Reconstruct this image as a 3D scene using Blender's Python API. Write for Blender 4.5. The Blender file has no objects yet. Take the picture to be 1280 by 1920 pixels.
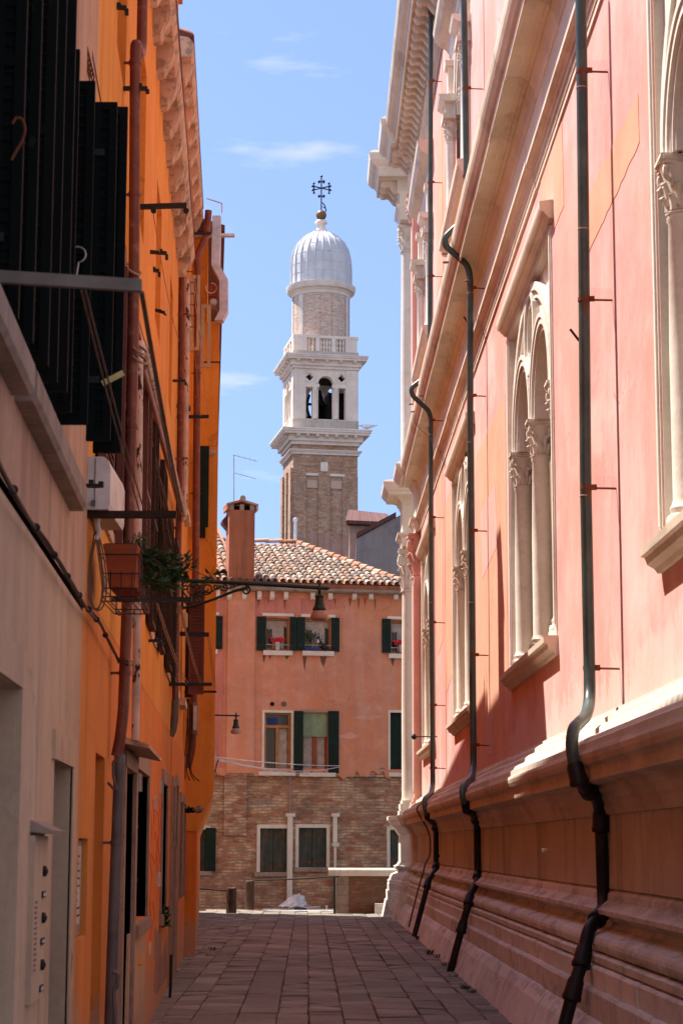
import bpy, bmesh, math, random
from mathutils import Vector, Matrix
random.seed(7)
R = math.radians
sc = bpy.context.scene
# ------------------------------------------------------------ camera, sky, sun, exposure
FPX = 3800.0; TH = R(9.38); PHI = 0.0026; CAM = Vector((0, 0, 1.6))
cr = Vector((1, 0, 0)); cf = Vector((0, math.cos(TH), math.sin(TH))); cu = Vector((0, -math.sin(TH), math.cos(TH)))
cr2 = cr*math.cos(PHI) + cu*math.sin(PHI); cu2 = -cr*math.sin(PHI) + cu*math.cos(PHI)
camd = bpy.data.cameras.new('camera'); cam = bpy.data.objects.new('camera', camd); sc.collection.objects.link(cam)
cam.matrix_world = Matrix(((cr2.x, cu2.x, -cf.x, CAM.x), (cr2.y, cu2.y, -cf.y, CAM.y), (cr2.z, cu2.z, -cf.z, CAM.z), (0, 0, 0, 1)))
camd.sensor_fit = 'VERTICAL'; camd.sensor_height = 36; camd.sensor_width = 24; camd.lens = FPX/1920*36
camd.clip_start = 0.1; camd.clip_end = 3000
camd.dof.use_dof = True; camd.dof.focus_distance = 36; camd.dof.aperture_fstop = 10
sc.camera = cam
sc.render.resolution_x = 682; sc.render.resolution_y = 1024
EL = R(58.5); AZ = math.atan2(math.sin(R(33)), -math.cos(R(33)))
sund = bpy.data.lights.new('sun', 'SUN'); sund.energy = 5.0; sund.angle = R(0.5); sund.color = (1.0, 0.94, 0.85)
sun = bpy.data.objects.new('sun', sund); sc.collection.objects.link(sun)
sdir = Vector((math.cos(AZ)*math.cos(EL), math.sin(AZ)*math.cos(EL), math.sin(EL)))
sun.rotation_euler = sdir.to_track_quat('Z', 'Y').to_euler(); sun.location = (-20, 20, 40)
world = bpy.data.worlds.new('World'); sc.world = world; world.use_nodes = True
wn = world.node_tree; wn.nodes.clear()
sky = wn.nodes.new('ShaderNodeTexSky'); sky.sky_type = 'NISHITA'; sky.sun_disc = False
sky.sun_elevation = EL; sky.sun_rotation = math.atan2(sdir.x, sdir.y)
sky.air_density = 1.0; sky.dust_density = 0.15; sky.ozone_density = 3.0; sky.altitude = 0
bg = wn.nodes.new('ShaderNodeBackground'); bg.inputs[1].default_value = 0.115
wo = wn.nodes.new('ShaderNodeOutputWorld')
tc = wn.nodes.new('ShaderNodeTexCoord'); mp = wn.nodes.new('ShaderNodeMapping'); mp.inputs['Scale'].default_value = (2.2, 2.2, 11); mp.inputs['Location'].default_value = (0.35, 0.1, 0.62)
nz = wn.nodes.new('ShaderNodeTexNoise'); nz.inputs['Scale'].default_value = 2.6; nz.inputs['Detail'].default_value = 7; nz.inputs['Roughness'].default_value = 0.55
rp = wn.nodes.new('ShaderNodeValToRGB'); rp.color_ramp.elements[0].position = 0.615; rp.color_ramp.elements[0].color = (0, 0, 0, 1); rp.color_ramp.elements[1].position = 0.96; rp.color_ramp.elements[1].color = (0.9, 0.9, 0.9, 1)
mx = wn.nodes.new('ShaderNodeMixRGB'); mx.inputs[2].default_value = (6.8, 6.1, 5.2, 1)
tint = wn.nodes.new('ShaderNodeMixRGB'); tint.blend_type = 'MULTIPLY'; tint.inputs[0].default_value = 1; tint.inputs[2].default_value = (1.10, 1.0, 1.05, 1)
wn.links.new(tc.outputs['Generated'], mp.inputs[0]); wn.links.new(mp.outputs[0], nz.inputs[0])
spx = wn.nodes.new('ShaderNodeSeparateXYZ'); wn.links.new(tc.outputs['Generated'], spx.inputs[0])      # unseen bright cloud added behind the camera as fill light for the facades
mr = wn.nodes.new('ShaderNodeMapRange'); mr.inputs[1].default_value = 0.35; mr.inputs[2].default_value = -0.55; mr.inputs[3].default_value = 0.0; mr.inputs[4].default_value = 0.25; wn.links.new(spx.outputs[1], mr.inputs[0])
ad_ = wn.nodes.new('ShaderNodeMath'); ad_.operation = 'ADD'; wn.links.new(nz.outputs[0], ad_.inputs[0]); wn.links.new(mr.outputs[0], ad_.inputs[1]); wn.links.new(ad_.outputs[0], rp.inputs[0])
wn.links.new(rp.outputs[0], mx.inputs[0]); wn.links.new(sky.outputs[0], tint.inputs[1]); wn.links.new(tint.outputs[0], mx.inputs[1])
sm1 = wn.nodes.new('ShaderNodeVectorMath'); sm1.operation = 'MULTIPLY_ADD'; sm1.inputs[1].default_value = (1, 1, 0.75); sm1.inputs[2].default_value = (0, 0, 0.30)
sm2 = wn.nodes.new('ShaderNodeVectorMath'); sm2.operation = 'NORMALIZE'; wn.links.new(tc.outputs['Generated'], sm1.inputs[0]); wn.links.new(sm1.outputs[0], sm2.inputs[0]); wn.links.new(sm2.outputs[0], sky.inputs[0])
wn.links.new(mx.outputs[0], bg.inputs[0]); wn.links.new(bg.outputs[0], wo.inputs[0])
sc.view_settings.view_transform = 'Standard'; sc.view_settings.look = 'None'; sc.view_settings.gamma = 1
sc.view_settings.exposure = 1.08

# ------------------------------------------------------------ measuring helpers
def ray(px, py):
    return cf + cr2*((px-640)/FPX) - cu2*((py-960)/FPX)
def P(px, py, Y):                      # point of the scene at distance Y along the alley
    d = ray(px, py); return CAM + d*(Y/d.y)
KR = -0.0135; KL = -0.0493; AL = -0.81; WR = 2.4
def PF(s, a, z): return Vector((a + KR*s, s, z))          # palace frame: a = sideways distance, wall face at a = 2.4
def LF(s, o, z): return Vector((AL + o + KL*s, s, z))     # left houses' frame: o = distance out of the wall
def Wp(px, py, a=WR):                  # (s, z) where a sight line meets the palace plane
    d = ray(px, py); t = a/(d.x - KR*d.y); return d.y*t, 1.6 + d.z*t
def Lp(px, py, o=0.0):
    d = ray(px, py); t = (AL+o)/(d.x - KL*d.y); return d.y*t, 1.6 + d.z*t
BANG = R(11); BO = Vector((-3.6, 56.4, 0)); BU = Vector((math.cos(BANG), math.sin(BANG), 0)); BN = Vector((math.sin(BANG), -math.cos(BANG), 0))
def BF(u, o, z): return BO + BU*u + BN*o + Vector((0, 0, z))
def Bp(px, py, o=0.0):
    d = ray(px, py); q = BO + BN*o - CAM; t = q.dot(BN)/d.dot(BN); w = CAM + d*t - BO
    return w.dot(BU), w.z
def IDF(x, y, z): return Vector((x, y, z))

# ------------------------------------------------------------ materials
def nodes(name):
    m = bpy.data.materials.new(name); m.use_nodes = True; t = m.node_tree
    b = t.nodes['Principled BSDF']; return m, t, b
def N(t, ty, **kw):
    n = t.nodes.new(ty)
    for k, v in kw.items():
        if k in n.inputs.keys(): n.inputs[k].default_value = v
        else: setattr(n, k, v)
    return n
def vec(t, scale=(1, 1, 1), src='Object'):
    c = N(t, 'ShaderNodeTexCoord'); m = N(t, 'ShaderNodeMapping'); m.inputs['Scale'].default_value = scale
    t.links.new(c.outputs[src], m.inputs[0]); return m.outputs[0]
def noise(t, scale, sc3=(1, 1, 1), detail=5, rough=0.6, lo=0.35, hi=0.65):
    n = N(t, 'ShaderNodeTexNoise'); n.inputs['Scale'].default_value = scale; n.inputs['Detail'].default_value = detail; n.inputs['Roughness'].default_value = rough
    t.links.new(vec(t, sc3), n.inputs[0])
    r = N(t, 'ShaderNodeMapRange'); r.inputs[1].default_value = lo; r.inputs[2].default_value = hi
    t.links.new(n.outputs[0], r.inputs[0]); return r.outputs[0]
def mix(t, f, a, b, bt='MIX'):
    m = N(t, 'ShaderNodeMixRGB'); m.blend_type = bt
    for i, v in ((0, f), (1, a), (2, b)):
        if isinstance(v, (int, float)): m.inputs[i].default_value = v
        elif isinstance(v, tuple): m.inputs[i].default_value = (*v, 1)
        else: t.links.new(v, m.inputs[i])
    return m.outputs[0]
def mul(t, a, k):
    m = N(t, 'ShaderNodeMath'); m.operation = 'MULTIPLY'; t.links.new(a, m.inputs[0])
    if isinstance(k, (int, float)): m.inputs[1].default_value = k
    else: t.links.new(k, m.inputs[1])
    return m.outputs[0]
def bump(t, b, h, strength=0.3, dist=0.01, prev=None):
    n = N(t, 'ShaderNodeBump'); n.inputs['Strength'].default_value = strength; n.inputs['Distance'].default_value = dist
    t.links.new(h, n.inputs['Height'])
    if prev is not None: t.links.new(prev, n.inputs['Normal'])
    t.links.new(n.outputs[0], b.inputs['Normal']); return n.outputs[0]
def island(t):
    return N(t, 'ShaderNodeNewGeometry').outputs['Random Per Island']
def plaster(name, c1, c2, dirt, big=0.6, streak=0.5, dirtamt=0.5, rough=0.9, isl=0.0, gloss=0.0, mot=0.6, sx=1.0, slo=0.46, bl0=0.52, base=None, fade=None, edge=None, bls=1.7, bwd=0.26, crack=0.0, ys=1.0):
    m, t, b = nodes(name)
    f = noise(t, big, (1, 1, 0.7), 6, 0.6, 0.3, 0.7)
    c = mix(t, f, c1, c2)
    mo = noise(t, 1.0, (0.6, 0.6, 0.8), 10, 0.74, 0.38, 0.62)      # blotchy fading
    c = mix(t, mot, c, mix(t, mo, tuple(x*k for x, k in zip(c1, (0.74, 0.60, 0.56))), tuple(min(0.9, x*1.12+0.05) for x in c2)))
    st = noise(t, 2.6, (1.2*sx, 1.2*sx, 0.12), 6, 0.62, slo, slo+0.22)
    c = mix(t, mul(t, st, streak), c, dirt)
    st2 = noise(t, 6.5, (1.1*sx, 1.1*sx, 0.09), 4, 0.55, 0.54, 0.70)
    c = mix(t, mul(t, mul(t, st2, noise(t, 0.8, (1, 1, 0.4), 3, 0.5, 0.42, 0.62)), min(1, streak*1.1)), c, tuple(x*0.7 for x in dirt))
    bl = noise(t, bls, (1, ys, 1), 8, 0.68, bl0, bl0+bwd)
    c = mix(t, mul(t, bl, dirtamt), c, dirt)
    if crack:
        dn = N(t, 'ShaderNodeTexNoise'); dn.inputs['Scale'].default_value = 2.5; dn.inputs['Detail'].default_value = 6; v0 = vec(t, (1, 1, 1)); t.links.new(v0, dn.inputs[0])
        va = N(t, 'ShaderNodeVectorMath'); va.operation = 'MULTIPLY_ADD'; va.inputs[1].default_value = (0.5, 0.5, 0.5); t.links.new(dn.outputs['Color'], va.inputs[0]); t.links.new(v0, va.inputs[2])
        vo = N(t, 'ShaderNodeTexVoronoi'); vo.feature = 'DISTANCE_TO_EDGE'; vo.inputs['Scale'].default_value = 0.55; t.links.new(va.outputs[0], vo.inputs[0])
        r = N(t, 'ShaderNodeMapRange'); r.inputs[1].default_value = 0.010; r.inputs[2].default_value = 0.003; t.links.new(vo.outputs[0], r.inputs[0])
        c = mix(t, mul(t, mul(t, r.outputs[0], noise(t, 0.6, (1, 1, 1), 3, 0.5, 0.5, 0.6)), crack), c, tuple(x*0.45 for x in c2))
    if edge:      # worn, paler arrises; darker tint in the concave creases
        pn = N(t, 'ShaderNodeNewGeometry'); r = N(t, 'ShaderNodeMapRange'); r.inputs[1].default_value = 0.505; r.inputs[2].default_value = 0.56; t.links.new(pn.outputs['Pointiness'], r.inputs[0])
        c = mix(t, mul(t, mul(t, r.outputs[0], noise(t, 6, (1, 1, 1), 6, 0.7, 0.35, 0.6)), edge[1]), c, edge[0])
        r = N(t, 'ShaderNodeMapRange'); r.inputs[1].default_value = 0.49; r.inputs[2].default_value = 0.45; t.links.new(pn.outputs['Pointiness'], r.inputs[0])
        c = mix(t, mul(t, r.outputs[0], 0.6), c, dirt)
    if fade:      # soft edged faded or older coats of paint: (colour, amount)
        c = mix(t, mul(t, noise(t, 0.33, (1, 1, 1), 6, 0.6, 0.50, 0.57), fade[1]), c, fade[0])
    if base:      # rising damp and salt near the foot of the wall: (colour, z top, z bottom, amount)
        co = N(t, 'ShaderNodeTexCoord'); sp = N(t, 'ShaderNodeSeparateXYZ'); t.links.new(co.outputs['Object'], sp.inputs[0])
        r = N(t, 'ShaderNodeMapRange'); r.inputs[1].default_value = base[1]; r.inputs[2].default_value = base[2]; t.links.new(sp.outputs[2], r.inputs[0])
        nn = N(t, 'ShaderNodeTexNoise'); nn.inputs['Scale'].default_value = 2.4; nn.inputs['Detail'].default_value = 9; nn.inputs['Roughness'].default_value = 0.7; t.links.new(vec(t), nn.inputs[0])
        a_ = N(t, 'ShaderNodeMath'); a_.operation = 'ADD'; t.links.new(nn.outputs[0], a_.inputs[0]); t.links.new(mul(t, r.outputs[0], 0.42), a_.inputs[1])
        r2 = N(t, 'ShaderNodeMapRange'); r2.inputs[1].default_value = 0.66; r2.inputs[2].default_value = 0.76; t.links.new(a_.outputs[0], r2.inputs[0])
        c = mix(t, mul(t, r2.outputs[0], base[3]), c, base[0])
    fine = noise(t, 26, (1, 1, 1), 4, 0.6, 0.2, 0.8)
    c = mix(t, 0.22, c, mix(t, fine, tuple(x*0.62 for x in c1), tuple(min(1, x*1.2) for x in c1)))
    if isl: c = mix(t, isl, c, mix(t, island(t), tuple(x*0.55 for x in c1), tuple(min(1, x*1.3) for x in c1)))
    t.links.new(c, b.inputs['Base Color']); b.inputs['Roughness'].default_value = rough
    p = bump(t, b, noise(t, 60, (1, 1, 1), 4, 0.6, 0, 1), 0.25, 0.004)
    bump(t, b, noise(t, 2.2, (1, 1, 0.6), 6, 0.6, 0, 1), 0.5, 0.03, p)
    return m
def paint(name, c, rough=0.5, metal=0.0, wear=None, wearamt=0.0, wscale=7, sc3=(1, 1, 1), lo=0.55, hi=0.62):
    m, t, b = nodes(name)
    f = noise(t, 5, (1, 1, 1), 5, 0.6, 0.3, 0.7)
    col = mix(t, f, tuple(x*0.72 for x in c), tuple(min(1, x*1.25) for x in c))
    if wear: col = mix(t, mul(t, noise(t, wscale, sc3, 7, 0.65, lo, hi), wearamt), col, wear)
    t.links.new(col, b.inputs['Base Color']); b.inputs['Roughness'].default_value = rough; b.inputs['Metallic'].default_value = metal; b.inputs['Specular IOR Level'].default_value = 0.35 if rough < 0.6 else 0.15
    bump(t, b, noise(t, 30, (1, 1, 1), 4, 0.6, 0, 1), 0.15, 0.004)
    return m
def bricks(name, mode, c1, c2, mortar, bw=0.26, rh=0.075, ms=0.012, dirt=(0.1, 0.08, 0.06), dirtamt=0.5, pale=None, paleamt=0.0, plast=None, plz=None):
    m, t, b = nodes(name)
    co = N(t, 'ShaderNodeTexCoord'); sp = N(t, 'ShaderNodeSeparateXYZ'); t.links.new(co.outputs['Object'], sp.inputs[0])
    cb = N(t, 'ShaderNodeCombineXYZ')
    if mode == 'x': t.links.new(sp.outputs[0], cb.inputs[0])
    elif mode == 'y': t.links.new(sp.outputs[1], cb.inputs[0])
    else:
        ad = N(t, 'ShaderNodeMath'); ad.operation = 'ADD'; t.links.new(sp.outputs[0], ad.inputs[0]); t.links.new(sp.outputs[1], ad.inputs[1]); t.links.new(ad.outputs[0], cb.inputs[0])
    # wobble the courses
    w = noise(t, 1.3, (1, 1, 1), 4, 0.6, 0, 1)
    wz = N(t, 'ShaderNodeMath'); wz.operation = 'MULTIPLY_ADD'; wz.inputs[1].default_value = rh*1.3; t.links.new(w, wz.inputs[0]); t.links.new(sp.outputs[2], wz.inputs[2]); t.links.new(wz.outputs[0], cb.inputs[1])
    br = N(t, 'ShaderNodeTexBrick'); br.inputs['Scale'].default_value = 1; br.inputs['Brick Width'].default_value = bw; br.inputs['Row Height'].default_value = rh; br.inputs['Mortar Size'].default_value = ms; br.inputs['Mortar Smooth'].default_value = 0.4; br.inputs['Bias'].default_value = -0.1
    br.inputs['Color1'].default_value = (0, 0, 0, 1); br.inputs['Color2'].default_value = (1, 1, 1, 1); br.inputs['Mortar'].default_value = (0.5, 0.5, 0.5, 1)
    t.links.new(cb.outputs[0], br.inputs[0])
    # a second brick value for more tones
    n2 = noise(t, 5.5, (1, 1, 3), 2, 0.5, 0.35, 0.65)
    base = mix(t, br.outputs['Color'], c1, c2)
    base = mix(t, mul(t, n2, 0.55), base, tuple(x*0.55 for x in c1))
    if pale: base = mix(t, mul(t, noise(t, 2.3, (1, 1, 2.2), 4, 0.6, 0.45, 0.6), paleamt), base, pale)
    c = mix(t, br.outputs['Fac'], base, mortar)
    c = mix(t, mul(t, noise(t, 0.9, (1, 1, 1), 8, 0.7, 0.46, 0.68), dirtamt), c, dirt)
    c = mix(t, mul(t, noise(t, 2.6, (1, 1, 2), 8, 0.75, 0.54, 0.60), min(1, dirtamt*1.2)), c, tuple(min(1, x*1.15) for x in mortar))
    if plast: c = mix(t, noise(t, 0.35, (1, 1, 1), 9, 0.75, 0.54, 0.57), c, plast)
    t.links.new(c, b.inputs['Base Color']); b.inputs['Roughness'].default_value = 0.93
    inv = N(t, 'ShaderNodeMath'); inv.operation = 'SUBTRACT'; inv.inputs[0].default_value = 1; t.links.new(br.outputs['Fac'], inv.inputs[1])
    p = bump(t, b, inv.outputs[0], 0.8, 0.012); bump(t, b, noise(t, 18, (1, 1, 1), 6, 0.7, 0, 1), 0.6, 0.012, p)
    return m
def glassy(name, c, rough=0.08):
    m, t, b = nodes(name); b.inputs['Base Color'].default_value = (*c, 1); b.inputs['Roughness'].default_value = rough
    b.inputs['Specular IOR Level'].default_value = 0.45; return m
M = {}
M['pink'] = plaster('palace_pink_plaster', (0.70, 0.35, 0.31), (0.62, 0.26, 0.22), (0.80, 0.58, 0.51), 0.5, 0.55, 0.4, sx=0.22, base=((0.78, 0.55, 0.48), 3.4, 2.65, 0.5), fade=((0.62, 0.24, 0.16), 0.6), bls=0.9, bwd=0.09, bl0=0.55, crack=0.55, ys=0.35, mot=0.85)
M['patch'] = plaster('palace_orange_plaster', (0.70, 0.34, 0.21), (0.66, 0.28, 0.16), (0.74, 0.44, 0.33), 1.2, 0.4, 0.6, sx=0.22)
M['patchpale'] = plaster('palace_lilac_plaster', (0.72, 0.38, 0.32), (0.66, 0.32, 0.26), (0.76, 0.5, 0.44), 1.2, 0.3, 0.3, sx=0.22)
M['stone'] = plaster('istrian_stone', (0.76, 0.70, 0.60), (0.64, 0.57, 0.46), (0.36, 0.26, 0.17), 1.3, 0.3, 0.4, 0.8, 0.25, sx=0.5, bls=3.5, bwd=0.12, bl0=0.55)
M['warmstone'] = plaster('weathered_cornice_stone', (0.72, 0.62, 0.50), (0.56, 0.44, 0.30), (0.28, 0.18, 0.10), 0.9, 0.4, 0.7, 0.85, 0.25, sx=0.3, bl0=0.53, bls=2.6, bwd=0.09, ys=0.3)
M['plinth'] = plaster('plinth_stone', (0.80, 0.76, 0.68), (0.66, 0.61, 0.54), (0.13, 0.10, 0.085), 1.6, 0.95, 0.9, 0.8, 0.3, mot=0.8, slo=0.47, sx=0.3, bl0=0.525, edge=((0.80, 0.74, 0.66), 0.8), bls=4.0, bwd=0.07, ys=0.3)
M['dado'] = plaster('dado_plaster', (0.60, 0.53, 0.43), (0.52, 0.44, 0.34), (0.15, 0.10, 0.07), 0.8, 1.0, 0.4, 0.85, 0.08, sx=0.42, slo=0.50, ys=0.3)
M['pinkstone'] = plaster('pink_stone', (0.68, 0.40, 0.33), (0.60, 0.33, 0.27), (0.5, 0.25, 0.2), 1.3, 0.3, 0.3)
M['whitestone'] = plaster('bright_stone', (0.80, 0.76, 0.67), (0.70, 0.65, 0.55), (0.38, 0.29, 0.2), 1.3, 0.3, 0.35, 0.8, sx=0.6, bls=3.5, bwd=0.12, bl0=0.57)
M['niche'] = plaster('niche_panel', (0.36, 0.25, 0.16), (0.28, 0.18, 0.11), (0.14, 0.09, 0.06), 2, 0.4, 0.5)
M['orange'] = plaster('orange_plaster', (0.80, 0.335, 0.035), (0.72, 0.27, 0.022), (0.50, 0.14, 0.02), 0.45, 0.5, 0.4, mot=0.4, fade=((0.86, 0.42, 0.09), 0.35), bls=1.1, bwd=0.12, bl0=0.57, crack=0.6, ys=0.4)
M['orangelow'] = plaster('orange_plaster_worn', (0.78, 0.27, 0.028), (0.68, 0.21, 0.022), (0.34, 0.14, 0.06), 0.7, 0.5, 0.55, mot=0.5, base=((0.46, 0.31, 0.23), 1.1, 0.0, 0.85), fade=((0.80, 0.19, 0.03), 0.4), bls=1.6, bwd=0.10, bl0=0.56, crack=0.6, ys=0.4)
M['orangedark'] = plaster('burnt_orange_plaster', (0.62, 0.11, 0.012), (0.52, 0.085, 0.012), (0.3, 0.06, 0.02), 1.0, 0.5, 0.4)
M['beige'] = plaster('beige_pink_plaster', (0.63, 0.445, 0.295), (0.54, 0.37, 0.24), (0.30, 0.21, 0.16), 0.7, 0.6, 0.4, base=((0.30, 0.23, 0.19), 0.9, -0.2, 0.6), bls=1.4, bwd=0.12, bl0=0.57, crack=0.5, ys=0.4)
M['beigeup'] = plaster('upper_beige_plaster', (0.58, 0.37, 0.25), (0.50, 0.29, 0.19), (0.22, 0.11, 0.07), 0.7, 0.8, 0.35)
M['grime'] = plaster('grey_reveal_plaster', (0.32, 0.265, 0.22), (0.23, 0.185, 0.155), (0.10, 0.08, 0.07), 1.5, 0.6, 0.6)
M['corbel'] = plaster('corbel_stone', (0.66, 0.50, 0.37), (0.50, 0.34, 0.23), (0.09, 0.055, 0.04), 3.2, 0.3, 0.95, 0.9, 0.15, mot=0.8, bl0=0.50, bls=6.5, bwd=0.09)
M['sill'] = plaster('sill_stone', (0.42, 0.32, 0.26), (0.30, 0.22, 0.17), (0.12, 0.08, 0.06), 2.2, 0.5, 0.7, bls=4.0, bwd=0.12, bl0=0.52)
M['salmon'] = plaster('salmon_plaster', (0.66, 0.30, 0.19), (0.60, 0.215, 0.095), (0.70, 0.43, 0.33), 0.42, 0.35, 0.75, mot=0.8, fade=((0.60, 0.20, 0.07), 0.6), crack=0.5)
M['salmonpink'] = plaster('salmon_pink_plaster', (0.60, 0.25, 0.19), (0.60, 0.20, 0.14), (0.34, 0.08, 0.05), 0.7, 0.4, 0.35)
M['chimney'] = plaster('chimney_render', (0.40, 0.14, 0.06), (0.33, 0.095, 0.035), (0.12, 0.055, 0.03), 1.3, 0.6, 0.6)
M['greyrender'] = plaster('grey_render', (0.30, 0.26, 0.25), (0.17, 0.155, 0.155), (0.08, 0.075, 0.08), 0.45, 0.4, 0.75)
M['lead'] = None
M['shutter'] = paint('black_green_shutter', (0.0025, 0.004, 0.0035), 0.8, 0, (0.03, 0.025, 0.02), 0.5, 12, (1, 1, 1), 0.66, 0.7)
M['shutgreen'] = paint('dark_green_shutter', (0.009, 0.022, 0.016), 0.6)
M['shutold'] = paint('weathered_green_shutter', (0.055, 0.07, 0.058), 0.8, 0, (0.17, 0.13, 0.08), 0.8, 3, (2, 2, 0.35), 0.5, 0.7)
M['shutbrown'] = paint('brown_shutter', (0.13, 0.035, 0.022), 0.55)
M['darkbrown'] = paint('dark_brown_wood', (0.035, 0.018, 0.012), 0.6)
M['pipebrown'] = paint('brown_pipe', (0.17, 0.045, 0.026), 0.38, 0.0, (0.30, 0.14, 0.09), 0.5, 9)
M['pipewhite'] = paint('peeling_white_pipe', (0.56, 0.44, 0.39), 0.6, 0, (0.035, 0.022, 0.02), 1.0, 9, (1.4, 1.4, 0.5), 0.575, 0.60)
M['pipegrey'] = paint('grey_pipe', (0.13, 0.11, 0.105), 0.5, 0, (0.1, 0.07, 0.06), 0.6, 4)
M['pipegreen'] = paint('green_grey_pipe', (0.045, 0.066, 0.058), 0.35, 0.0, (0.12, 0.165, 0.145), 0.5, 4, (1, 1, 0.5), 0.5, 0.75)
M['iron'] = paint('cast_iron_pipe', (0.010, 0.0065, 0.0055), 0.5, 0.0, (0.045, 0.02, 0.013), 0.6, 6)
M['rust'] = paint('rusty_band', (0.17, 0.052, 0.025), 0.8)
M['black'] = paint('black_iron', (0.012, 0.011, 0.011), 0.5)
M['lampgreen'] = paint('lamp_green_iron', (0.006, 0.028, 0.020), 0.35)
M['rope'] = paint('rope', (0.40, 0.27, 0.19), 0.9)
M['rod'] = paint('steel_rod', (0.45, 0.4, 0.36), 0.4, 0.6)
M['wire'] = paint('cable', (0.16, 0.10, 0.075), 0.7)
M['white'] = paint('white_plastic', (0.62, 0.58, 0.56), 0.5)
M['duct'] = paint('galvanised_duct', (0.55, 0.55, 0.56), 0.35, 0.5, (0.4, 0.38, 0.36), 0.5, 4)
M['barmetal'] = paint('grey_bar_metal', (0.20, 0.165, 0.14), 0.6, 0.2)
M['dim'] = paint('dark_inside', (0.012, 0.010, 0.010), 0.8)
M['wood'] = paint('varnished_wood', (0.36, 0.15, 0.045), 0.5)
M['redwood'] = paint('red_wood', (0.26, 0.055, 0.02), 0.5)
M['oldwood'] = paint('old_mooring_wood', (0.10, 0.058, 0.04), 0.9, 0, (0.05, 0.03, 0.02), 0.8, 6, (3, 3, 0.3), 0.45, 0.6)
M['terracotta'] = paint('terracotta', (0.34, 0.075, 0.028), 0.85, 0, (0.2, 0.09, 0.06), 0.6, 8, (1, 1, 1), 0.5, 0.65)
M['foil'] = paint('bronze_ball', (0.20, 0.11, 0.05), 0.5, 0.4)
M['redflower'] = paint('red_petals', (0.6, 0.015, 0.03), 0.6)
M['leaf'] = paint('leaf', (0.055, 0.10, 0.025), 0.5)
M['leafdark'] = paint('leaf_dark', (0.035, 0.07, 0.02), 0.45)
M['blind'] = paint('green_blind', (0.26, 0.34, 0.21), 0.7)
M['curtain'] = paint('curtain_cloth', (0.42, 0.36, 0.32), 0.9)
M['bluepaint'] = paint('blue_paint', (0.03, 0.06, 0.22), 0.6)
M['window'] = glassy('window_glass', (0.025, 0.022, 0.024))
M['lampglass'] = glassy('lamp_glass', (0.36, 0.21, 0.17), 0.1)
M['graffiti'] = paint('red_graffiti', (0.75, 0.07, 0.02), 0.8)
M['paper'] = paint('paper', (0.55, 0.50, 0.48), 0.9)
M['barestain'] = plaster('bare_grey_plaster', (0.36, 0.20, 0.16), (0.30, 0.19, 0.16), (0.5, 0.2, 0.06), 2, 0.3, 0.6)
M['tarp'] = paint('tarpaulin', (0.72, 0.70, 0.66), 0.6)
M['boatwhite'] = paint('boat_white', (0.78, 0.76, 0.72), 0.5)
M['feather'] = paint('gull_feathers', (0.75, 0.74, 0.72), 0.8)
M['brick'] = bricks('canal_brick', 'x', (0.40, 0.125, 0.06), (0.60, 0.33, 0.17), (0.30, 0.235, 0.175), 0.27, 0.085, 0.013, (0.10, 0.075, 0.055), 0.6, (0.66, 0.46, 0.29), 0.95)
M['brickdark'] = bricks('parapet_brick', 'x', (0.26, 0.09, 0.045), (0.34, 0.15, 0.08), (0.15, 0.11, 0.08), 0.25, 0.075, 0.012, (0.06, 0.04, 0.03), 0.6)
M['towerbrick'] = bricks('tower_brick', 'xy', (0.42, 0.18, 0.095), (0.52, 0.30, 0.17), (0.36, 0.26, 0.19), 0.55, 0.19, 0.03, (0.20, 0.13, 0.085), 0.65, (0.58, 0.43, 0.31), 0.7)
M['towerplaster'] = plaster('tower_plaster', (0.40, 0.24, 0.18), (0.34, 0.19, 0.14), (0.56, 0.46, 0.40), 0.5, 0.3, 0.45)
M['towerstone'] = plaster('tower_stone', (0.82, 0.73, 0.64), (0.77, 0.66, 0.56), (0.46, 0.35, 0.26), 0.25, 0.22, 0.2)
M['towerstain'] = plaster('stained_tower_stone', (0.60, 0.54, 0.47), (0.40, 0.36, 0.29), (0.2, 0.17, 0.12), 0.8, 0.3, 0.8)
M['drumbrick'] = bricks('drum_brick', 'xy', (0.60, 0.32, 0.21), (0.66, 0.46, 0.34), (0.62, 0.50, 0.42), 0.5, 0.17, 0.03, (0.5, 0.4, 0.32), 0.5, (0.70, 0.60, 0.50), 0.8)

def tilemat(name, cols, rough=0.85):
    m, t, b = nodes(name)
    r = N(t, 'ShaderNodeValToRGB'); r.color_ramp.interpolation = 'CONSTANT'
    e = r.color_ramp.elements
    while len(e) < len(cols): e.new(0.5)
    for i, c in enumerate(cols): e[i].position = i/len(cols); e[i].color = (*c, 1)
    t.links.new(island(t), r.inputs[0])
    c = mix(t, mul(t, noise(t, 9, (1, 1, 1), 6, 0.7, 0.45, 0.75), 0.7), r.outputs[0], (0.10, 0.075, 0.055))
    t.links.new(c, b.inputs['Base Color']); b.inputs['Roughness'].default_value = rough
    bump(t, b, noise(t, 22, (1, 1, 1), 5, 0.6, 0, 1), 0.5, 0.01); return m
M['tile'] = tilemat('clay_roof_tiles', [(0.24, 0.15, 0.105), (0.36, 0.27, 0.20), (0.18, 0.12, 0.09), (0.29, 0.185, 0.13), (0.43, 0.34, 0.27), (0.21, 0.155, 0.12), (0.37, 0.18, 0.105), (0.28, 0.215, 0.165)])
M['ridge'] = tilemat('clay_ridge_tiles', [(0.52, 0.22, 0.12), (0.58, 0.36, 0.24), (0.45, 0.18, 0.10), (0.5, 0.30, 0.2)])
M['redtile'] = tilemat('red_roof_tiles', [(0.14, 0.04, 0.03), (0.10, 0.03, 0.025), (0.16, 0.05, 0.035)])
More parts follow.
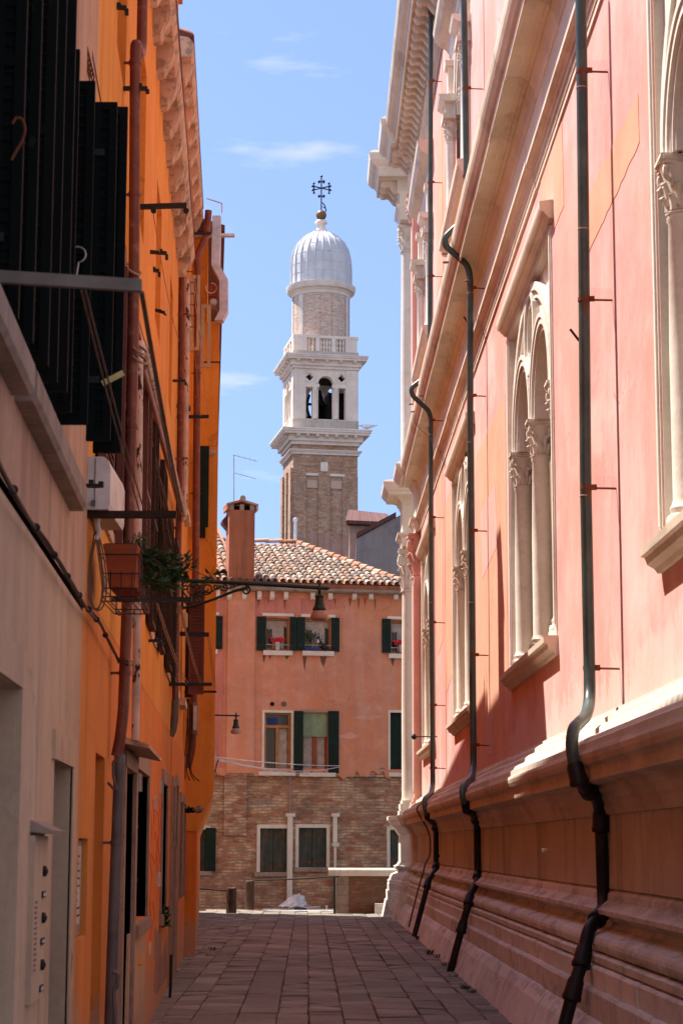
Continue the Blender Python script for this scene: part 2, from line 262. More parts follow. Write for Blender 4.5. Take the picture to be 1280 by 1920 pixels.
def slabmat():
    m, t, b = nodes('trachyte_slabs')
    r = N(t, 'ShaderNodeValToRGB'); e = r.color_ramp.elements
    cols = [(0.15, 0.13, 0.095), (0.24, 0.205, 0.155), (0.18, 0.15, 0.11), (0.35, 0.30, 0.23), (0.22, 0.185, 0.145)]
    while len(e) < len(cols): e.new(0.5)
    for i, c in enumerate(cols): e[i].position = i/(len(cols)-1); e[i].color = (*c, 1)
    t.links.new(island(t), r.inputs[0])
    c = mix(t, mul(t, noise(t, 2.2, (1, 1, 1), 8, 0.7, 0.45, 0.7), 0.5), r.outputs[0], (0.09, 0.07, 0.055))
    c = mix(t, mul(t, noise(t, 0.7, (1, 1, 1), 7, 0.7, 0.46, 0.66), 0.45), c, (0.12, 0.095, 0.08))
    c = mix(t, mul(t, noise(t, 30, (0.5, 1, 1), 4, 0.6, 0.5, 0.8), 0.5), c, (0.36, 0.29, 0.24))
    t.links.new(c, b.inputs['Base Color']); b.inputs['Roughness'].default_value = 0.72
    p = bump(t, b, noise(t, 14, (1, 1, 1), 6, 0.7, 0, 1), 0.6, 0.012); bump(t, b, noise(t, 90, (1, 1, 1), 3, 0.6, 0, 1), 0.3, 0.004, p); return m
M['slab'] = slabmat()
M['groundbed'] = paint('joint_dirt', (0.06, 0.045, 0.035), 0.95)
def leadmat():
    m, t, b = nodes('lead_sheets')
    c = mix(t, noise(t, 0.8, (1, 1, 1), 6, 0.6, 0.3, 0.7), (0.66, 0.65, 0.65), (0.50, 0.50, 0.53))
    c = mix(t, mul(t, noise(t, 2.2, (1, 1, 2), 8, 0.75, 0.60, 0.66), 0.6), c, (0.16, 0.16, 0.2))
    t.links.new(c, b.inputs['Base Color']); b.inputs['Roughness'].default_value = 0.6; b.inputs['Metallic'].default_value = 0.1; return m
M['lead'] = leadmat()
def watermat():
    m, t, b = nodes('canal_water'); b.inputs['Base Color'].default_value = (0.015, 0.035, 0.03, 1); b.inputs['Roughness'].default_value = 0.06
    bump(t, b, noise(t, 3, (1, 1, 1), 4, 0.6, 0, 1), 0.4, 0.05); return m
M['water'] = watermat()

# ------------------------------------------------------------ mesh building
col = sc.collection
class MB:
    def __init__(s, F=IDF): s.v = []; s.f = []; s.F = F; s.smooth = []
    def pt(s, *c): s.v.append(s.F(*c)); return len(s.v)-1
    def face(s, idx, sm=False): s.f.append(tuple(idx)); s.smooth.append(sm)
    def box(s, a0, a1, b0, b1, c0, c1):
        i = len(s.v)
        for a in (a0, a1):
            for b in (b0, b1):
                for c in (c0, c1): s.pt(a, b, c)
        for q in ((0, 1, 3, 2), (4, 6, 7, 5), (0, 4, 5, 1), (2, 3, 7, 6), (0, 2, 6, 4), (1, 5, 7, 3)): s.face([i+k for k in q])
    def prism(s, prof, s0, s1, caps=True):        # prof: closed list of (b, c), extruded along the first axis
        n = len(prof); i = len(s.v)
        for b, c in prof: s.pt(s0, b, c)
        for b, c in prof: s.pt(s1, b, c)
        for k in range(n): s.face((i+k, i+(k+1) % n, i+n+(k+1) % n, i+n+k))
        if caps: s.face([i+k for k in range(n)][::-1]); s.face([i+n+k for k in range(n)])
    def wprism(s, pts, r0, r1):                    # pts: wall outline (s, z), extruded across the second axis
        n = len(pts); i = len(s.v)
        for a, c in pts: s.pt(a, r0, c)
        for a, c in pts: s.pt(a, r1, c)
        for k in range(n): s.face((i+k, i+(k+1) % n, i+n+(k+1) % n, i+n+k))
        s.face([i+k for k in range(n)][::-1]); s.face([i+n+k for k in range(n)])
    def tube(s, pts, r, n=8, caps=True, F=None):
        pts = [Vector(p) for p in pts]; m = len(pts); rs = r if isinstance(r, (list, tuple)) else [r]*m
        i = len(s.v); prev = None
        for k, p in enumerate(pts):
            d = (pts[min(k+1, m-1)] - pts[max(k-1, 0)]).normalized()
            if prev is None: u = d.orthogonal().normalized()
            else: u = (prev - d*prev.dot(d)).normalized()
            prev = u; w = d.cross(u)
            for j in range(n):
                a = 2*math.pi*j/n; s.v.append(p + (u*math.cos(a) + w*math.sin(a))*rs[k])
        for k in range(m-1):
            for j in range(n): s.face((i+k*n+j, i+k*n+(j+1) % n, i+(k+1)*n+(j+1) % n, i+(k+1)*n+j), True)
        if caps: s.face([i+j for j in range(n)][::-1]); s.face([i+(m-1)*n+j for j in range(n)])
    def lathe(s, prof, c, n=16, axis=Vector((0, 0, 1)), a0=0, a1=2*math.pi, sm=True):
        axis = axis.normalized(); u = axis.orthogonal().normalized() if abs(axis.z) < 0.99 else Vector((1, 0, 0)); w = axis.cross(u); i = len(s.v); c = Vector(c)
        full = abs(a1-a0-2*math.pi) < 1e-6; nn = n if full else n+1
        for r, h in prof:
            for j in range(nn):
                a = a0+(a1-a0)*j/n; s.v.append(c + axis*h + (u*math.cos(a)+w*math.sin(a))*max(r, 0.0005))
        for k in range(len(prof)-1):
            for j in range(n):
                j2 = (j+1) % nn; s.face((i+k*nn+j, i+k*nn+j2, i+(k+1)*nn+j2, i+(k+1)*nn+j), sm)
        if full: s.face([i+j for j in range(nn)][::-1]); s.face([i+(len(prof)-1)*nn+j for j in range(nn)])
    def ring(s, ca, cc, r0, r1, o0, o1, a0=0, a1=math.pi, n=20):   # arch ring in the wall plane
        i = len(s.v); full = abs(a1-a0-2*math.pi) < 1e-6; nn = n if full else n+1
        for j in range(nn):
            a = a0+(a1-a0)*j/n
            for r, o in ((r0, o0), (r1, o0), (r1, o1), (r0, o1)): s.pt(ca+math.cos(a)*r, o, cc+math.sin(a)*r)
        for j in range(n):
            j2 = (j+1) % nn
            for k in range(4): s.face((i+j*4+k, i+j*4+(k+1) % 4, i+j2*4+(k+1) % 4, i+j2*4+k))
        if not full: s.face([i, i+1, i+2, i+3]); s.face([i+(nn-1)*4+k for k in range(4)])
    def plate(s, outer, holes, o0, o1):            # wall-plane plate with holes
        bm = bmesh.new(); loops = [outer]+holes; ed = []; base = []
        for lp in loops:
            vs = [bm.verts.new((a, c, 0)) for a, c in lp]; base.append(vs)
            for k in range(len(vs)): ed.append(bm.edges.new((vs[k], vs[(k+1) % len(vs)])))
        bmesh.ops.triangle_fill(bm, use_beauty=True, use_dissolve=False, edges=ed)
        bm.verts.index_update(); i = len(s.v); nv = len(bm.verts)
        for v in bm.verts: s.pt(v.co.x, o0, v.co.y)
        for v in bm.verts: s.pt(v.co.x, o1, v.co.y)
        for f in bm.faces:
            ids = [v.index for v in f.verts]; s.face([i+k for k in ids]); s.face([i+nv+k for k in ids[::-1]])
        for vs in base:
            for k in range(len(vs)):
                a, b = vs[k].index, vs[(k+1) % len(vs)].index; s.face((i+a, i+b, i+nv+b, i+nv+a))
        bm.free()
    def build(s, name, mat, parent=None, **kw):
        me = bpy.data.meshes.new(name); me.from_pydata([tuple(v) for v in s.v], [], s.f); me.update()
        me.polygons.foreach_set('use_smooth', s.smooth)
        bm = bmesh.new(); bm.from_mesh(me); bmesh.ops.recalc_face_normals(bm, faces=bm.faces); bm.to_mesh(me); bm.free()
        o = bpy.data.objects.new(name, me); col.objects.link(o)
        me.materials.append(M[mat] if isinstance(mat, str) else mat)
        if any(s.smooth):
            try: me.set_sharp_from_angle(angle=R(42))
            except Exception: pass
        if parent is not None:
            o.parent = parent; o.matrix_parent_inverse = Matrix.Translation(-base_of(parent))
        for k, v in kw.items(): o[k] = v
        return o
def base_of(o):
    v = Vector((0, 0, 0))
    while o is not None: v = v + o.location + (o.matrix_parent_inverse.translation if o.parent else Vector((0, 0, 0))); o = o.parent
    return v
def thing(name, loc, label, cat, group=None):
    o = bpy.data.objects.new(name, None); col.objects.link(o); o.location = loc; o.empty_display_size = 0.2
    o['label'] = label; o['category'] = cat
    if group: o['group'] = group
    return o
def tag(o, label, cat, group=None):
    o['label'] = label; o['category'] = cat
    if group: o['group'] = group
    return o
def move(o, loc):     # put a single-mesh thing's origin at its base
    loc = Vector(loc)
    o.data.transform(Matrix.Translation(-loc)); o.location = loc; return o
def smooth_path(pts, rad=0.08, n=5):
    pts = [Vector(p) for p in pts]; out = [pts[0]]
    for k in range(1, len(pts)-1):
        a, b, c = pts[k-1], pts[k], pts[k+1]
        r = min(rad, (a-b).length*0.45, (c-b).length*0.45); p0 = b+(a-b).normalized()*r; p1 = b+(c-b).normalized()*r
        for j in range(n+1):
            t = j/n; out.append(p0*(1-t)**2 + b*2*t*(1-t) + p1*t*t)
    out.append(pts[-1]); return out
def sag(a, b, d, n=10):
    a, b = Vector(a), Vector(b); return [a.lerp(b, t/n) - Vector((0, 0, d*4*(t/n)*(1-t/n))) for t in range(n+1)]
def wallgrid(mb, s0, s1, z0, z1, ops, o=0.0, depth=0.3, back=True):
    # a wall face at offset o with rectangular openings and their reveals
    S = sorted({s0, s1, *[x for q in ops for x in q[:2]]}); Z = sorted({z0, z1, *[x for q in ops for x in q[2:4]]})
    S = [x for x in S if s0 <= x <= s1]; Z = [x for x in Z if z0 <= x <= z1]
    sg = -1 if depth > 0 else 1
    for i in range(len(S)-1):
        for j in range(len(Z)-1):
            cs, cz = (S[i]+S[i+1])/2, (Z[j]+Z[j+1])/2
            if any(q[0] < cs < q[1] and q[2] < cz < q[3] for q in ops): continue
            k = [mb.pt(S[i], o, Z[j]), mb.pt(S[i+1], o, Z[j]), mb.pt(S[i+1], o, Z[j+1]), mb.pt(S[i], o, Z[j+1])]; mb.face(k)
    for q in ops:
        a, b, c, d = q[:4]
        for (p, r) in (((a, c), (b, c)), ((b, c), (b, d)), ((b, d), (a, d)), ((a, d), (a, c))):
            mb.face((mb.pt(p[0], o, p[1]), mb.pt(r[0], o, r[1]), mb.pt(r[0], o-depth, r[1]), mb.pt(p[0], o-depth, p[1])))

# ============================================================ GROUND, CANAL
def struct(o): o['kind'] = 'structure'; return o
def slab_strip():
    g = MB(); rnd = random.Random(3)
    widths = []; x = -4.6
    while x < 2.9:
        w = rnd.choice([0.28, 0.33, 0.38, 0.42, 0.30]); widths.append((x, x+w)); x += w
    for k, (x0, x1) in enumerate(widths):
        y = 3 + rnd.random()*0.5
        while y < 52.0:
            L = rnd.choice([0.30, 0.42, 0.5, 0.62, 0.75, 0.36]) if k % 6 else rnd.choice([0.8, 1.1]); y1 = min(y+L, 52.1)
            sh = KR*y*1.2; sh1 = KR*y1*1.2; dz = rnd.uniform(-0.006, 0.006); tx = rnd.uniform(-0.008, 0.008); ty = rnd.uniform(-0.006, 0.006); gp = rnd.uniform(0.002, 0.007)
            i = len(g.v); b = 0.010
            P8 = [(x0+gp+sh, y+gp), (x1-gp+sh, y+gp), (x1-gp+sh1, y1-gp), (x0+gp+sh1, y1-gp)]
            P8 = [(p[0]+rnd.uniform(-.006, .006), p[1]+rnd.uniform(-.006, .006)) for p in P8]
            cx = sum(p[0] for p in P8)/4; cy = sum(p[1] for p in P8)/4
            for p in P8: g.pt(p[0], p[1], -0.07)
            for p in P8: g.pt(p[0], p[1], dz-0.008+tx*(1 if p[0] > cx else -1)+ty*(1 if p[1] > cy else -1))
            for p in P8: g.pt(p[0]+(b if p[0] < cx else -b), p[1]+(b if p[1] < cy else -b), dz+tx*(1 if p[0] > cx else -1)+ty*(1 if p[1] > cy else -1))
            for q in range(4):
                g.face((i+q, i+(q+1) % 4, i+4+(q+1) % 4, i+4+q)); g.face((i+4+q, i+4+(q+1) % 4, i+8+(q+1) % 4, i+8+q))
            g.face((i+8, i+9, i+10, i+11)); y = y1
    return g
struct(slab_strip().build('pavement', 'slab'))
g = MB(); g.box(-60, 60, -40, 52.1, -0.6, -0.03); struct(g.build('ground', 'groundbed'))
g = MB(); g.box(-3.4, 1.2, 52.12, 52.42, -0.7, 0.012); struct(g.build('quay_edge', 'plinth'))
g = MB(); g.box(-400, 400, 40, 420, -1.3, -0.62); struct(g.build('water', 'water'))
g = MB(); g.box(-1500, 1500, 57.9, 3000, -0.8, -0.12); struct(g.build('far_ground', 'groundbed'))

# ============================================================ PALACE (right)
pal = thing('palace', PF(28, 2.6, 0), 'long pink palace with stone cornices and paired arched windows along the right of the alley', 'palace')
S0, S1 = 8.0, 46.0
WIN = [(9.8, 13.75), (20.0, 24.45), (30.1, 34.55), (40.1, 44.5)]
z_s, z_t = 3.66, 7.86
b = MB(PF); ops = [(w[0]+0.05, w[1]-0.05, z_s, z_t) for w in WIN]
wallgrid(b, S0, S1, 2.45, 8.7, [], 2.4, 0.0) if False else None
def palwall(mb, z0, z1, ops):
    S = sorted({S0, S1, *[x for q in ops for x in q[:2]]}); Z = sorted({z0, z1, *[x for q in ops for x in q[2:4]]})
    for i in range(len(S)-1):
        for j in range(len(Z)-1):
            cs, cz = (S[i]+S[i+1])/2, (Z[j]+Z[j+1])/2
            if any(q[0] < cs < q[1] and q[2] < cz < q[3] for q in ops): continue
            mb.face([mb.pt(S[i], 2.4, Z[j]), mb.pt(S[i+1], 2.4, Z[j]), mb.pt(S[i+1], 2.4, Z[j+1]), mb.pt(S[i], 2.4, Z[j+1])])
palwall(b, 2.4, 8.72, ops)
b.build('lower_wall', 'pink', pal)
UW = [(29.9, 34.0), (39.9, 44.0)]
b = MB(PF); palwall(b, 9.9, 16.9, [(w[0]+0.75, w[1]-0.75, 12.0, 15.2) for w in UW]); b.build('upper_wall', 'pink', pal)
b = MB(PF); b.box(S0, S1-0.3, 3.1, 12.0, -0.1, 18.2)
b.box(S0, 8.3, 2.4, 3.1, 0, 18.2); b.build('core_wall', 'pink', pal)
b = MB(PF); b.box(S1-0.02, S1+0.5, 2.34, 11.0, 2.3, 17.5); b.build('canal_front_wall', 'whitestone', pal)
# restored plaster patches
def rough_outline(pts, step=0.12, j=0.012):
    out = []; rr = random.Random(len(pts)*7+int(pts[0][0]*10))
    for k in range(len(pts)):
        a, b_ = Vector(pts[k]), Vector(pts[(k+1) % len(pts)]); n = max(1, int((b_-a).length/step))
        for q in range(n): p = a.lerp(b_, q/n); out.append((p.x+rr.uniform(-j, j), p.y+rr.uniform(-j, j)))
    return out
def patch(pts, mat, d=0.004):
    q = rough_outline([Wp(x, y, 2.4-d) for x, y in pts]); m = MB(PF); m.wprism(q, 2.4-d, 2.4+0.02); return m.build('plaster_patch', mat, pal)
patch([(1195, 172), (1197, 268), (1150, 372), (1100, 478), (1098, 375)], 'patch')
patch([(1013, 310), (1052, 228), (1056, 385), (1037, 432), (1037, 376), (1012, 378)], 'patch')
patch([(893, 850), (921, 795), (946, 738), (948, 900), (951, 1215), (953, 1420), (893, 1452)], 'patch')
patch([(901, 962), (927, 905), (932, 1020), (903, 1086)], 'patchpale', 0.007)
patch([(911, 1345), (923, 1325), (923, 1412), (911, 1420)], 'patchpale', 0.007)
patch([(846, 905), (851, 1255), (836, 1300), (832, 960)], 'patch')
patch([(818, 905), (829, 870), (830, 1200), (820, 1230)], 'patch')
patch([(786, 1060), (790, 1180), (788, 1500), (783, 1490)], 'patch')
def patchu(pts, mat):
    q = [Wp(x, y, 2.396) for x, y in pts]; m = MB(PF); m.wprism(q, 2.396, 2.42); return m.build('plaster_patch', mat, pal)
patchu([(818, 290), (832, 130), (836, 480), (817, 560)], 'patch')
patchu([(840, 190), (847, 200), (847, 300), (838, 330)], 'patch')

# plinth courses: separate blocks with fine joints
rnd = random.Random(11)
KP = 1.03
def kp(pr): return [(a*KP if a < 2.59 else a, 1.6+(z-1.6)*KP) for a, z in pr]
def course(prof, mat, name, lo=1.1, hi=2.2, s0=S0, s1=S1, jit=0.004, gap=0.003, worn=0.0):
    m = MB(PF); s = s0
    while s < s1-0.01:
        e = min(s1, s + rnd.uniform(lo, hi)); 
        if s1-e < 0.4: e = s1
        d = rnd.uniform(-jit, jit)
        if worn:
            n = max(2, int((e-s)/0.10)); k = len(prof); i = len(m.v); w0 = [rnd.uniform(-1, 1) for _ in prof]
            for j in range(n+1):
                ss = s+gap+(e-s-2*gap)*j/n
                for q, (a, z) in enumerate(prof):
                    w0[q] = 0.5*w0[q]+rnd.uniform(-1, 1)*0.5; f = worn if a < 2.55 else 0
                    if rnd.random() < 0.06: f *= 2.6
                    m.pt(ss, a+d+abs(w0[q])*f, z+w0[q]*f*0.7*(1 if a < 2.55 else 0))
            for j in range(n):
                for q in range(k): m.face((i+j*k+q, i+j*k+(q+1) % k, i+(j+1)*k+(q+1) % k, i+(j+1)*k+q))
            m.face([i+q for q in range(k)][::-1]); m.face([i+n*k+q for q in range(k)])
        else: m.prism([(a+d, z) for a, z in prof], s+gap, e-gap)
        s = e
    return m.build(name, mat, pal)
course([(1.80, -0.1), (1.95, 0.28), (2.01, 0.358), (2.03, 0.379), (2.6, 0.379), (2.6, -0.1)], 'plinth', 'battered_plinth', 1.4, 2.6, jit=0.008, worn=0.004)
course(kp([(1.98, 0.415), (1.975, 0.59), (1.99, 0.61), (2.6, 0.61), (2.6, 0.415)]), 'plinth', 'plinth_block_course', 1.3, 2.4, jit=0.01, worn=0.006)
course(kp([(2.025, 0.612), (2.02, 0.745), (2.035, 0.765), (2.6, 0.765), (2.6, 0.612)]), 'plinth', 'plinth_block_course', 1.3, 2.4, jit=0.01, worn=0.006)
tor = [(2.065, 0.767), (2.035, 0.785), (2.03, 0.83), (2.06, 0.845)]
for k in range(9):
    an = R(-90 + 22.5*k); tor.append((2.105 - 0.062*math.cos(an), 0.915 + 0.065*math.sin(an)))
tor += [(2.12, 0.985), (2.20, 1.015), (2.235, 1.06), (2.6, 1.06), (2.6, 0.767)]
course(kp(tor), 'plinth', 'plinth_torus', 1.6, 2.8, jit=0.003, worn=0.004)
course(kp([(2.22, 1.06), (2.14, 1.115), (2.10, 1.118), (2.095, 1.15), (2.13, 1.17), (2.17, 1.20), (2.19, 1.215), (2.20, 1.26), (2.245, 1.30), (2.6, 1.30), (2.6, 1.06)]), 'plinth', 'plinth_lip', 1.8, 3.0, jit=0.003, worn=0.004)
course([(2.28, 1.2905), (2.28, 1.85), (2.6, 1.85), (2.6, 1.2905)], 'dado', 'dado_panel', 2.4, 3.4, jit=0.002)
# stone cornice above the dado
cp = [(2.255, 1.85), (2.24, 1.88), (2.225, 1.90), (2.225, 1.935), (2.20, 1.96), (2.185, 2.005), (2.155, 2.03), (2.145, 2.035), (2.145, 2.06), (2.09, 2.07), (2.03, 2.085), (2.03, 2.17), (2.022, 2.185), (1.99, 2.20), (1.975, 2.235), (1.97, 2.27), (1.98, 2.30),
      (2.00, 2.31), (2.00, 2.36), (2.03, 2.375), (2.05, 2.41), (2.09, 2.43), (2.15, 2.455), (2.16, 2.50), (2.20, 2.53), (2.26, 2.55), (2.265, 2.60), (2.31, 2.63), (2.35, 2.645), (2.352, 2.675), (2.395, 2.685), (2.6, 2.685), (2.6, 1.85)]
course([p for p in cp if p[1] <= 2.301] + [(2.6, 2.301), (2.6, 1.85)], 'warmstone', 'dado_cornice', 1.9, 3.2, jit=0.002, gap=0.0015, worn=0.0022)
course([(2.6, 2.303), (1.985, 2.303)] + [p for p in cp if p[1] > 2.301][:-1], 'stone', 'window_ledge', 1.9, 3.2, jit=0.005, gap=0.003)
# main entablature
course([(2.39, 8.64), (2.378, 8.64), (2.378, 8.70), (2.366, 8.705), (2.366, 8.765), (2.352, 8.77), (2.352, 8.835), (2.335, 8.845), (2.32, 8.87), (2.295, 8.88), (2.27, 8.905), (2.27, 8.955), (2.6, 8.955), (2.6, 8.64)], 'warmstone', 'architrave', 1.8, 2.6, jit=0.004, gap=0.003)
course([(2.385, 8.955), (2.385, 9.60), (2.6, 9.60), (2.6, 8.955)], 'stone', 'frieze', 2.2, 3.4, jit=0.001, gap=0.001)
course([(2.375, 9.59), (2.36, 9.62), (2.345, 9.70), (2.32, 9.74), (2.30, 9.76), (2.30, 9.79), (2.265, 9.80), (2.25, 9.82), (2.20, 9.84), (2.075, 9.845), (2.06, 9.80), (2.035, 9.80), (2.035, 9.90), (2.015, 9.915), (2.00, 9.92), (1.985, 9.95), (1.955, 9.98), (1.935, 10.03), (1.925, 10.10), (1.925, 10.14), (1.945, 10.15), (2.4, 10.22), (2.6, 10.22), (2.6, 9.59)], 'warmstone', 'main_cornice', 1.8, 2.6, jit=0.005, gap=0.003)
course([(2.375, 16.65), (2.36, 16.65), (2.36, 16.80), (2.34, 16.81), (2.34, 16.93), (2.31, 16.95), (2.27, 17.0), (2.27, 17.04), (2.6, 17.04), (2.6, 16.65)], 'warmstone', 'top_architrave', 1.8, 2.6, jit=0.001, gap=0.001)
course([(2.36, 17.04), (2.36, 17.30), (2.33, 17.33), (2.29, 17.36), (2.6, 17.36), (2.6, 17.04)], 'stone', 'top_frieze', 1.8, 2.6, jit=0.001, gap=0.001)
TC = [(2.3, 17.36), (2.3, 17.66), (1.86, 17.66), (1.86, 17.63), (1.83, 17.63), (1.83, 17.82), (1.80, 17.85), (1.78, 17.9), (1.70, 17.95), (1.63, 18.05), (1.60, 18.16), (1.60, 18.22), (2.6, 18.32), (2.6, 17.36)]
course(TC, 'warmstone', 'top_cornice', 1.8, 2.6, jit=0.001, gap=0.001)
def modillion(m, s, w=0.17, da=0.0, z0=17.36):
    pr = [(2.31-da, z0), (2.31-da, z0+0.28), (1.92-da, z0+0.28), (1.90-da, z0+0.22), (1.93-da, z0+0.15), (1.99-da, z0+0.13), (2.05-da, z0+0.15), (2.12-da, z0+0.14), (2.17-da, z0+0.07), (2.22-da, z0+0.0), (2.27-da, z0-0.03)]
    m.prism(pr, s-w/2, s+w/2)
    m.box(s-w/2-0.02, s+w/2+0.02, 1.885-da, 2.31-da, z0+0.275, z0+0.297)
s = 30.0
while s < 45.2:
    m = MB(PF); modillion(m, s); m.build('modillion', 'warmstone', pal); s += 0.42

# ---- corinthian capital
def capital(m, c, r, h, lean=1.0, n=8, seed=1, half=False, axis_a=1.0):
    c = Vector(c); rr = random.Random(seed)
    m.lathe([(r*1.15, -0.02*h), (r*1.18, 0.02*h), (r*1.0, 0.05*h), (r*1.0, 0.35*h), (r*1.12, 0.6*h), (r*1.45, 0.85*h), (r*1.5, 0.88*h)], c, 14)
    def leaf(an, z0, hh, w, out):
        d = Vector((math.cos(an), math.sin(an), 0)); t = Vector((-d.y, d.x, 0)); rows = []
        for k in range(6):
            u = k/5; rad = r*1.04 + out*(u**2.2); zz = z0 + hh*(u if u < 0.8 else 0.8 + (0.8-u)*0.5); ww = w*(1-0.75*u**3)*(1+0.14*math.sin(u*18))
            rows.append([c + d*(rad+0.012*r) + Vector((0, 0, zz)) - t*ww - d*ww*0.18, c + d*(rad+0.16*r) + Vector((0, 0, zz)), c + d*(rad+0.012*r) + Vector((0, 0, zz)) + t*ww - d*ww*0.18])
        i = len(m.v)
        for rw in rows:
            m.v += rw; m.v += [p - d*0.09*r - Vector((0, 0, 0.02*h)) for p in rw]
        for k in range(5):
            for q in (0, 1): 
                m.face((i+k*6+q, i+k*6+q+1, i+(k+1)*6+q+1, i+(k+1)*6+q)); m.face((i+k*6+3+q, i+(k+1)*6+3+q, i+(k+1)*6+4+q, i+k*6+4+q))
            m.face((i+k*6, i+(k+1)*6, i+(k+1)*6+3, i+k*6+3)); m.face((i+k*6+2, i+k*6+5, i+(k+1)*6+5, i+(k+1)*6+2))
        m.face((i+30, i+31, i+34, i+33)); m.face((i+31, i+32, i+35, i+34))
    for k in range(n): leaf(2*math.pi*k/n, 0.05*h, 0.36*h, r*0.36, r*0.42)
    for k in range(n): leaf(2*math.pi*(k+0.5)/n, 0.12*h, 0.56*h, r*0.34, r*0.6)
    for k in range(4):          # corner volutes
        an = math.pi/4 + k*math.pi/2; d = Vector((math.cos(an), math.sin(an), 0)); pts = []
        for q in range(15):
            u = q/14; ang = u*2.6*math.pi; rad = 0.17*h*(1-0.72*u)
            pts.append(c + d*(r*1.75 - 0.10*h + rad*math.sin(ang)*0.9) + Vector((0, 0, 0.72*h + rad*math.cos(ang))))
        m.tube([c + d*r*1.05 + Vector((0, 0, 0.5*h)), c + d*r*1.35 + Vector((0, 0, 0.78*h))] + pts, [0.05*h]*2 + [0.055*h*(1-0.5*q/14) for q in range(15)], 6)
    ab = []                     # abacus with hollow sides
    for k in range(4):
        a0 = math.pi/4 + k*math.pi/2; a1 = a0 + math.pi/2; R0 = r*2.1
        p0 = Vector((math.cos(a0-0.06), math.sin(a0-0.06)))*R0; p0b = Vector((math.cos(a0+0.06), math.sin(a0+0.06)))*R0; mid = Vector((math.cos((a0+a1)/2), math.sin((a0+a1)/2)))*r*1.32
        ab += [p0, p0b, mid]
    i = len(m.v); q = len(ab)
    for zz, sc_ in ((0.88*h, 0.93), (0.93*h, 0.93), (0.95*h, 1.0), (1.0*h, 1.0)):
        for p in ab: m.v.append(c + Vector((p.x*sc_, p.y*sc_, zz)))
    for L in range(3):
        for k in range(q): m.face((i+L*q+k, i+L*q+(k+1) % q, i+(L+1)*q+(k+1) % q, i+(L+1)*q+k))
    m.face([i+k for k in range(q)]); m.face([i+3*q+k for k in range(q)])

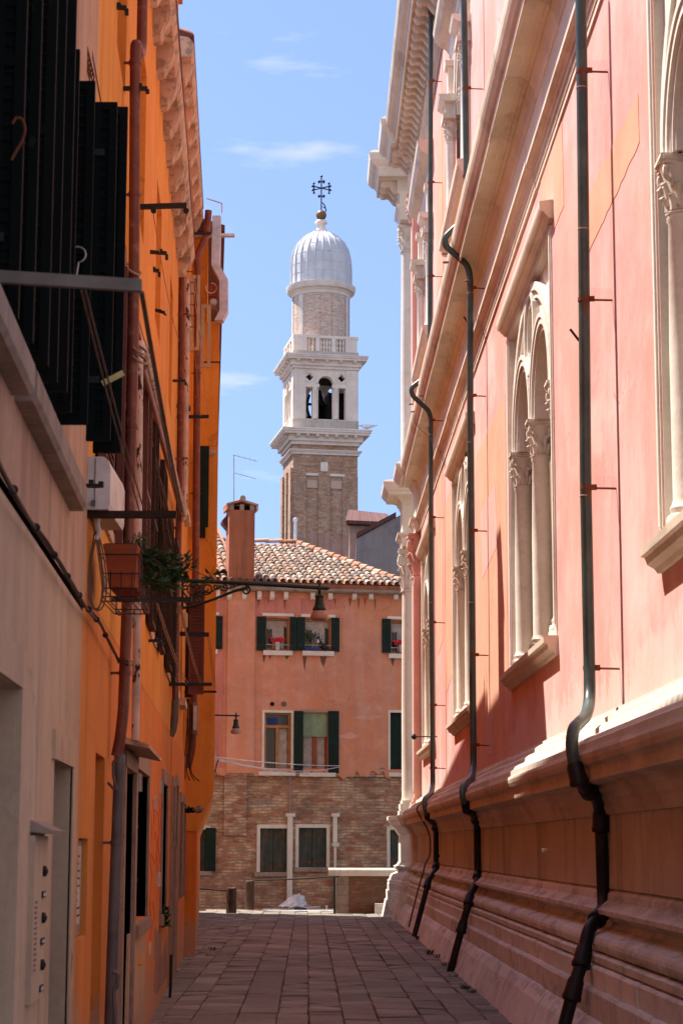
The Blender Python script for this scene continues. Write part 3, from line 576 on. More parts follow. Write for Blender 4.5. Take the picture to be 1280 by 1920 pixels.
def arc(cs, cz, r, a0, a1, n): return [(cs+math.cos(a0+(a1-a0)*k/n)*r, cz+math.sin(a0+(a1-a0)*k/n)*r) for k in range(n+1)]
def palace_window(w0, w1, full=True):
    W = thing_part('window', PF((w0+w1)/2, 2.4, z_s), pal)
    cs = (w0+w1)/2; hw = (w1-w0)/2; sp = 6.30; ra = (hw-0.30)/2; zt = z_t
    # recessed stone field with two arches and the oculus
    o0, o1 = 2.425, 2.66
    cl, crr = cs-ra, cs+ra; ri = ra-0.17
    left = w0+0.02; right = w1-0.02
    for lab, cc in (('l', cl), ('r', crr)): pass
    outer = [(left, sp)] + [(cl-ri, sp)] + arc(cl, sp, ri, math.pi, 0, 18)[1:-1] + [(cl+ri, sp), (crr-ri, sp)] + arc(crr, sp, ri, math.pi, 0, 18)[1:-1] + [(crr+ri, sp), (right, sp), (right, zt), (left, zt)]
    m = MB(PF); m.plate(outer, [arc(cs, 7.34, 0.36, 0, 2*math.pi*23/24, 23)], o0+0.05, o1)
    m.build('tympanum', 'stone', W)
    m = MB(PF)
    for cc in (cl, crr):
        m.ring(cc, sp, ri, ri+0.06, o0+0.01, o0+0.08, 0, math.pi, 22); m.ring(cc, sp, ri+0.062, ri+0.13, o0-0.02, o0+0.08, 0, math.pi, 22); m.ring(cc, sp, ri+0.132, ra+0.01, o0-0.035, o0+0.08, 0, math.pi, 22)
    m.build('arch_moulding', 'whitestone', W)
    m = MB(PF); R1 = 2*ra+0.10
    zc = sp
    k = (zt-0.03-zc)/R1                       # big arch just fits the field
    for r0, r1, oo in ((R1-0.30, R1-0.24, 0.03), (R1-0.238, R1-0.13, 0.0), (R1-0.128, R1-0.01, -0.03)):
        i = len(m.v); n = 34
        for j in range(n+1):
            a = math.pi*j/n
            for r, o in ((r0, o0+oo), (r1, o0+oo), (r1, o0+0.1), (r0, o0+0.1)): m.pt(cs+math.cos(a)*r, o, zc+math.sin(a)*r*k)
        for j in range(n):
            for q in range(4): m.face((i+j*4+q, i+j*4+(q+1) % 4, i+(j+1)*4+(q+1) % 4, i+(j+1)*4+q))
    m.build('large_arch', 'whitestone', W)
    m = MB(PF); m.ring(cs, 7.34, 0.36, 0.42, o0, o0+0.1, 0, 2*math.pi, 26); m.ring(cs, 7.34, 0.422, 0.50, o0-0.03, o0+0.1, 0, 2*math.pi, 26); m.build('oculus_ring', 'whitestone', W)
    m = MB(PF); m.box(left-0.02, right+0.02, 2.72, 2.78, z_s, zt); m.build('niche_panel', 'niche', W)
    m = MB(PF)                               # glazing bars and inner frame
    for cc in (cl, crr):
        m.box(cc-ri, cc-ri+0.06, 2.68, 2.715, z_s+0.1, sp+0.1); m.box(cc+ri-0.06, cc+ri, 2.68, 2.715, z_s+0.1, sp+0.1); m.box(cc-ri+0.061, cc+ri-0.061, 2.68, 2.715, sp-0.05, sp+0.01)
    m.build('inner_frame', 'sill', W)
    m = MB(PF)                               # flush frame and deep jambs
    for a, b_ in ((w0-0.10, w0+0.02), (w1-0.02, w1+0.10)):
        m.box(a, b_, 2.385, 2.80, z_s-0.02, zt-0.001)
        m.box(a+0.03, b_-0.03, 2.37, 2.384, z_s+0.12, zt-0.05)
    m.box(w0+0.021, w1-0.021, 2.39, 2.79, zt-0.06, zt+0.10)
    m.build('frame', 'whitestone', W)
    m = MB(PF)                               # architrave lines under the hood, then the hood
    m.box(w0-0.03, w1+0.03, 2.375, 2.42, zt-0.045, zt-0.012); m.box(w0-0.04, w1+0.04, 2.362, 2.42, zt-0.010, zt+0.015)
    m.prism([(2.41, zt+0.017), (2.35, zt+0.017), (2.33, zt+0.05), (2.31, zt+0.06), (2.30, zt+0.085), (2.275, zt+0.09), (2.262, zt+0.12), (2.255, zt+0.15), (2.255, zt+0.19), (2.41, zt+0.215)], w0-0.28, w1-0.02+0.15)
    m.build('hood', 'warmstone', W)
    m = MB(PF)
    m.prism([(2.41, z_s-0.19), (2.37, z_s-0.19), (2.35, z_s-0.16), (2.30, z_s-0.13), (2.285, z_s-0.085), (2.255, z_s-0.075), (2.25, z_s-0.02), (2.27, z_s-0.002), (2.41, z_s-0.002)], w0-0.15, w1+0.15)
    m.box(w0, w1, 2.41, 2.78, z_s-0.1, z_s+0.003); m.build('window_sill', 'warmstone', W)
    for k, cc in enumerate((cs-2*ra, cs, cs+2*ra)):
        m = MB(); c0 = PF(cc, 2.52, 0); r = 0.11
        m.lathe([(r*1.5, z_s+0.0), (r*1.5, z_s+0.07), (r*1.42, z_s+0.08), (r*1.45, z_s+0.11), (r*1.35, z_s+0.14), (r*1.15, z_s+0.15), (r*1.22, z_s+0.19), (r*1.1, z_s+0.21), (r, z_s+0.25), (r*1.0, z_s+1.3), (r*0.88, 5.84), (r*0.98, 5.86), (r*0.98, 5.89), (r*0.86, 5.9)], c0, 20)
        c_ = m.build('column', 'whitestone', W)
        m = MB(); capital(m, c0+Vector((0, 0, 5.9)), r*0.9, 0.38, seed=k); 
        m.build('capital', 'stone', c_)
        m = MB(); m.box(c0.x-0.16, c0.x+0.2, c0.y-0.14, c0.y+0.14, 6.281, 6.305); m.build('impost_block', 'stone', c_)
    return W
def thing_part(name, loc, parent):
    o = bpy.data.objects.new(name, None); col.objects.link(o); o.location = Vector(loc) - base_of(parent); o.parent = parent; o.empty_display_size = 0.2; return o
for w in WIN: palace_window(*w)

def upper_window(w0, w1):
    W = thing_part('upper_window', PF((w0+w1)/2, 2.4, 12), pal); cs = (w0+w1)/2
    m = MB(PF); m.prism([(2.41, 11.68), (2.34, 11.68), (2.30, 11.75), (2.20, 11.78), (2.185, 11.86), (2.15, 11.88), (2.14, 11.97), (2.41, 12.0)], w0-0.25, w1+0.2); m.build('window_sill', 'warmstone', W)
    for k, cc in enumerate((w0+0.35, cs, w1-0.35)):
        c0 = PF(cc, 2.36 if k != 1 else 2.5, 0); r = 0.115
        m = MB(); m.lathe([(r*1.4, 12.0), (r*1.4, 12.1), (r*1.2, 12.13), (r, 12.2), (r*0.88, 13.62), (r, 13.65), (r*0.88, 13.68)], c0, 16); c_ = m.build('column', 'whitestone', W)
        m = MB(); capital(m, c0+Vector((0, 0, 13.68)), r*0.9, 0.34, seed=k); m.build('capital', 'stone', c_)
        if k != 1:
            m = MB(PF); m.box(cc-0.25, cc+0.25, 2.18, 2.42, 14.022, 14.12); m.box(cc-0.22, cc+0.22, 2.22, 2.42, 14.121, 14.3); m.prism([(2.41, 14.301), (2.2, 14.301), (2.12, 14.36), (2.10, 14.42), (2.41, 14.43)], cc-0.34, cc+0.34); m.build('entablature_block', 'stone', W)
            m = MB(PF); m.box(cc-0.12, cc+0.12, 2.28, 2.41, 14.431, 15.0); m.box(cc-0.17, cc+0.17, 2.23, 2.41, 15.001, 15.1); m.build('pilaster', 'stone', W)
    m = MB(PF); m.ring(cs, 14.02, (w1-w0)/2-0.75, (w1-w0)/2-0.6, 2.40, 2.5, 0, math.pi, 26); m.ring(cs, 14.02, (w1-w0)/2-0.6, (w1-w0)/2-0.45, 2.37, 2.5, 0, math.pi, 26); m.build('arch_moulding', 'whitestone', W)
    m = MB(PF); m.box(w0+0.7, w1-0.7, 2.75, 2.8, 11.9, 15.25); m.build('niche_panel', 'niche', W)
    m = MB(PF); m.prism([(2.41, 15.5), (2.33, 15.5), (2.30, 15.56), (2.2, 15.62), (2.14, 15.66), (2.08, 15.78), (2.06, 15.88), (2.41, 15.92)], w0-0.2, w1+0.2); m.build('hood', 'warmstone', W)
    m = MB(PF); m.prism([(2.41, 15.2), (2.37, 15.2), (2.36, 15.35), (2.34, 15.36), (2.33, 15.499), (2.41, 15.499)], w0-0.05, w1+0.05); m.build('lintel', 'whitestone', W)
for w in UW: upper_window(*w)

# ---- corner pilasters and columns carrying stepped entablatures
def mblock(m, s0, s1, prof, da):      # a piece of entablature stepping forward by da, with mitred-looking returns
    for k in range(len(prof)-1):
        (a0, z0), (a1, z1) = prof[k], prof[k+1]
        if abs(z1-z0) < 1e-4: continue
        g = da; i = len(m.v)
        ex0, ex1 = 2.40-a0, 2.40-a1
        for (a, ex, z) in ((a0, ex0, z0), (a1, ex1, z1)):
            m.pt(s0-ex*0.55, a-g, z); m.pt(s1+ex*0.55, a-g, z); m.pt(s1+ex*0.55, 2.7, z); m.pt(s0-ex*0.55, 2.7, z)
        for q in range(4): m.face((i+q, i+(q+1) % 4, i+4+(q+1) % 4, i+4+q))
        m.face((i, i+1, i+2, i+3)); m.face((i+4, i+5, i+6, i+7))
ENT = [(2.378, 8.64), (2.378, 8.70), (2.366, 8.706), (2.352, 8.835), (2.33, 8.85), (2.27, 8.905), (2.27, 8.955), (2.385, 8.957), (2.385, 9.60), (2.345, 9.70), (2.30, 9.76), (2.30, 9.79), (2.20, 9.84), (2.055, 9.845), (2.035, 9.91), (1.985, 9.95), (1.935, 10.03), (1.925, 10.14), (2.0, 10.2)]
TOPE = [(2.37, 16.66), (2.36, 16.80), (2.34, 16.93), (2.27, 17.0), (2.27, 17.04), (2.36, 17.045), (2.36, 17.30), (2.29, 17.36), (2.3, 17.37), (2.3, 17.66), (1.86, 17.665), (1.84, 17.67), (1.83, 17.82), (1.78, 17.9), (1.70, 17.95), (1.63, 18.05), (1.60, 18.22), (1.7, 18.3)]
def corner(s0, s1, da, shaft, name, mat, round_):
    C = thing_part(name, PF((s0+s1)/2, 2.3, 0), pal); sm = (s0+s1)/2; wd = s1-s0
    m = MB(PF); mblock(m, s0, s1, ENT, da); m.build('stepped_entablature', 'stone', C)
    m = MB(PF); mblock(m, s0, s1, TOPE, da+0.02); m.build('stepped_entablature', 'stone', C)
    for zz in (17.36,):
        for k in range(3):
            m = MB(PF); modillion(m, s0+wd*(0.12+0.38*k), 0.15, da+0.02); m.build('modillion', 'warmstone', C)
    # pedestal
    PED = [(1.83, -0.1), (1.93, 0.40), (1.96, 0.402), (1.955, 0.61), (1.99, 0.612), (1.985, 0.765), (2.0, 0.77), (1.99, 0.83), (2.03, 0.86), (2.04, 0.92), (2.08, 0.98), (2.17, 1.01), (2.2, 1.06), (2.15, 1.10), (2.13, 1.16), (2.2, 1.19), (2.25, 1.27)]
    PED2 = [(2.25, 1.27), (2.25, 1.86), (2.2, 1.93), (2.13, 2.03), (2.05, 2.09), (2.03, 2.17), (1.98, 2.22), (1.975, 2.29), (2.0, 2.31)]
    m = MB(PF); mblock(m, s0, s1, PED, da*0.75); m.build('pedestal', 'plinth', C)
    m = MB(PF); mblock(m, s0, s1, PED2, da*0.75); m.build('pedestal_die', 'whitestone', C)
    for (z0, z1, cap0, cap1, da2) in ((2.31, 7.62, 7.62, 8.62, 0), (10.2, 16.0, 16.0, 16.64, 0)):
        aa = 2.32-da*0.75; m = MB(PF)
        for (zz0, zz1, e) in ((z0, z0+0.12, 0.09), (z0+0.121, z0+0.18, 0.06), (z0+0.181, z0+0.28, 0.07), (z0+0.281, z0+0.36, 0.03)):
            m.box(s0+0.1-e, s1-0.1+e, aa-e, 2.6, zz0, zz1)
        if round_:
            m.lathe([(0.2, z0+0.361), (0.185, z0+0.45), (0.185, (z0+z1)/2), (0.165, z1-0.03), (0.19, z1-0.02), (0.19, z1)], PF(sm, aa+0.17, 0), 18)
        else:
            m.box(s0+0.1, s1-0.1, aa, 2.6, z0+0.361, z1); m.box(s0+0.18, s1-0.18, aa-0.014, aa-0.001, z0+0.5, z1-0.15)
        m.build('shaft', mat if (z0 < 5 or True) else mat, C)
        m = MB(); c0 = PF(sm, aa+0.17, cap0); capital(m, c0, 0.17 if round_ else 0.2, cap1-cap0, n=8); m.build('capital', mat, C)
    return C
corner(45.2, 46.2, 0.10, 0, 'corner_pilaster', 'pinkstone', False)
corner(47.5, 48.6, 0.30, 0, 'corner_column', 'whitestone', True)

# ============================================================ LEFT HOUSES
def lbox(m, s0, s1, o0, o1, z0, z1): m.box(s0, s1, o0, o1, z0, z1)
def part(mat, name, parent, F=LF, boxes=()):
    m = MB(F)
    for q in boxes: m.box(*q)
    return m.build(name, mat, parent)
def footprint(m, poly, z0, z1):
    n = len(poly); i = len(m.v)
    for x, y in poly: m.v.append(Vector((x, y, z0)))
    for x, y in poly: m.v.append(Vector((x, y, z1)))
    for k in range(n): m.face((i+k, i+(k+1) % n, i+n+(k+1) % n, i+n+k))
    m.face([i+k for k in range(n)][::-1]); m.face([i+n+k for k in range(n)])
def louvre(m, s0, s1, o0, o1, z0, z1, along='s', F=None, n=None, fr=0.04, solid=True):
    # a louvred leaf lying along the wall ('s') or standing out from it ('o'); one joined shape per leaf
    n = n or int((z1-z0-2*fr)/0.045)
    if along == 's':
        m.box(s0, s0+fr, o0, o1, z0, z1); m.box(s1-fr, s1, o0, o1, z0, z1); m.box(s0+fr, s1-fr, o0, o1, z0, z0+fr); m.box(s0+fr, s1-fr, o0, o1, z1-fr, z1); m.box(s0+fr, s1-fr, o0, o1, (z0+z1)/2-fr/2, (z0+z1)/2+fr/2)
    else:
        m.box(s0, s1, o0, o0+fr, z0, z1); m.box(s0, s1, o1-fr, o1, z0, z1); m.box(s0, s1, o0+fr, o1-fr, z0, z0+fr); m.box(s0, s1, o0+fr, o1-fr, z1-fr, z1); m.box(s0, s1, o0+fr, o1-fr, (z0+z1)/2-fr/2, (z0+z1)/2+fr/2)
    if solid:
        if along == 's': m.box(s0+fr, s1-fr, (o0+o1)/2-0.006, (o0+o1)/2+0.006, z0+fr, z1-fr)
        else: m.box((s0+s1)/2-0.006, (s0+s1)/2+0.006, o0+fr, o1-fr, z0+fr, z1-fr)
    for k in range(n):
        z = z0+fr+(z1-z0-2*fr)*(k+0.5)/n; h = 0.026
        if along == 's':
            i = len(m.v)
            for a in (s0+fr, s1-fr):
                for o, zz in ((o0+0.004, z+h/2+0.004), (o1-0.004, z-h/2+0.004), (o1-0.004, z-h/2-0.004), (o0+0.004, z+h/2-0.004)): m.pt(a, o, zz)
        else:
            i = len(m.v)
            for a in (o0+fr, o1-fr):
                for s_, zz in ((s1-0.004, z+h/2+0.004), (s0+0.004, z-h/2+0.004), (s0+0.004, z-h/2-0.004), (s1-0.004, z+h/2-0.004)): m.pt(s_, a, zz)
        for q in range(4): m.face((i+q, i+(q+1) % 4, i+4+(q+1) % 4, i+4+q))
        m.face((i, i+1, i+2, i+3)); m.face((i+4, i+5, i+6, i+7))

def LFB(s, o, z): return LF(s, o-0.035, z)
# ---- near beige-pink house
ho = thing('beige_house', LF(8.5, 0, 0), 'beige pink plastered house nearest on the left with black green shutters', 'house')
E1 = 10.28
m = MB(LFB); wallgrid(m, 4.2, E1, -0.1, 2.78, [(5.4, 7.31, -0.1, 2.16), (8.92, 9.78, -0.1, 1.97)], 0.035, 0.30); m.face([m.pt(E1, 0.035, -0.1), m.pt(E1, -1.2, -0.1), m.pt(E1, -1.2, 2.78), m.pt(E1, 0.035, 2.78)])
m.build('lower_wall', 'beige', ho)
m = MB(LFB); m.prism([(0.035, 2.78), (0.012, 2.80), (-0.3, 2.80), (-0.3, 2.78)], 4.2, E1); m.build('ledge', 'beige', ho)
m = MB(LF); wallgrid(m, 4.2, E1, 2.80, 8.8, [(5.5, 6.7, 3.3, 5.0), (7.6, 8.65, 3.3, 5.0), (5.5, 6.7, 6.4, 8.0), (7.6, 8.65, 6.4, 8.0)], 0.012, 0.28); m.face([m.pt(E1, 0.012, 2.8), m.pt(E1, -1.2, 2.8), m.pt(E1, -1.2, 8.8), m.pt(E1, 0.012, 8.8)])
m.build('upper_wall', 'beigeup', ho)
m = MB(LF); m.box(4.2, E1-0.01, -1.2, -0.33, -0.1, 8.8); m.build('inner_wall', 'grime', ho)
m = MB(LFB); m.box(5.42, 7.29, -0.285, -0.2, 0, 2.14); m.build('gate', 'grime', ho)
m = MB(LFB); m.box(8.93, 9.77, -0.285, -0.22, 0, 1.95); d = m.build('door', 'darkbrown', ho); m = MB(LFB); m.box(9.0, 9.03, -0.22, -0.17, 0.95, 1.05); m.build('handle', 'rod', d)
m = MB(LFB); m.box(9.781, 9.80, -0.20, 0.043, 0, 1.97); m.build('door_jamb', 'grime', ho)
m = MB(LFB); m.box(8.80, 9.92, 0.034, 0.05, 1.972, 2.10); m.box(9.781, 9.92, 0.034, 0.05, 0.0, 1.971); m.build('door_surround', 'beige', ho)
m = MB(LFB); m.box(5.3, 7.42, 0.034, 0.06, 2.162, 2.30); m.box(7.312, 7.42, 0.034, 0.06, 0, 2.161); m.build('gate_surround', 'beige', ho)
for a, b_ in ((5.2, 6.82), (6.90, 9.26)):
    m = MB(LF); rnd = random.Random(int(a*10)); m.prism([(0.0, 3.13), (0.075, 3.13), (0.09, 3.15), (0.09, 3.235), (0.08, 3.25), (0.0, 3.27)], a, b_); m.build('window_sill', 'sill', ho)
for (a, b_, z0, z1) in ((5.5, 6.7, 3.3, 5.0), (7.6, 8.65, 3.3, 5.0), (5.5, 6.7, 6.4, 8.0), (7.6, 8.65, 6.4, 8.0)):
    m = MB(LF); m.box(a, b_, -0.28, -0.2, z0, z1); m.build('window', 'window', ho)
def leafs(par, spec, mat):
    for (s0, s1, o0, o1, z0, z1, al) in spec:
        m = MB(LF); louvre(m, s0, s1, o0, o1, z0, z1, al, fr=0.035); sh = m.build('shutter', mat, par)
        m = MB(LF)
        for zz in (z0+0.25, z1-0.25):
            if al == 'o': m.box(s0-0.008, s0-0.001, o0-0.01, (o0+o1)/2, zz, zz+0.03)
            else: m.box(s0, s0+0.25, o1+0.001, o1+0.007, zz, zz+0.03)
        m.build('hinge', 'black', sh)
leafs(ho, [(6.30, 6.335, -0.02, 0.085, 3.27, 5.0, 'o'), (6.62, 6.655, 0.0, 0.10, 3.27, 5.0, 'o'), (6.95, 6.985, 0.02, 0.12, 3.27, 5.0, 'o'), (7.25, 7.285, 0.0, 0.125, 3.28, 5.0, 'o'), (7.55, 7.585, 0.015, 0.135, 3.31, 5.0, 'o'),
           (8.15, 8.185, 0.0, 0.10, 3.36, 4.93, 'o'), (8.38, 8.415, 0.02, 0.15, 3.36, 4.88, 'o'), (8.58, 8.615, 0.13, 0.235, 3.33, 4.86, 'o'), (8.85, 8.885, 0.14, 0.265, 3.33, 4.94, 'o')], 'shutter')
m = MB(LF); m.prism([(0.0, 8.7), (0.35, 8.7), (0.4, 8.76), (0.4, 8.83), (-1.2, 9.4), (-1.2, 8.7)], 4.2, E1+0.05); m.build('eave', 'beigeup', ho)
# shutter hooks
for (x, y, Y) in ((40, 262, 6.7), (150, 490, 8.35)):
    c = P(x, y, Y); pts = [c + Vector((0.10*math.sin(t*0.33)*0.35, 0, 0.055*math.cos(t*0.33)) ) for t in range(12)]
    m = MB(); m.tube([c + Vector((-0.02, 0, -0.12))] + [c + Vector((-0.01+0.035*math.sin(k*0.5), 0, 0.03+0.035*math.cos(k*0.5))) for k in range(6, -3, -1)], 0.004, 6); m.build('hook', 'rod', ho)

# ---- eave builder for the orange houses
def eave(par, s0, s1, z, o0, n, step=0.80, first=0.4, out=0.2):
    m = MB(LF); s = s0; pr = [(o0-0.02, z+0.02)]
    for k in range(7): a = R(-60+ 22*k); pr.append((o0 + out*0.55 + out*0.45*math.cos(a), z+0.14 + 0.13*math.sin(a)))
    pr += [(o0+out*0.6, z+0.28), (o0-0.02, z+0.30)]
    rnd = random.Random(5)
    while s < s1-0.01:
        e = min(s+0.80, s1); m.prism([(o+rnd.uniform(-.003, .003), zz) for o, zz in pr], s+0.003, e-0.003); s = e
    m.build('gutter', 'corbel', par)
    s = s0+first
    while s < s1-0.1:
        m = MB(LF); w = 0.10; i0 = []
        pr2 = [(o0-0.01, z-0.24)]
        for k in range(9):
            a = R(-90+14*k); pr2.append((o0+0.02 + (out*0.72)*math.cos(R(90-11.2*k)), z-0.17+0.19*(1-math.cos(R(11.2*k))) ))
        pr2 += [(o0+out*0.8, z+0.04), (o0-0.01, z+0.04)]
        m.prism(pr2, s-w, s+w)
        m.prism([(o-0.0+0.0, zz) for o, zz in [(o0-0.01, z-0.20), (o0+out*0.35, z-0.19), (o0+out*0.62, z-0.09), (o0+out*0.68, z+0.03), (o0-0.01, z+0.03)]], s-w-0.035, s+w+0.035)
        c_ = m.build('corbel', 'corbel', par); s += step
    # roof with cover tiles at the edge
    m = MB(LF); m.prism([(o0+out*0.95, z+0.285), (o0+out*1.0, z+0.31), (-4.2, z+1.85), (-4.2, z+1.6), (o0-0.02, z+0.305), (o0+out*0.6, z+0.285)], s0, s1); rf = m.build('roof', 'redtile', par)
    m = MB(LF); s = s0+0.1
    while s < s1:
        for q in range(2):
            i = len(m.v); oo = o0+out*0.90-0.36*q; zz = z+0.30+0.13*q; n = 6
            for (o, dz, r) in ((oo, 0.0, 0.085), (oo-0.4, 0.148, 0.07)):
                for k in range(n+1):
                    a = math.pi*k/n; m.pt(s+math.cos(a)*r, o, zz+dz+math.sin(a)*r)
            for k in range(n+1): 
                a = math.pi*k/n; m.pt(s+math.cos(a)*0.07, oo, zz+math.sin(a)*0.07)
            for k in range(n): m.face((i+k, i+k+1, i+n+1+k+1, i+n+1+k)); m.face((i+k, i+k+1, i+2*n+2+k+1, i+2*n+2+k))
        s += 0.2
    m.build('edge_tiles', 'ridge', rf)

# ---- first orange house
h1 = thing('orange_house', LF(17, 0, 0), 'orange plastered house with brown shutters and corbelled gutter next to the beige house', 'house')
S1a, S1b = E1+0.005, 24.0
gops = [(10.35, 11.0, 1.13, 1.64), (11.45, 12.23, -0.1, 2.12), (14.15, 15.5, -0.1, 2.14), (15.95, 17.95, 1.0, 2.2), (21.3, 22.7, 0.9, 2.25)]
m = MB(LF); wallgrid(m, S1a, S1b, -0.1, 2.9, gops, 0.0, 0.24); m.build('lower_wall', 'orangelow', h1)
fops = [(14.6, 15.5, 3.5, 5.2), (17.7, 18.9, 3.5, 5.2), (21.9, 22.9, 3.5, 5.05), (11.6, 12.4, 3.5, 5.2)]
sops = [(11.9, 12.8, 6.5, 7.7), (14.6, 15.5, 6.3, 7.7), (17.7, 18.8, 6.3, 7.6), (21.2, 22.1, 6.3, 7.7)]
m = MB(LF); wallgrid(m, S1a, S1b, 2.9, 8.64, fops+sops, 0.002, 0.22); m.build('upper_wall', 'orange', h1)
m = MB(LF); m.box(S1a, S1b, -4.2, -0.245, -0.1, 8.88); m.box(S1a, S1b, -0.244, -0.002, 8.1, 8.53); m.build('inner_wall', 'orangelow', h1)
m = MB(LF); m.box(11.46, 12.22, -0.243, -0.19, 0, 2.1); m.box(11.7, 11.73, -0.188, -0.15, 0.95, 1.0); m.build('door', 'orangedark', h1)
m = MB(LF); m.box(14.16, 15.49, -0.243, -0.17, 0, 2.12); m.build('door', 'grime', h1)
m = MB(LF); m.box(14.0, 14.15, -0.1, 0.03, 0, 2.14); m.box(15.5, 15.66, -0.1, 0.03, 0, 2.14); m.box(14.0, 15.66, -0.1, 0.035, 2.142, 2.25); m.build('door_frame', 'sill', h1)
m = MB(LF); m.prism([(0.0, 2.29), (0.20, 2.25), (0.20, 2.275), (0.0, 2.34)], 13.7, 15.9); m.build('door_canopy', 'corbel', h1)
for (a, b_, z0, z1) in ((15.95, 17.95, 1.0, 2.2), (21.3, 22.7, 0.9, 2.25)):
    W = thing_part('window', LF((a+b_)/2, 0, z0), h1)
    m = MB(LF); m.box(a, b_, -0.24, -0.2, z0, z1); m.build('pane', 'window', W)
    m = MB(LF); m.box(a-0.12, a, -0.1, 0.02, z0, z1); m.box(b_, b_+0.12, -0.1, 0.02, z0, z1); m.box(a-0.12, b_+0.12, -0.1, 0.022, z1+0.001, z1+0.14); m.build('frame', 'sill', W)
    m = MB(LF); m.box(a-0.15, b_+0.15, -0.1, 0.05, z0-0.1, z0-0.001); m.build('sill', 'sill', W)
    m = MB(LF); 
    for k in range(9): s = a+(b_-a)*(k+0.5)/9; m.box(s-0.008, s+0.008, -0.09, -0.074, z0, z1)
    for zz in (z0+0.3, z0+0.75): m.box(a, b_, -0.073, -0.065, zz, zz+0.03)
    m.build('grille', 'black', W)
for k, (a, b_, z0, z1) in enumerate(fops+sops):
    W = thing_part('window', LF((a+b_)/2, 0, z0), h1)
    m = MB(LF); m.box(a+0.001, b_-0.001, -0.21, -0.17, z0, z1); m.build('pane', 'window' if k < 4 else 'orangedark', W)
    if k < 4:
        m = MB(LF); m.box(a-0.04, b_+0.04, -0.05, 0.02, z0-0.07, z0-0.001); m.build('sill', 'corbel', W)
        m = MB(LF); m.box((a+b_)/2-0.03, (a+b_)/2+0.03, -0.169, -0.14, z0, z1); m.box(a+0.01, b_-0.01, -0.169, -0.15, z1-0.5, z1-0.45); m.build('casement', 'darkbrown', W)
        for (c, d) in ((a-0.75, a-0.03), (b_+0.03, b_+0.75)):
            if k == 1 and c > a: d = b_+0.95
            m = MB(LF); louvre(m, c, d, 0.02, 0.065, z0-0.05, z1+0.03); m.build('shutter', 'shutbrown' if k in (0, 3) else 'darkbrown', W)
eave(h1, S1a, S1b-0.01, 8.60, 0.0, 0, 0.80, 0.55, 0.19)
# bare and patched plaster, graffiti, vents
def wallpatch(pts, mat, name, par, o=0.003, th=0.004, sx=None):
    q = [Lp(x, y, o) for x, y in pts]; m = MB(LF); m.wprism(q, o, o-0.02); return m.build(name, mat, par)
wallpatch([(243, 1752), (271, 1726), (274, 1750), (272, 1918), (266, 1960), (236, 2010)], 'beige', 'bare_plaster_patch', h1)
wallpatch([(291, 1740), (301, 1748), (303, 1800), (312, 1760), (314, 1830), (302, 1850), (294, 1865), (289, 1850), (291, 1800)], 'barestain', 'bare_plaster_patch', h1)
wallpatch([(281, 1768), (284, 1765), (283, 1790), (280, 1789)], 'white', 'bare_plaster_patch', h1, 0.004)
wallpatch([(260, 1792), (266, 1800), (266, 1809), (259, 1809)], 'orange', 'bare_plaster_patch', h1, 0.008)
gr = MB(LF)
for ln in ([(283, 1520), (286, 1560), (281, 1600), (285, 1640), (281, 1690), (284, 1740)], [(290, 1540), (297, 1520), (299, 1570), (293, 1600), (298, 1640)], [(286, 1580), (292, 1560), (296, 1590), (290, 1620), (284, 1600)], [(299, 1500), (302, 1540), (296, 1580), (300, 1620)], [(281, 1700), (287, 1690), (290, 1720), (283, 1745), (281, 1765)], [(292, 1630), (300, 1650), (295, 1690)], [(287, 1500), (289, 1545), (284, 1565)]):
    for k in range(len(ln)-1):
        a, b_ = ln[k], ln[k+1]; q = [Lp(a[0]-0.35, a[1], 0.002), Lp(a[0]+0.45, a[1], 0.002), Lp(b_[0]+0.45, b_[1], 0.002), Lp(b_[0]-0.35, b_[1], 0.002)]; gr.wprism(q, 0.002+0.0003*k, -0.01)
gr.build('graffiti', 'graffiti', h1)
def vent(x0, y0, x1, y1):
    s0, z1 = Lp(x0, y0); s1, _ = Lp(x1, y0); _, z0 = Lp(x0, y1); m = MB(LF); s1 = s0+0.22
    m.box(s0, s1, 0.0, 0.012, z0, z1); n = 8
    for k in range(n): z = z0+(z1-z0)*(k+0.5)/n; m.prism([(0.012, z-0.006), (0.028, z-0.006), (0.012, z+0.008)], s0+0.012, s1-0.012)
    m.build('vent_grille', 'white', h1)
vent(260, 1450, 264, 1484); vent(300, 1462, 304, 1488); vent(290, 1490, 294, 1519); vent(296, 1635, 299, 1662)
# notice case set in the wall
nb = tag(part('sill', 'notice_case', None, LF, [(10.37, 10.98, -0.05, -0.03, 1.14, 1.63)]), 'shallow wall niche holding a printed notice beside the beige house corner', 'notice board')
m = MB(LF); m.box(10.40, 10.90, -0.0295, -0.026, 1.2, 1.60)
m.build('notice_sheet', 'paper', nb)
m = MB(LF)
rnd = random.Random(2)
for k in range(9): m.box(10.44, 10.44+rnd.uniform(0.25, 0.42), -0.0255, -0.0245, 1.24+0.038*k, 1.248+0.038*k)
m.build('printed_lines', 'dim', nb)

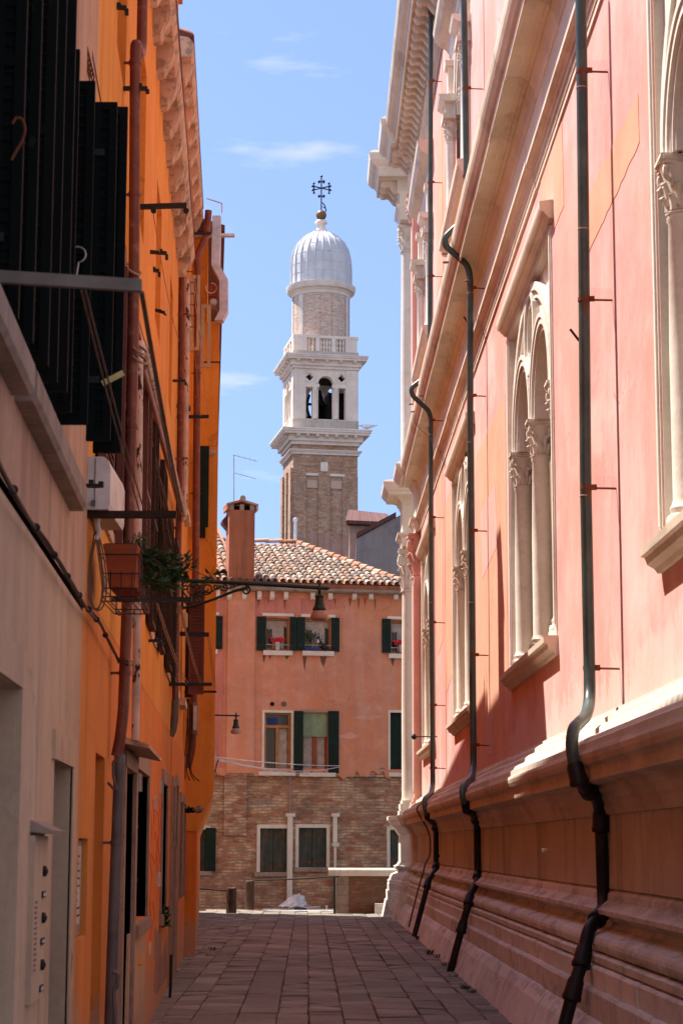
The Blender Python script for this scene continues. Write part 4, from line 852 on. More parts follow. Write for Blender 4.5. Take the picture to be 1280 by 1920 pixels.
# ---- second, taller orange house
h2 = thing('orange_house', LF(27, 0, 0), 'taller orange house with open cream casement behind the bracket street lamp', 'house')
S2a, S2b = 24.02, 31.0
g2 = [(24.3, 24.9, -0.1, 2.3), (25.6, 26.5, -0.1, 2.36), (27.6, 28.6, 0.9, 2.2), (29.3, 30.2, 0.9, 2.2)]
m = MB(LF); wallgrid(m, S2a, S2b, -0.1, 2.9, g2, 0.004, 0.24); m.build('lower_wall', 'orangelow', h2)
f2 = [(24.6, 25.5, 3.5, 5.1), (28.0, 28.9, 3.6, 5.2), (25.0, 25.9, 6.3, 7.7), (28.3, 29.3, 6.3, 7.9), (24.6, 25.4, 9.0, 10.1), (27.8, 29.0, 8.9, 10.2)]
m = MB(LF); wallgrid(m, S2a, S2b, 2.9, 11.35, f2, -0.03, 0.2); m.box(S2a, S2a+0.02, -4.2, -0.031, 8.3, 11.35); m.build('upper_wall', 'orange', h2)
m = MB(LF); m.box(S2a+0.03, S2b, -4.2, -0.245, -0.1, 11.58); m.box(S2a+0.03, S2b, -0.244, -0.04, 10.6, 11.33); m.build('inner_wall', 'orangelow', h2)
for k, (a, b_, z0, z1) in enumerate(g2):
    W = thing_part('door' if k < 2 else 'window', LF((a+b_)/2, 0, max(z0, 0)), h2)
    m = MB(LF); m.box(a+0.001, b_-0.001, -0.24, -0.18, max(z0, 0), z1-0.001); m.build('panel', 'darkbrown', W)
    m = MB(LF); m.box(a-0.1, a, -0.1, 0.025, max(z0, 0), z1); m.box(b_, b_+0.1, -0.1, 0.025, max(z0, 0), z1); m.box(a-0.1, b_+0.1, -0.1, 0.027, z1+0.001, z1+0.12); m.build('frame', 'sill', W)
for k, (a, b_, z0, z1) in enumerate(f2):
    W = thing_part('window', LF((a+b_)/2, 0, z0), h2)
    m = MB(LF); m.box(a+0.001, b_-0.001, -0.19, -0.15, z0, z1); m.build('pane', 'window', W)
    m = MB(LF); m.box(a-0.06, b_+0.06, -0.04, 0.05, z0-0.08, z0-0.001); m.build('sill', 'whitestone', W)
m = MB(LF); louvre(m, 27.3, 27.34, 0.10, 0.31, 3.62, 5.1, 'o'); m.build('shutter', 'shutbrown', h2)
m = MB(LF); louvre(m, 27.9, 27.94, 0.04, 0.13, 3.62, 5.0, 'o', fr=0.02); m.build('shutter', 'darkbrown', h2)
def casement(s, o0, o1, z0, z1, mat):
    W = thing_part('casement', LF(s, o0, z0), h2); f = 0.045
    m = MB(LF); m.box(s, s+0.04, o0, o0+f, z0, z1); m.box(s, s+0.04, o1-f, o1, z0, z1); m.box(s, s+0.04, o0+f, o1-f, z0, z0+f); m.box(s, s+0.04, o0+f, o1-f, z1-f, z1); m.build('frame', mat, W)
m_c = plaster('cream_frame', (0.56, 0.42, 0.24), (0.5, 0.36, 0.2), (0.3, 0.18, 0.08), 3, 0.2, 0.2); M['cream'] = m_c
a_ = P(372, 405, 29.2); b2 = P(395, 612, 29.2)
casement(28.0, 0.03, 0.17, 8.55, 9.65, 'cream'); casement(28.5, 0.18, 0.32, 8.42, 9.35, 'cream')
m = MB(LF)
for k in range(6): m.box(27.5, 27.515, -0.05, 0.14, 8.75+0.16*k, 8.765+0.16*k)
m.box(27.5, 27.515, 0.125, 0.14, 8.7, 9.7); m.build('window_guard', 'rust', h2)
eave(h2, S2a, S2b, 11.3, -0.03, 0, 0.78, 0.35, 0.17)
def chimney_stack(par, s, o, z0, z1, w=0.45):
    m = MB(LF); m.box(s-w/2, s+w/2, o-w/2, o+w/2, z0, z1); c = m.build('chimney', 'orange', par)
    m = MB(LF); m.box(s-w/2-0.06, s+w/2+0.06, o-w/2-0.06, o+w/2+0.06, z1+0.001, z1+0.08); m.build('chimney_cap', 'ridge', c)
chimney_stack(h2, 29.0, -0.5, 11.4, 14.3, 0.5)

# ---- jettied orange house at the canal
h3 = thing('jettied_house', Vector((-3, 38, 0)), 'deep orange house at the canal with a jettied upper storey and a metal duct', 'house')
kx = -0.0655
m = MB(); footprint(m, [(-2.17, 31.01), (-2.17-0.0655*19.5, 50.5), (-9, 50.5), (-9, 31.01)], -0.1, 2.5); m.build('lower_wall', 'orangelow', h3)
i = MB(); y0, y1 = 30.99, 50.6
xs = [(-2.175, 1.83), (-1.92, 2.46), (-1.92, 9.75), (-2.6, 9.75), (-2.6, 1.83)]
n = len(xs); k0 = len(i.v)
for y in (y0, y1):
    for x, z in xs: i.v.append(Vector((x+kx*(y-y0), y, z)))
for k in range(n): i.face((k, (k+1) % n, n+(k+1) % n, n+k))
i.face(range(n)); i.face(range(n, 2*n)); i.build('jetty', 'orange', h3)
m = MB(); footprint(m, [(-2.12, 31.02), (-2.12+kx*19.5, 50.5), (-9, 50.5), (-9, 31.02)], 2.5, 11.2); m.build('upper_wall', 'orange', h3)
m = MB(); i0 = len(m.v)
for y in (30.9, 50.7):
    for x, z in ((-1.86, 11.2), (-1.86, 11.3), (-6, 12.6), (-6, 11.2)): m.v.append(Vector((x+kx*(y-31), y, z)))
for k in range(4): m.face((k, (k+1) % 4, 4+(k+1) % 4, 4+k))
m.face((0, 1, 2, 3)); m.face((4, 5, 6, 7)); m.build('roof', 'redtile', h3)
m = MB(); m.box(-2.35, -1.7, 30.88, 30.98, 11.12, 11.16); m.build('gutter', 'duct', h3)
m = MB(); c = P(398, 848, 30.98); m.lathe([(0.055, 0), (0.055, 0.012), (0.0, 0.014)], c, 16, Vector((0, -1, 0))); m.build('vent_cover', 'corbel', h3)
a = P(373, 838, 30.95); b_ = P(391, 990, 30.95)
m = MB(); m.box(a.x, b_.x, 30.86, 30.9, b_.z, a.z); m.box(a.x+0.02, a.x+0.12, 30.87, 30.93, b_.z-0.16, b_.z-0.001); m.build('shutter', 'shutgreen', h3)
m = MB(); a = P(380, 679, 30.9); b_ = P(413, 679, 30.9); m.tube([a, b_], 0.012, 6); m.tube([a, a+Vector((0, 0.1, 0))], 0.012, 6); m.build('clothes_bar', 'black', h3)
# wear line on the jetty
m = MB(); a = P(372, 1110, 30.98); b_ = P(403, 1108, 30.98); m.box(a.x, b_.x, 30.975, 30.988, a.z-0.015, a.z+0.015); m.build('string_band', 'orangelow', h3)

# metal duct
m = MB()
def duct(m, pts, w, d):
    r = []
    for k, (p, sx) in enumerate(pts):
        r.append([p+Vector((-w*sx, -d, 0)), p+Vector((w*sx, -d, 0)), p+Vector((w*sx, d, 0)), p+Vector((-w*sx, d, 0))])
    i = len(m.v)
    for q in r: m.v += q
    for k in range(len(r)-1):
        for q in range(4): m.face((i+k*4+q, i+k*4+(q+1) % 4, i+k*4+4+(q+1) % 4, i+k*4+4+q))
    m.face((i, i+1, i+2, i+3)); m.face([i+4*(len(r)-1)+q for q in range(4)])
Yd = 30.7
duct(m, [(P(407, 408, Yd), 1), (P(406.5, 420, Yd), 1), (P(405, 500, Yd), 1), (P(420, 527, Yd), 1.0), (P(420, 585, Yd), 1.0), (P(411, 603, Yd), 1.0)], 0.065, 0.11)
o = m.build('metal_duct', 'duct', None); tag(o, 'pale galvanised duct bent beside the eave of the jettied house', 'duct'); move(o, P(411, 603, Yd))
m = MB(); m.tube(smooth_path([P(388, 372, 30.7), P(416, 381, 30.7), P(416, 400, 30.7)], 0.02), 0.012, 6); o = m.build('duct_hood', 'duct', None); tag(o, 'thin metal bar above the galvanised duct', 'metal bar'); move(o, P(416, 400, 30.7))
# equipment beside the duct: small outdoor unit with coiled hose
eq = thing('outdoor_unit', P(401, 575, 30.75), 'small grubby outdoor unit with looped white hose on the jetty top', 'air conditioner')
m = MB(); a = P(394, 532, 30.75); b_ = P(408, 556, 30.75); m.box(a.x, b_.x, 30.7, 30.9, b_.z, a.z); m.build('housing', 'terracotta', eq)
m = MB(); m.lathe([(0.0, 0), (0.07, 0.0), (0.075, 0.1), (0.05, 0.14), (0.0, 0.14)], P(401, 573, 30.72), 14, Vector((0, -1, 0.2))); m.build('fan', 'rod', eq)
m = MB(); m.tube([P(396+10*math.sin(k*0.4), 540-16*math.cos(k*0.4)*0.6, 30.66) for k in range(14)], 0.008, 6); m.build('hose', 'white', eq)
M['salmonpale'] = plaster('pale_salmon_wash', (0.68, 0.36, 0.25), (0.64, 0.30, 0.20), (0.72, 0.48, 0.38), 1.0, 0.4, 0.6)

# ============================================================ HOUSE ACROSS THE CANAL
hb = thing('canal_house', BF(3, 0, 0), 'salmon plastered house with brick ground floor and clay tiled roof across the canal', 'house')
L0, L1 = -4.0, 9.0
def BW(x0, y0, x1, y1, o=0.0):
    u0, z1 = Bp(x0, y0, o); u1, z0 = Bp(x1, y1, o); return (u0, u1, z0, z1)
zE = Bp(560, 1112)[1]; zB = Bp(640, 1452)[1]
uop = [BW(499, 1157, 542, 1220), BW(572, 1159, 620, 1221), BW(733, 1163, 776, 1226)]
mop = [BW(496, 1336, 545, 1447), BW(568, 1336, 615, 1449), BW(731, 1336, 778, 1449)]
lop = [BW(488, 1553, 538, 1635), BW(560, 1552, 612, 1626), BW(731, 1556, 776, 1626)]
lop.append(BW(366, 1555, 388, 1633))
uop.append(BW(372, 1155, 402, 1217))
m = MB(BF); wallgrid(m, L0, L1, zB, zE+0.02, uop+mop, 0.0, 0.22); m.build('plaster_wall', 'salmon', hb)
m = MB(BF); wallgrid(m, L0, L1, -1.2, zB-0.001, lop, -0.03, 0.2); m.build('brick_wall', 'brick', hb)
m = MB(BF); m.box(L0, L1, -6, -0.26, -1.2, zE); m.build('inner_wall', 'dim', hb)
m = MB(BF); m.box(L0, L1, -0.02, 0.045, zB-0.06, zB+0.005); m.build('string_course', 'brick', hb)
m = MB(BF); rnd = random.Random(12); top = []; bot = []; u = L0
while u < L1:      # ragged lower edge of the plaster
    top.append((u, zB+0.15)); bot.append((u, zB+0.02-abs(rnd.gauss(0, 0.09)) if rnd.random() < 0.8 else zB+0.10)); u += rnd.uniform(0.05, 0.16)
for k in range(len(top)-1):
    m.wprism([top[k], top[k+1], bot[k+1], bot[k]], 0.0, 0.052)
m.build('ragged_plaster_edge', 'salmon', hb)
def scab(x, y, rx, ry, mat, seed):
    rr = random.Random(seed); q = [Bp(x+math.cos(a)*rx*rr.uniform(0.6, 1.1), y+math.sin(a)*ry*rr.uniform(0.6, 1.1), 0.006) for a in [2*math.pi*j/16 for j in range(16)]]
    mm = MB(BF); mm.wprism(q, 0.0075, -0.02); mm.build('plaster_scar', mat, hb)
scab(716, 1443, 9, 5, 'sill', 1); scab(655, 1380, 22, 7, 'salmonpale', 2); scab(690, 1345, 30, 5, 'salmonpale', 3); scab(470, 1440, 6, 8, 'sill', 4)
uc0, uc1 = Bp(425, 1300)[0], Bp(476, 1300)[0]
m = MB(BF); m.box(uc0, uc1, -0.02, 0.10, zB+0.006, zE); m.build('chimney_breast', 'salmon', hb)
m = MB(BF); m.box(Bp(420, 1500)[0], Bp(462, 1500)[0], -0.05, 0.06, Bp(440, 1567)[1], zB-0.062); m.build('chimney_breast_brick', 'brick', hb)
m = MB(BF); m.box(L0, Bp(419, 1300)[0], -0.02, 0.012, zB+0.006, zE); m.build('pink_plaster_bay', 'salmonpink', hb)
# streaks and upper pink stain panel as thin washes of plaster
m = MB(BF); q = [Bp(*p, 0.004) for p in [(478, 1118), (560, 1121), (640, 1122), (648, 1140), (560, 1150), (545, 1160), (479, 1157)]]; m.wprism(q, 0.004, -0.02); m.build('pink_wash', 'salmonpink', hb)
st = plaster('rain_stain', (0.36, 0.10, 0.06), (0.30, 0.085, 0.05), (0.15, 0.06, 0.04), 2, 0.3, 0.5); M['stain'] = st
stk = plaster('black_stain', (0.15, 0.07, 0.04), (0.10, 0.055, 0.035), (0.25, 0.12, 0.05), 3, 0.4, 0.5); M['stk'] = stk
def stain(x, y, w, h, mat='stain'):
    rnd = random.Random(int(x*7)); pts = [(x-w, y), (x-w*0.7, y+h*0.5), (x-w*0.3, y+h*0.8), (x+rnd.uniform(-1, 1), y+h), (x+w*0.5, y+h*0.6), (x+w, y)]
    q = [Bp(*p, 0.0055) for p in pts]; m = MB(BF); m.wprism(q, 0.0055, -0.02); m.build('rain_stain', mat, hb)
for x, y, w, h in ((485, 1122, 2, 20), (503, 1124, 1.5, 12), (534, 1124, 3, 22), (566, 1124, 0.7, 28), (598, 1130, 1, 12), (656, 1122, 3, 16), (672, 1122, 2.5, 20), (684, 1122, 2, 16), (703, 1123, 2, 22), (628, 1123, 2, 14)): stain(x, y, w, h)
for x, y, w, h in ((495, 1229, 3, 14), (506, 1229, 2, 8), (571, 1231, 3.5, 26), (606, 1231, 6, 20), (736, 1233, 4, 16), (538, 1229, 4, 8)): stain(x, y, w, h, 'stk')

def back_window(q, kind, par=hb):
    u0, u1, z0, z1 = q; W = thing_part('window', BF((u0+u1)/2, 0, z0), par); wd = u1-u0
    m = MB(BF); m.box(u0, u1, -0.21, -0.17, z0, z1); m.build('pane', 'window', W)
    if kind == 'up':
        m = MB(BF); m.box(u0-0.12, u1+0.12, -0.05, 0.05, z1+0.03, z1+0.11); m.build('lintel', 'whitestone', W)
        m = MB(BF); m.box(u0-0.08, u1+0.08, -0.05, 0.09, z0-0.14, z0-0.01); m.build('sill', 'whitestone', W)
        m = MB(BF); m.box(u0+0.001, u1-0.001, -0.168, -0.10, z1-0.07, z1-0.001); m.box(u0+0.001, u1-0.001, -0.168, -0.10, z0, z0+0.06)
        m.box(u1-0.05, u1-0.001, -0.168, -0.10, z0+0.061, z1-0.071); m.box(u0+0.001, u0+0.03, -0.168, -0.10, z0+0.061, z1-0.071); m.build('frame', 'wood', W)
        m = MB(BF); n = 14
        for j in range(n):           # scalloped pelmet
            a = u0+0.03+(wd-0.08)*j/n; b_ = u0+0.03+(wd-0.08)*(j+1)/n; d0 = 0.16+0.10*abs(math.sin(math.pi*1.0*j/n*2+0.8)); m.box(a, b_, -0.165-0.004*(j % 2), -0.155, z1-0.07-d0, z1-0.075)
        m.build('pelmet', 'curtain', W)
        m = MB(BF); n = 9
        for j in range(n):           # drawn curtain in folds
            a = u0+wd*0.30+(wd*0.5)*j/n; m.prism([(-0.166+0.012*(j % 2), z0+0.06), (-0.150+0.012*(j % 2), z0+0.06), (-0.150, z1-0.1), (-0.166, z1-0.1)], a, a+wd*0.5/n)
        m.build('curtain', 'curtain', W)
        m = MB(BF); m.box(u0-0.14, u1+0.14, 0.055, 0.067, z0+0.15, z0+0.162)
        for uu in (u0-0.02, u1+0.02): m.box(uu-0.004, uu+0.004, 0.0, 0.055, z0+0.15, z0+0.158)
        m.build('rail', 'rod', W)
    return W
for q in uop: back_window(q, 'up')
def bshut(x0, y0, x1, y1, mat='shutgreen', o0=0.03):
    u0, u1, z0, z1 = BW(x0, y0, x1, y1, o0+0.02); m = MB(BF); m.box(u0, u1, o0, o0+0.035, z0, z1); n = max(2, int((u1-u0)/0.09))
    for k in range(n): a = u0+(u1-u0)*k/n; m.box(a+0.004, a+(u1-u0)/n-0.004, o0+0.035, o0+0.045, z0+0.003, z1-0.003)
    sh = m.build('shutter', mat, hb)
    m = MB(BF)
    for zz in (z0+0.12, z1-0.16): m.box(u0+0.01, u1-0.01, o0+0.0455, o0+0.052, zz, zz+0.025)
    m.build('hinge', 'black', sh)
for q in ((482, 1156, 498.5, 1220), (543.5, 1157, 556, 1220), (557, 1157, 571.5, 1220), (621, 1158, 636, 1222), (716, 1160, 732.5, 1224), (404, 1155, 417, 1217)): bshut(*q)
bshut(551, 1333, 567.5, 1450); bshut(615.5, 1333, 635, 1450); bshut(386, 1552, 404, 1633)
# middle floor
u0, u1, z0, z1 = mop[0]; W = thing_part('window', BF((u0+u1)/2, 0, z0), hb)
m = MB(BF); m.box(u0, u1, -0.21, -0.17, z0, z1); m.build('pane', 'window', W)
m = MB(BF); m.box(u0-0.07, u0, -0.1, 0.03, z0, z1+0.07); m.box(u1, u1+0.07, -0.1, 0.03, z0, z1+0.07); m.box(u0, u1, -0.1, 0.03, z1, z1+0.07); m.build('surround', 'whitestone', W)
zm = Bp(520, 1362)[1]; um = (u0+u1)/2
m = MB(BF); f = 0.05
for a, b_, c, d in ((u0, u0+f+0.02, z0, z1), (u1-f-0.02, u1, z0, z1), (u0+f+0.02, u1-f-0.02, z1-f, z1), (u0+f+0.02, u1-f-0.02, zm-0.04, zm+0.04), (um-0.04, um+0.04, z0+0.09, zm-0.04), (u0+f+0.02, u1-f-0.02, z0, z0+0.09)): m.box(a, b_, -0.169, -0.08, c, d)
m.build('frame', 'wood', W)
m = MB(BF); m.box(u0+0.08, u1-0.35, -0.1695, -0.165, zm+0.05, z1-0.13); m.build('blue_reflection_pane', 'bluepaint', W)
m = MB(BF); rnd = random.Random(8)
for j in range(10):
    a = um+0.05+(u1-um-0.13)*j/10; m.box(a, a+(u1-um-0.13)/10, -0.168, -0.158+0.006*(j % 3), z0+0.1, zm-0.05)
m.build('curtain', 'curtain', W)
m = MB(BF); m.box(u0-0.16, u1+0.12, -0.05, 0.10, z0-0.11, z0-0.001); m.build('sill', 'whitestone', W)
u0, u1, z0, z1 = mop[1]; W = thing_part('window', BF((u0+u1)/2, 0, z0), hb)
m = MB(BF); m.box(u0, u1, -0.21, -0.17, z0, z1); m.build('pane', 'window', W)
zb = Bp(590, 1381)[1]; m = MB(BF); n = 22
for j in range(n): zz = zb+(z1-zb)*j/n; m.prism([(-0.06, zz), (-0.045, zz+0.004), (-0.055, zz+(z1-zb)/n*0.95), (-0.07, zz+(z1-zb)/n*0.9)], u0+0.02, u1-0.02)
m.build('roller_blind', 'blind', W)
um = (u0+u1)/2; m = MB(BF); m.box(um-0.06, um+0.06, -0.169, -0.10, z0, zb+0.1); m.box(u0, u0+0.04, -0.169, -0.1, z0, z1); m.box(u1-0.07, u1, -0.169, -0.1, z0, z1); m.box(u0+0.04, u1-0.07, -0.169, -0.101, z0, z0+0.07); m.build('frame', 'redwood', W)
for a0, b0 in ((u0+0.05, um-0.07), (um+0.07, u1-0.08)):
    m = MB(BF)
    for j in range(8): a = a0+(b0-a0)*j/8; m.box(a, a+(b0-a0)/8, -0.168, -0.155+0.008*(j % 2), z0+0.08, zb+0.02)
    m.build('curtain', 'curtain', W)
m = MB(BF); m.box(u0-0.10, u1+0.2, -0.05, 0.10, z0-0.11, z0-0.001); m.build('sill', 'whitestone', W)
m = MB(BF); m.box(u0-0.03, u1+0.03, -0.05, 0.04, z1+0.02, z1+0.08); m.build('lintel', 'sill', W)
u0, u1, z0, z1 = mop[2]; W = thing_part('window', BF((u0+u1)/2, 0, z0), hb)
m = MB(BF); m.box(u0, u1, -0.21, -0.08, z0, z1); m.build('closed_shutter', 'shutgreen', W)
m = MB(BF); m.box(u0-0.06, u0, -0.1, 0.03, z0, z1+0.07); m.box(u0, u1+0.06, -0.1, 0.03, z1, z1+0.07); m.build('surround', 'whitestone', W)
m = MB(BF); m.box(u0-0.06, u1+0.1, -0.05, 0.10, z0-0.11, z0-0.001); m.build('sill', 'whitestone', W)
# ground floor shuttered windows
for k, q in enumerate(lop):
    u0, u1, z0, z1 = q; W = thing_part('window', BF((u0+u1)/2, 0, z0), hb)
    f = 0.09
    m = MB(BF); m.box(u0-f, u0, -0.1, 0.0, z0, z1+f); m.box(u1, u1+f, -0.1, 0.0, z0, z1+f); m.box(u0-0.001, u1+0.001, -0.1, 0.001, z1, z1+f+0.01); m.build('surround', 'whitestone', W)
    m = MB(BF); m.box(u0-f-0.06, u1+f+0.04, -0.1, 0.05, z0-0.12, z0-0.001); m.build('sill', 'sill', W)
    for a, b_ in ((u0+0.005, (u0+u1)/2-0.006), ((u0+u1)/2+0.006, u1-0.005)):
        m = MB(BF); n = 3
        for j in range(n): m.box(a+(b_-a)*j/n+0.002, a+(b_-a)*(j+1)/n-0.002, -0.13, -0.095, z0+0.01, z1-0.01)
        s_ = m.build('shutter', 'shutold', W)
        m = MB(BF)
        for zz in (z0+0.12, z1-0.22): m.box(a+0.02, b_-0.03, -0.0945, -0.088, zz, zz+0.03)
        m.build('hinge', 'rust', s_)
# flues and fittings on the facade
def flue(x0, x1, yt, yb, name='stone_flue', o1=0.12):
    u0, u1, z0, z1 = BW(x0, yt, x1, yb, o1); m = MB(BF); m.box(u0, u1, 0.0, o1, z0, z1); m.box(u0-0.05, u1+0.06, -0.01, o1+0.03, z1-0.09, z1+0.0011); m.build(name, 'whitestone', hb)
flue(539.5, 548, 1525, 1686); flue(625, 632, 1525, 1580); flue(626.5, 630.5, 1581, 1705)
m = MB(BF); c = BF(*[Bp(543, 1480)[0], 0.03, Bp(543, 1480)[1]]); m.tube([BF(Bp(543, 1450)[0], 0.03, Bp(543, 1456)[1]), BF(Bp(543, 1525)[0], 0.03, Bp(543, 1525)[1])], 0.022, 8); m.build('wall_pipe', 'sill', hb)
m = MB(BF); u, z = Bp(532, 1320); m.lathe([(0.075, 0), (0.075, 0.02), (0.055, 0.022), (0.0, 0.02)], BF(u, 0, z), 16, BN); m.build('vent_cover', 'pipegrey', hb)
m = MB(BF); u, z = Bp(510, 1320); m.lathe([(0.055, 0), (0.06, 0.03), (0.045, 0.03), (0.04, 0.004), (0.0, 0.004)], BF(u, 0, z), 14, BN); m.build('flue_outlet', 'dim', hb)
for x0, y0, x1, y1 in ((466, 1497, 506, 1506), (366, 1500, 378, 1512)):
    u0, u1, z0, z1 = BW(x0, y0, x1, y1, -0.02); m = MB(BF); m.box(u0, u1, -0.05, -0.018, z0, z1); m.build('inset_stone', 'sill', hb)
# gutter, brackets, eave bricks
m = MB(BF); zg = Bp(600, 1108)[1]
m.prism([(0.0, zg-0.07), (0.20, zg-0.07), (0.26, zg-0.03), (0.28, zg+0.04), (0.0, zg+0.05)], L0, L1); m.build('gutter', 'sill', hb)
for x in (408, 430, 458, 486, 510, 536, 586, 619, 664, 695, 742, 775):
    u, z = Bp(x, 1118, 0.1); m = MB(BF); m.prism([(0.0, z-0.09), (0.12, z-0.09), (0.16, z-0.03), (0.17, zg-0.0705), (0.0, zg-0.0705)], u-0.06, u+0.06); m.build('gutter_bracket', 'whitestone', hb)
m = MB(BF); m.box(L0, L1, -0.3, 0.22, zg+0.051, zg+0.17); m.build('eave_bricks', 'chimney', hb)
# roof surface and real cover tiles
zr = zg+0.17; sl = 0.37
ur0, _ = Bp(478, 1037, 0); 
ridge_o = -4.6; zrd = zr+0.02+sl*(0.25-ridge_o)
uh0, _ = Bp(563, 1060, -4.0)[0], 0
def roofz(o): return zr+0.02+sl*(0.25-o)
u_hip = None
# ridge from the left to uh, then a hip falling to the right eave
def find_u(px, py, o):
    return Bp(px, py, o)[0]
uh = find_u(556, 1042, ridge_o); ue = find_u(765, 1105, 0.25)
m = MB(BF); i0 = [m.pt(L0, 0.25, roofz(0.25)), m.pt(ue, 0.25, roofz(0.25)), m.pt(uh, ridge_o, roofz(ridge_o)), m.pt(L0, ridge_o, roofz(ridge_o))]; m.face(i0)
k = [m.pt(ue, 0.25, roofz(0.25)), m.pt(ue+0.3, -9.4, roofz(0.25)), m.pt(uh, ridge_o, roofz(ridge_o))]; m.face(k)
k = [m.pt(ue+0.3, -9.4, roofz(0.25)), m.pt(L0, -9.4, roofz(0.25)), m.pt(L0, ridge_o, roofz(ridge_o)), m.pt(uh, ridge_o, roofz(ridge_o))]; m.face(k)
rf = m.build('roof', 'ridge', hb)
def tiles(umin, umax, olo, ohi, limit, mat='tile', step=0.205, tl=0.33, zf=roofz, F=BF, seed=4, par=None):
    m = MB(F); rnd = random.Random(seed); u = umin
    while u < umax:
        o = olo
        while o > ohi:
            if limit(u, o):
                r0 = 0.088+rnd.uniform(-.005, .005); r1 = 0.072; j = rnd.uniform(-.012, .012); z0 = zf(o)+0.035+rnd.uniform(-.004, .008); z1 = zf(o-tl-0.08)+0.01; n = 6; i = len(m.v)
                for (oo, zz, r, du) in ((o, z0, r0, j), (o-tl-0.08, z1, r1, j+rnd.uniform(-.006, .006))):
                    for k in range(n+1): a = math.pi*k/n; m.pt(u+du+math.cos(a)*r, oo, zz+math.sin(a)*r*0.95)
                for k in range(n+1): a = math.pi*k/n; m.pt(u+j+math.cos(a)*(r0-0.018), o, z0+math.sin(a)*(r0-0.02))
                for k in range(n): m.face((i+k, i+k+1, i+n+1+k+1, i+n+1+k)); m.face((i+k, i+k+1, i+2*n+2+k+1, i+2*n+2+k))
            o -= tl
        u += step
    return m
def lim(u, o):
    if u < uh: return o > ridge_o+0.3
    t = (u-uh)/(ue-uh); return o > ridge_o + (0.25-ridge_o)*t + 0.25
m = tiles(L0, ue, 0.30, ridge_o, lim); m.build('roof_tiles', 'tile', rf)
m = MB(BF)       # ridge and hip caps
def caps(a, b_, n, r=0.11):
    a, b_ = Vector(a), Vector(b_)
    for k in range(n):
        p = a.lerp(b_, k/n); q = a.lerp(b_, (k+1.15)/n); d = (q-p).normalized(); side = d.cross(Vector((0, 0, 1))).normalized(); up = side.cross(d); i = len(m.v)
        for (c, rr, h) in ((p, r, 0.03), (q, r*0.85, 0.0)):
            for j in range(7): an = math.pi*j/6; m.v.append(c + side*math.cos(an)*rr + up*(math.sin(an)*rr+h))
        for j in range(6): m.face((i+j, i+j+1, i+7+j+1, i+7+j))
        m.face([i+j for j in range(7)])
caps(BF(ue, 0.25, roofz(0.25)+0.03), BF(uh, ridge_o, roofz(ridge_o)+0.05), 17); caps(BF(uh, ridge_o, roofz(ridge_o)+0.05), BF(L0, ridge_o, roofz(ridge_o)+0.05), 16)
m.build('ridge_tiles', 'ridge', rf)
# left, higher roof slope
zl = lambda o: roofz(o)+0.02
def chimney_canal():
    ca, _ = Bp(428, 1090, 0.15); cb, _ = Bp(476, 1090, 0.15); z0 = zr-0.1; z1 = Bp(452, 957, 0.15)[1]
    m = MB(BF); m.box(ca, cb, -0.45, 0.22, z0, z1); c = m.build('chimney', 'chimney', hb)
    m = MB(BF); m.box(ca-0.01, cb+0.01, -0.46, 0.235, z0+0.18, z0+0.2); m.build('chimney_band', 'chimney', c)
    w = (cb-ca); zt = z1
    m = MB(BF)
    for a, b_ in ((ca, ca+0.13), (ca+w/2-0.06, ca+w/2+0.06), (cb-0.13, cb)): m.box(a, b_, -0.42, 0.2, zt+0.001, zt+0.17)
    m.build('chimney_pier', 'sill', c)
    m = MB(BF); mid = (ca+cb)/2
    for sgn in (-1, 1):
        m.wprism([(mid, zt+0.30), (mid+sgn*(w/2+0.09), zt+0.171), (mid+sgn*(w/2+0.09), zt+0.125), (mid, zt+0.24)], -0.5, 0.3)
        m.wprism([(mid+sgn*(w/2+0.085), zt+0.125), (mid+sgn*(w/2+0.085), zt+0.0), (mid+sgn*(w/2+0.03), zt+0.0), (mid+sgn*(w/2+0.03), zt+0.14)], -0.5, 0.29)
    m.build('chimney_cap', 'ridge', c)
    m = MB(BF); m.tube([BF(mid, -0.55, zt+0.32), BF(mid, 0.34, zt+0.32)], 0.085, 10); m.build('cap_tile', 'sill', c)
    m = MB(BF); m.box(ca+0.1, cb-0.1, -0.4, 0.0, zt+0.002, zt+0.15); m.build('flue', 'dim', c)
    # red awning-like cowl at its left
    q = [Bp(416, 976, -0.2), Bp(428, 963, -0.2), Bp(429, 996, -0.2), Bp(425, 992, -0.2), Bp(416, 981, -0.2)]
    m = MB(BF); m.wprism(q, -0.5, -0.1); m.build('side_cowl', 'redtile', c)
chimney_canal()
# higher wing roof at the left
wing = thing('canal_wing', BF(-1.5, -3, 0), 'clay tiled roof wing rising behind the rendered chimney at left', 'house wing')
zw = lambda o: roofz(0.25)+0.10+0.46*(0.25-o)*1.0
uw1 = Bp(429, 1050, -2)[0]
m = MB(BF); m.face([m.pt(L0, -0.2, zw(-0.2)), m.pt(uw1, -0.2, zw(-0.2)), m.pt(uw1, -4.4, zw(-4.4)), m.pt(L0, -4.4, zw(-4.4))]); 
for a in (L0, uw1): m.face([m.pt(a, -0.2, zw(-0.2)), m.pt(a, -4.4, zw(-4.4)), m.pt(a, -8, 6), m.pt(a, -0.2, 6)])
m.face([m.pt(L0, -4.4, zw(-4.4)), m.pt(uw1, -4.4, zw(-4.4)), m.pt(uw1, -8, 6), m.pt(L0, -8, 6)]); m.build('roof', 'ridge', wing)
m = tiles(Bp(399, 1050, -1)[0], uw1, -0.1, -4.4, lambda u, o: True, zf=zw, seed=9); m.build('roof_tiles', 'tile', wing)

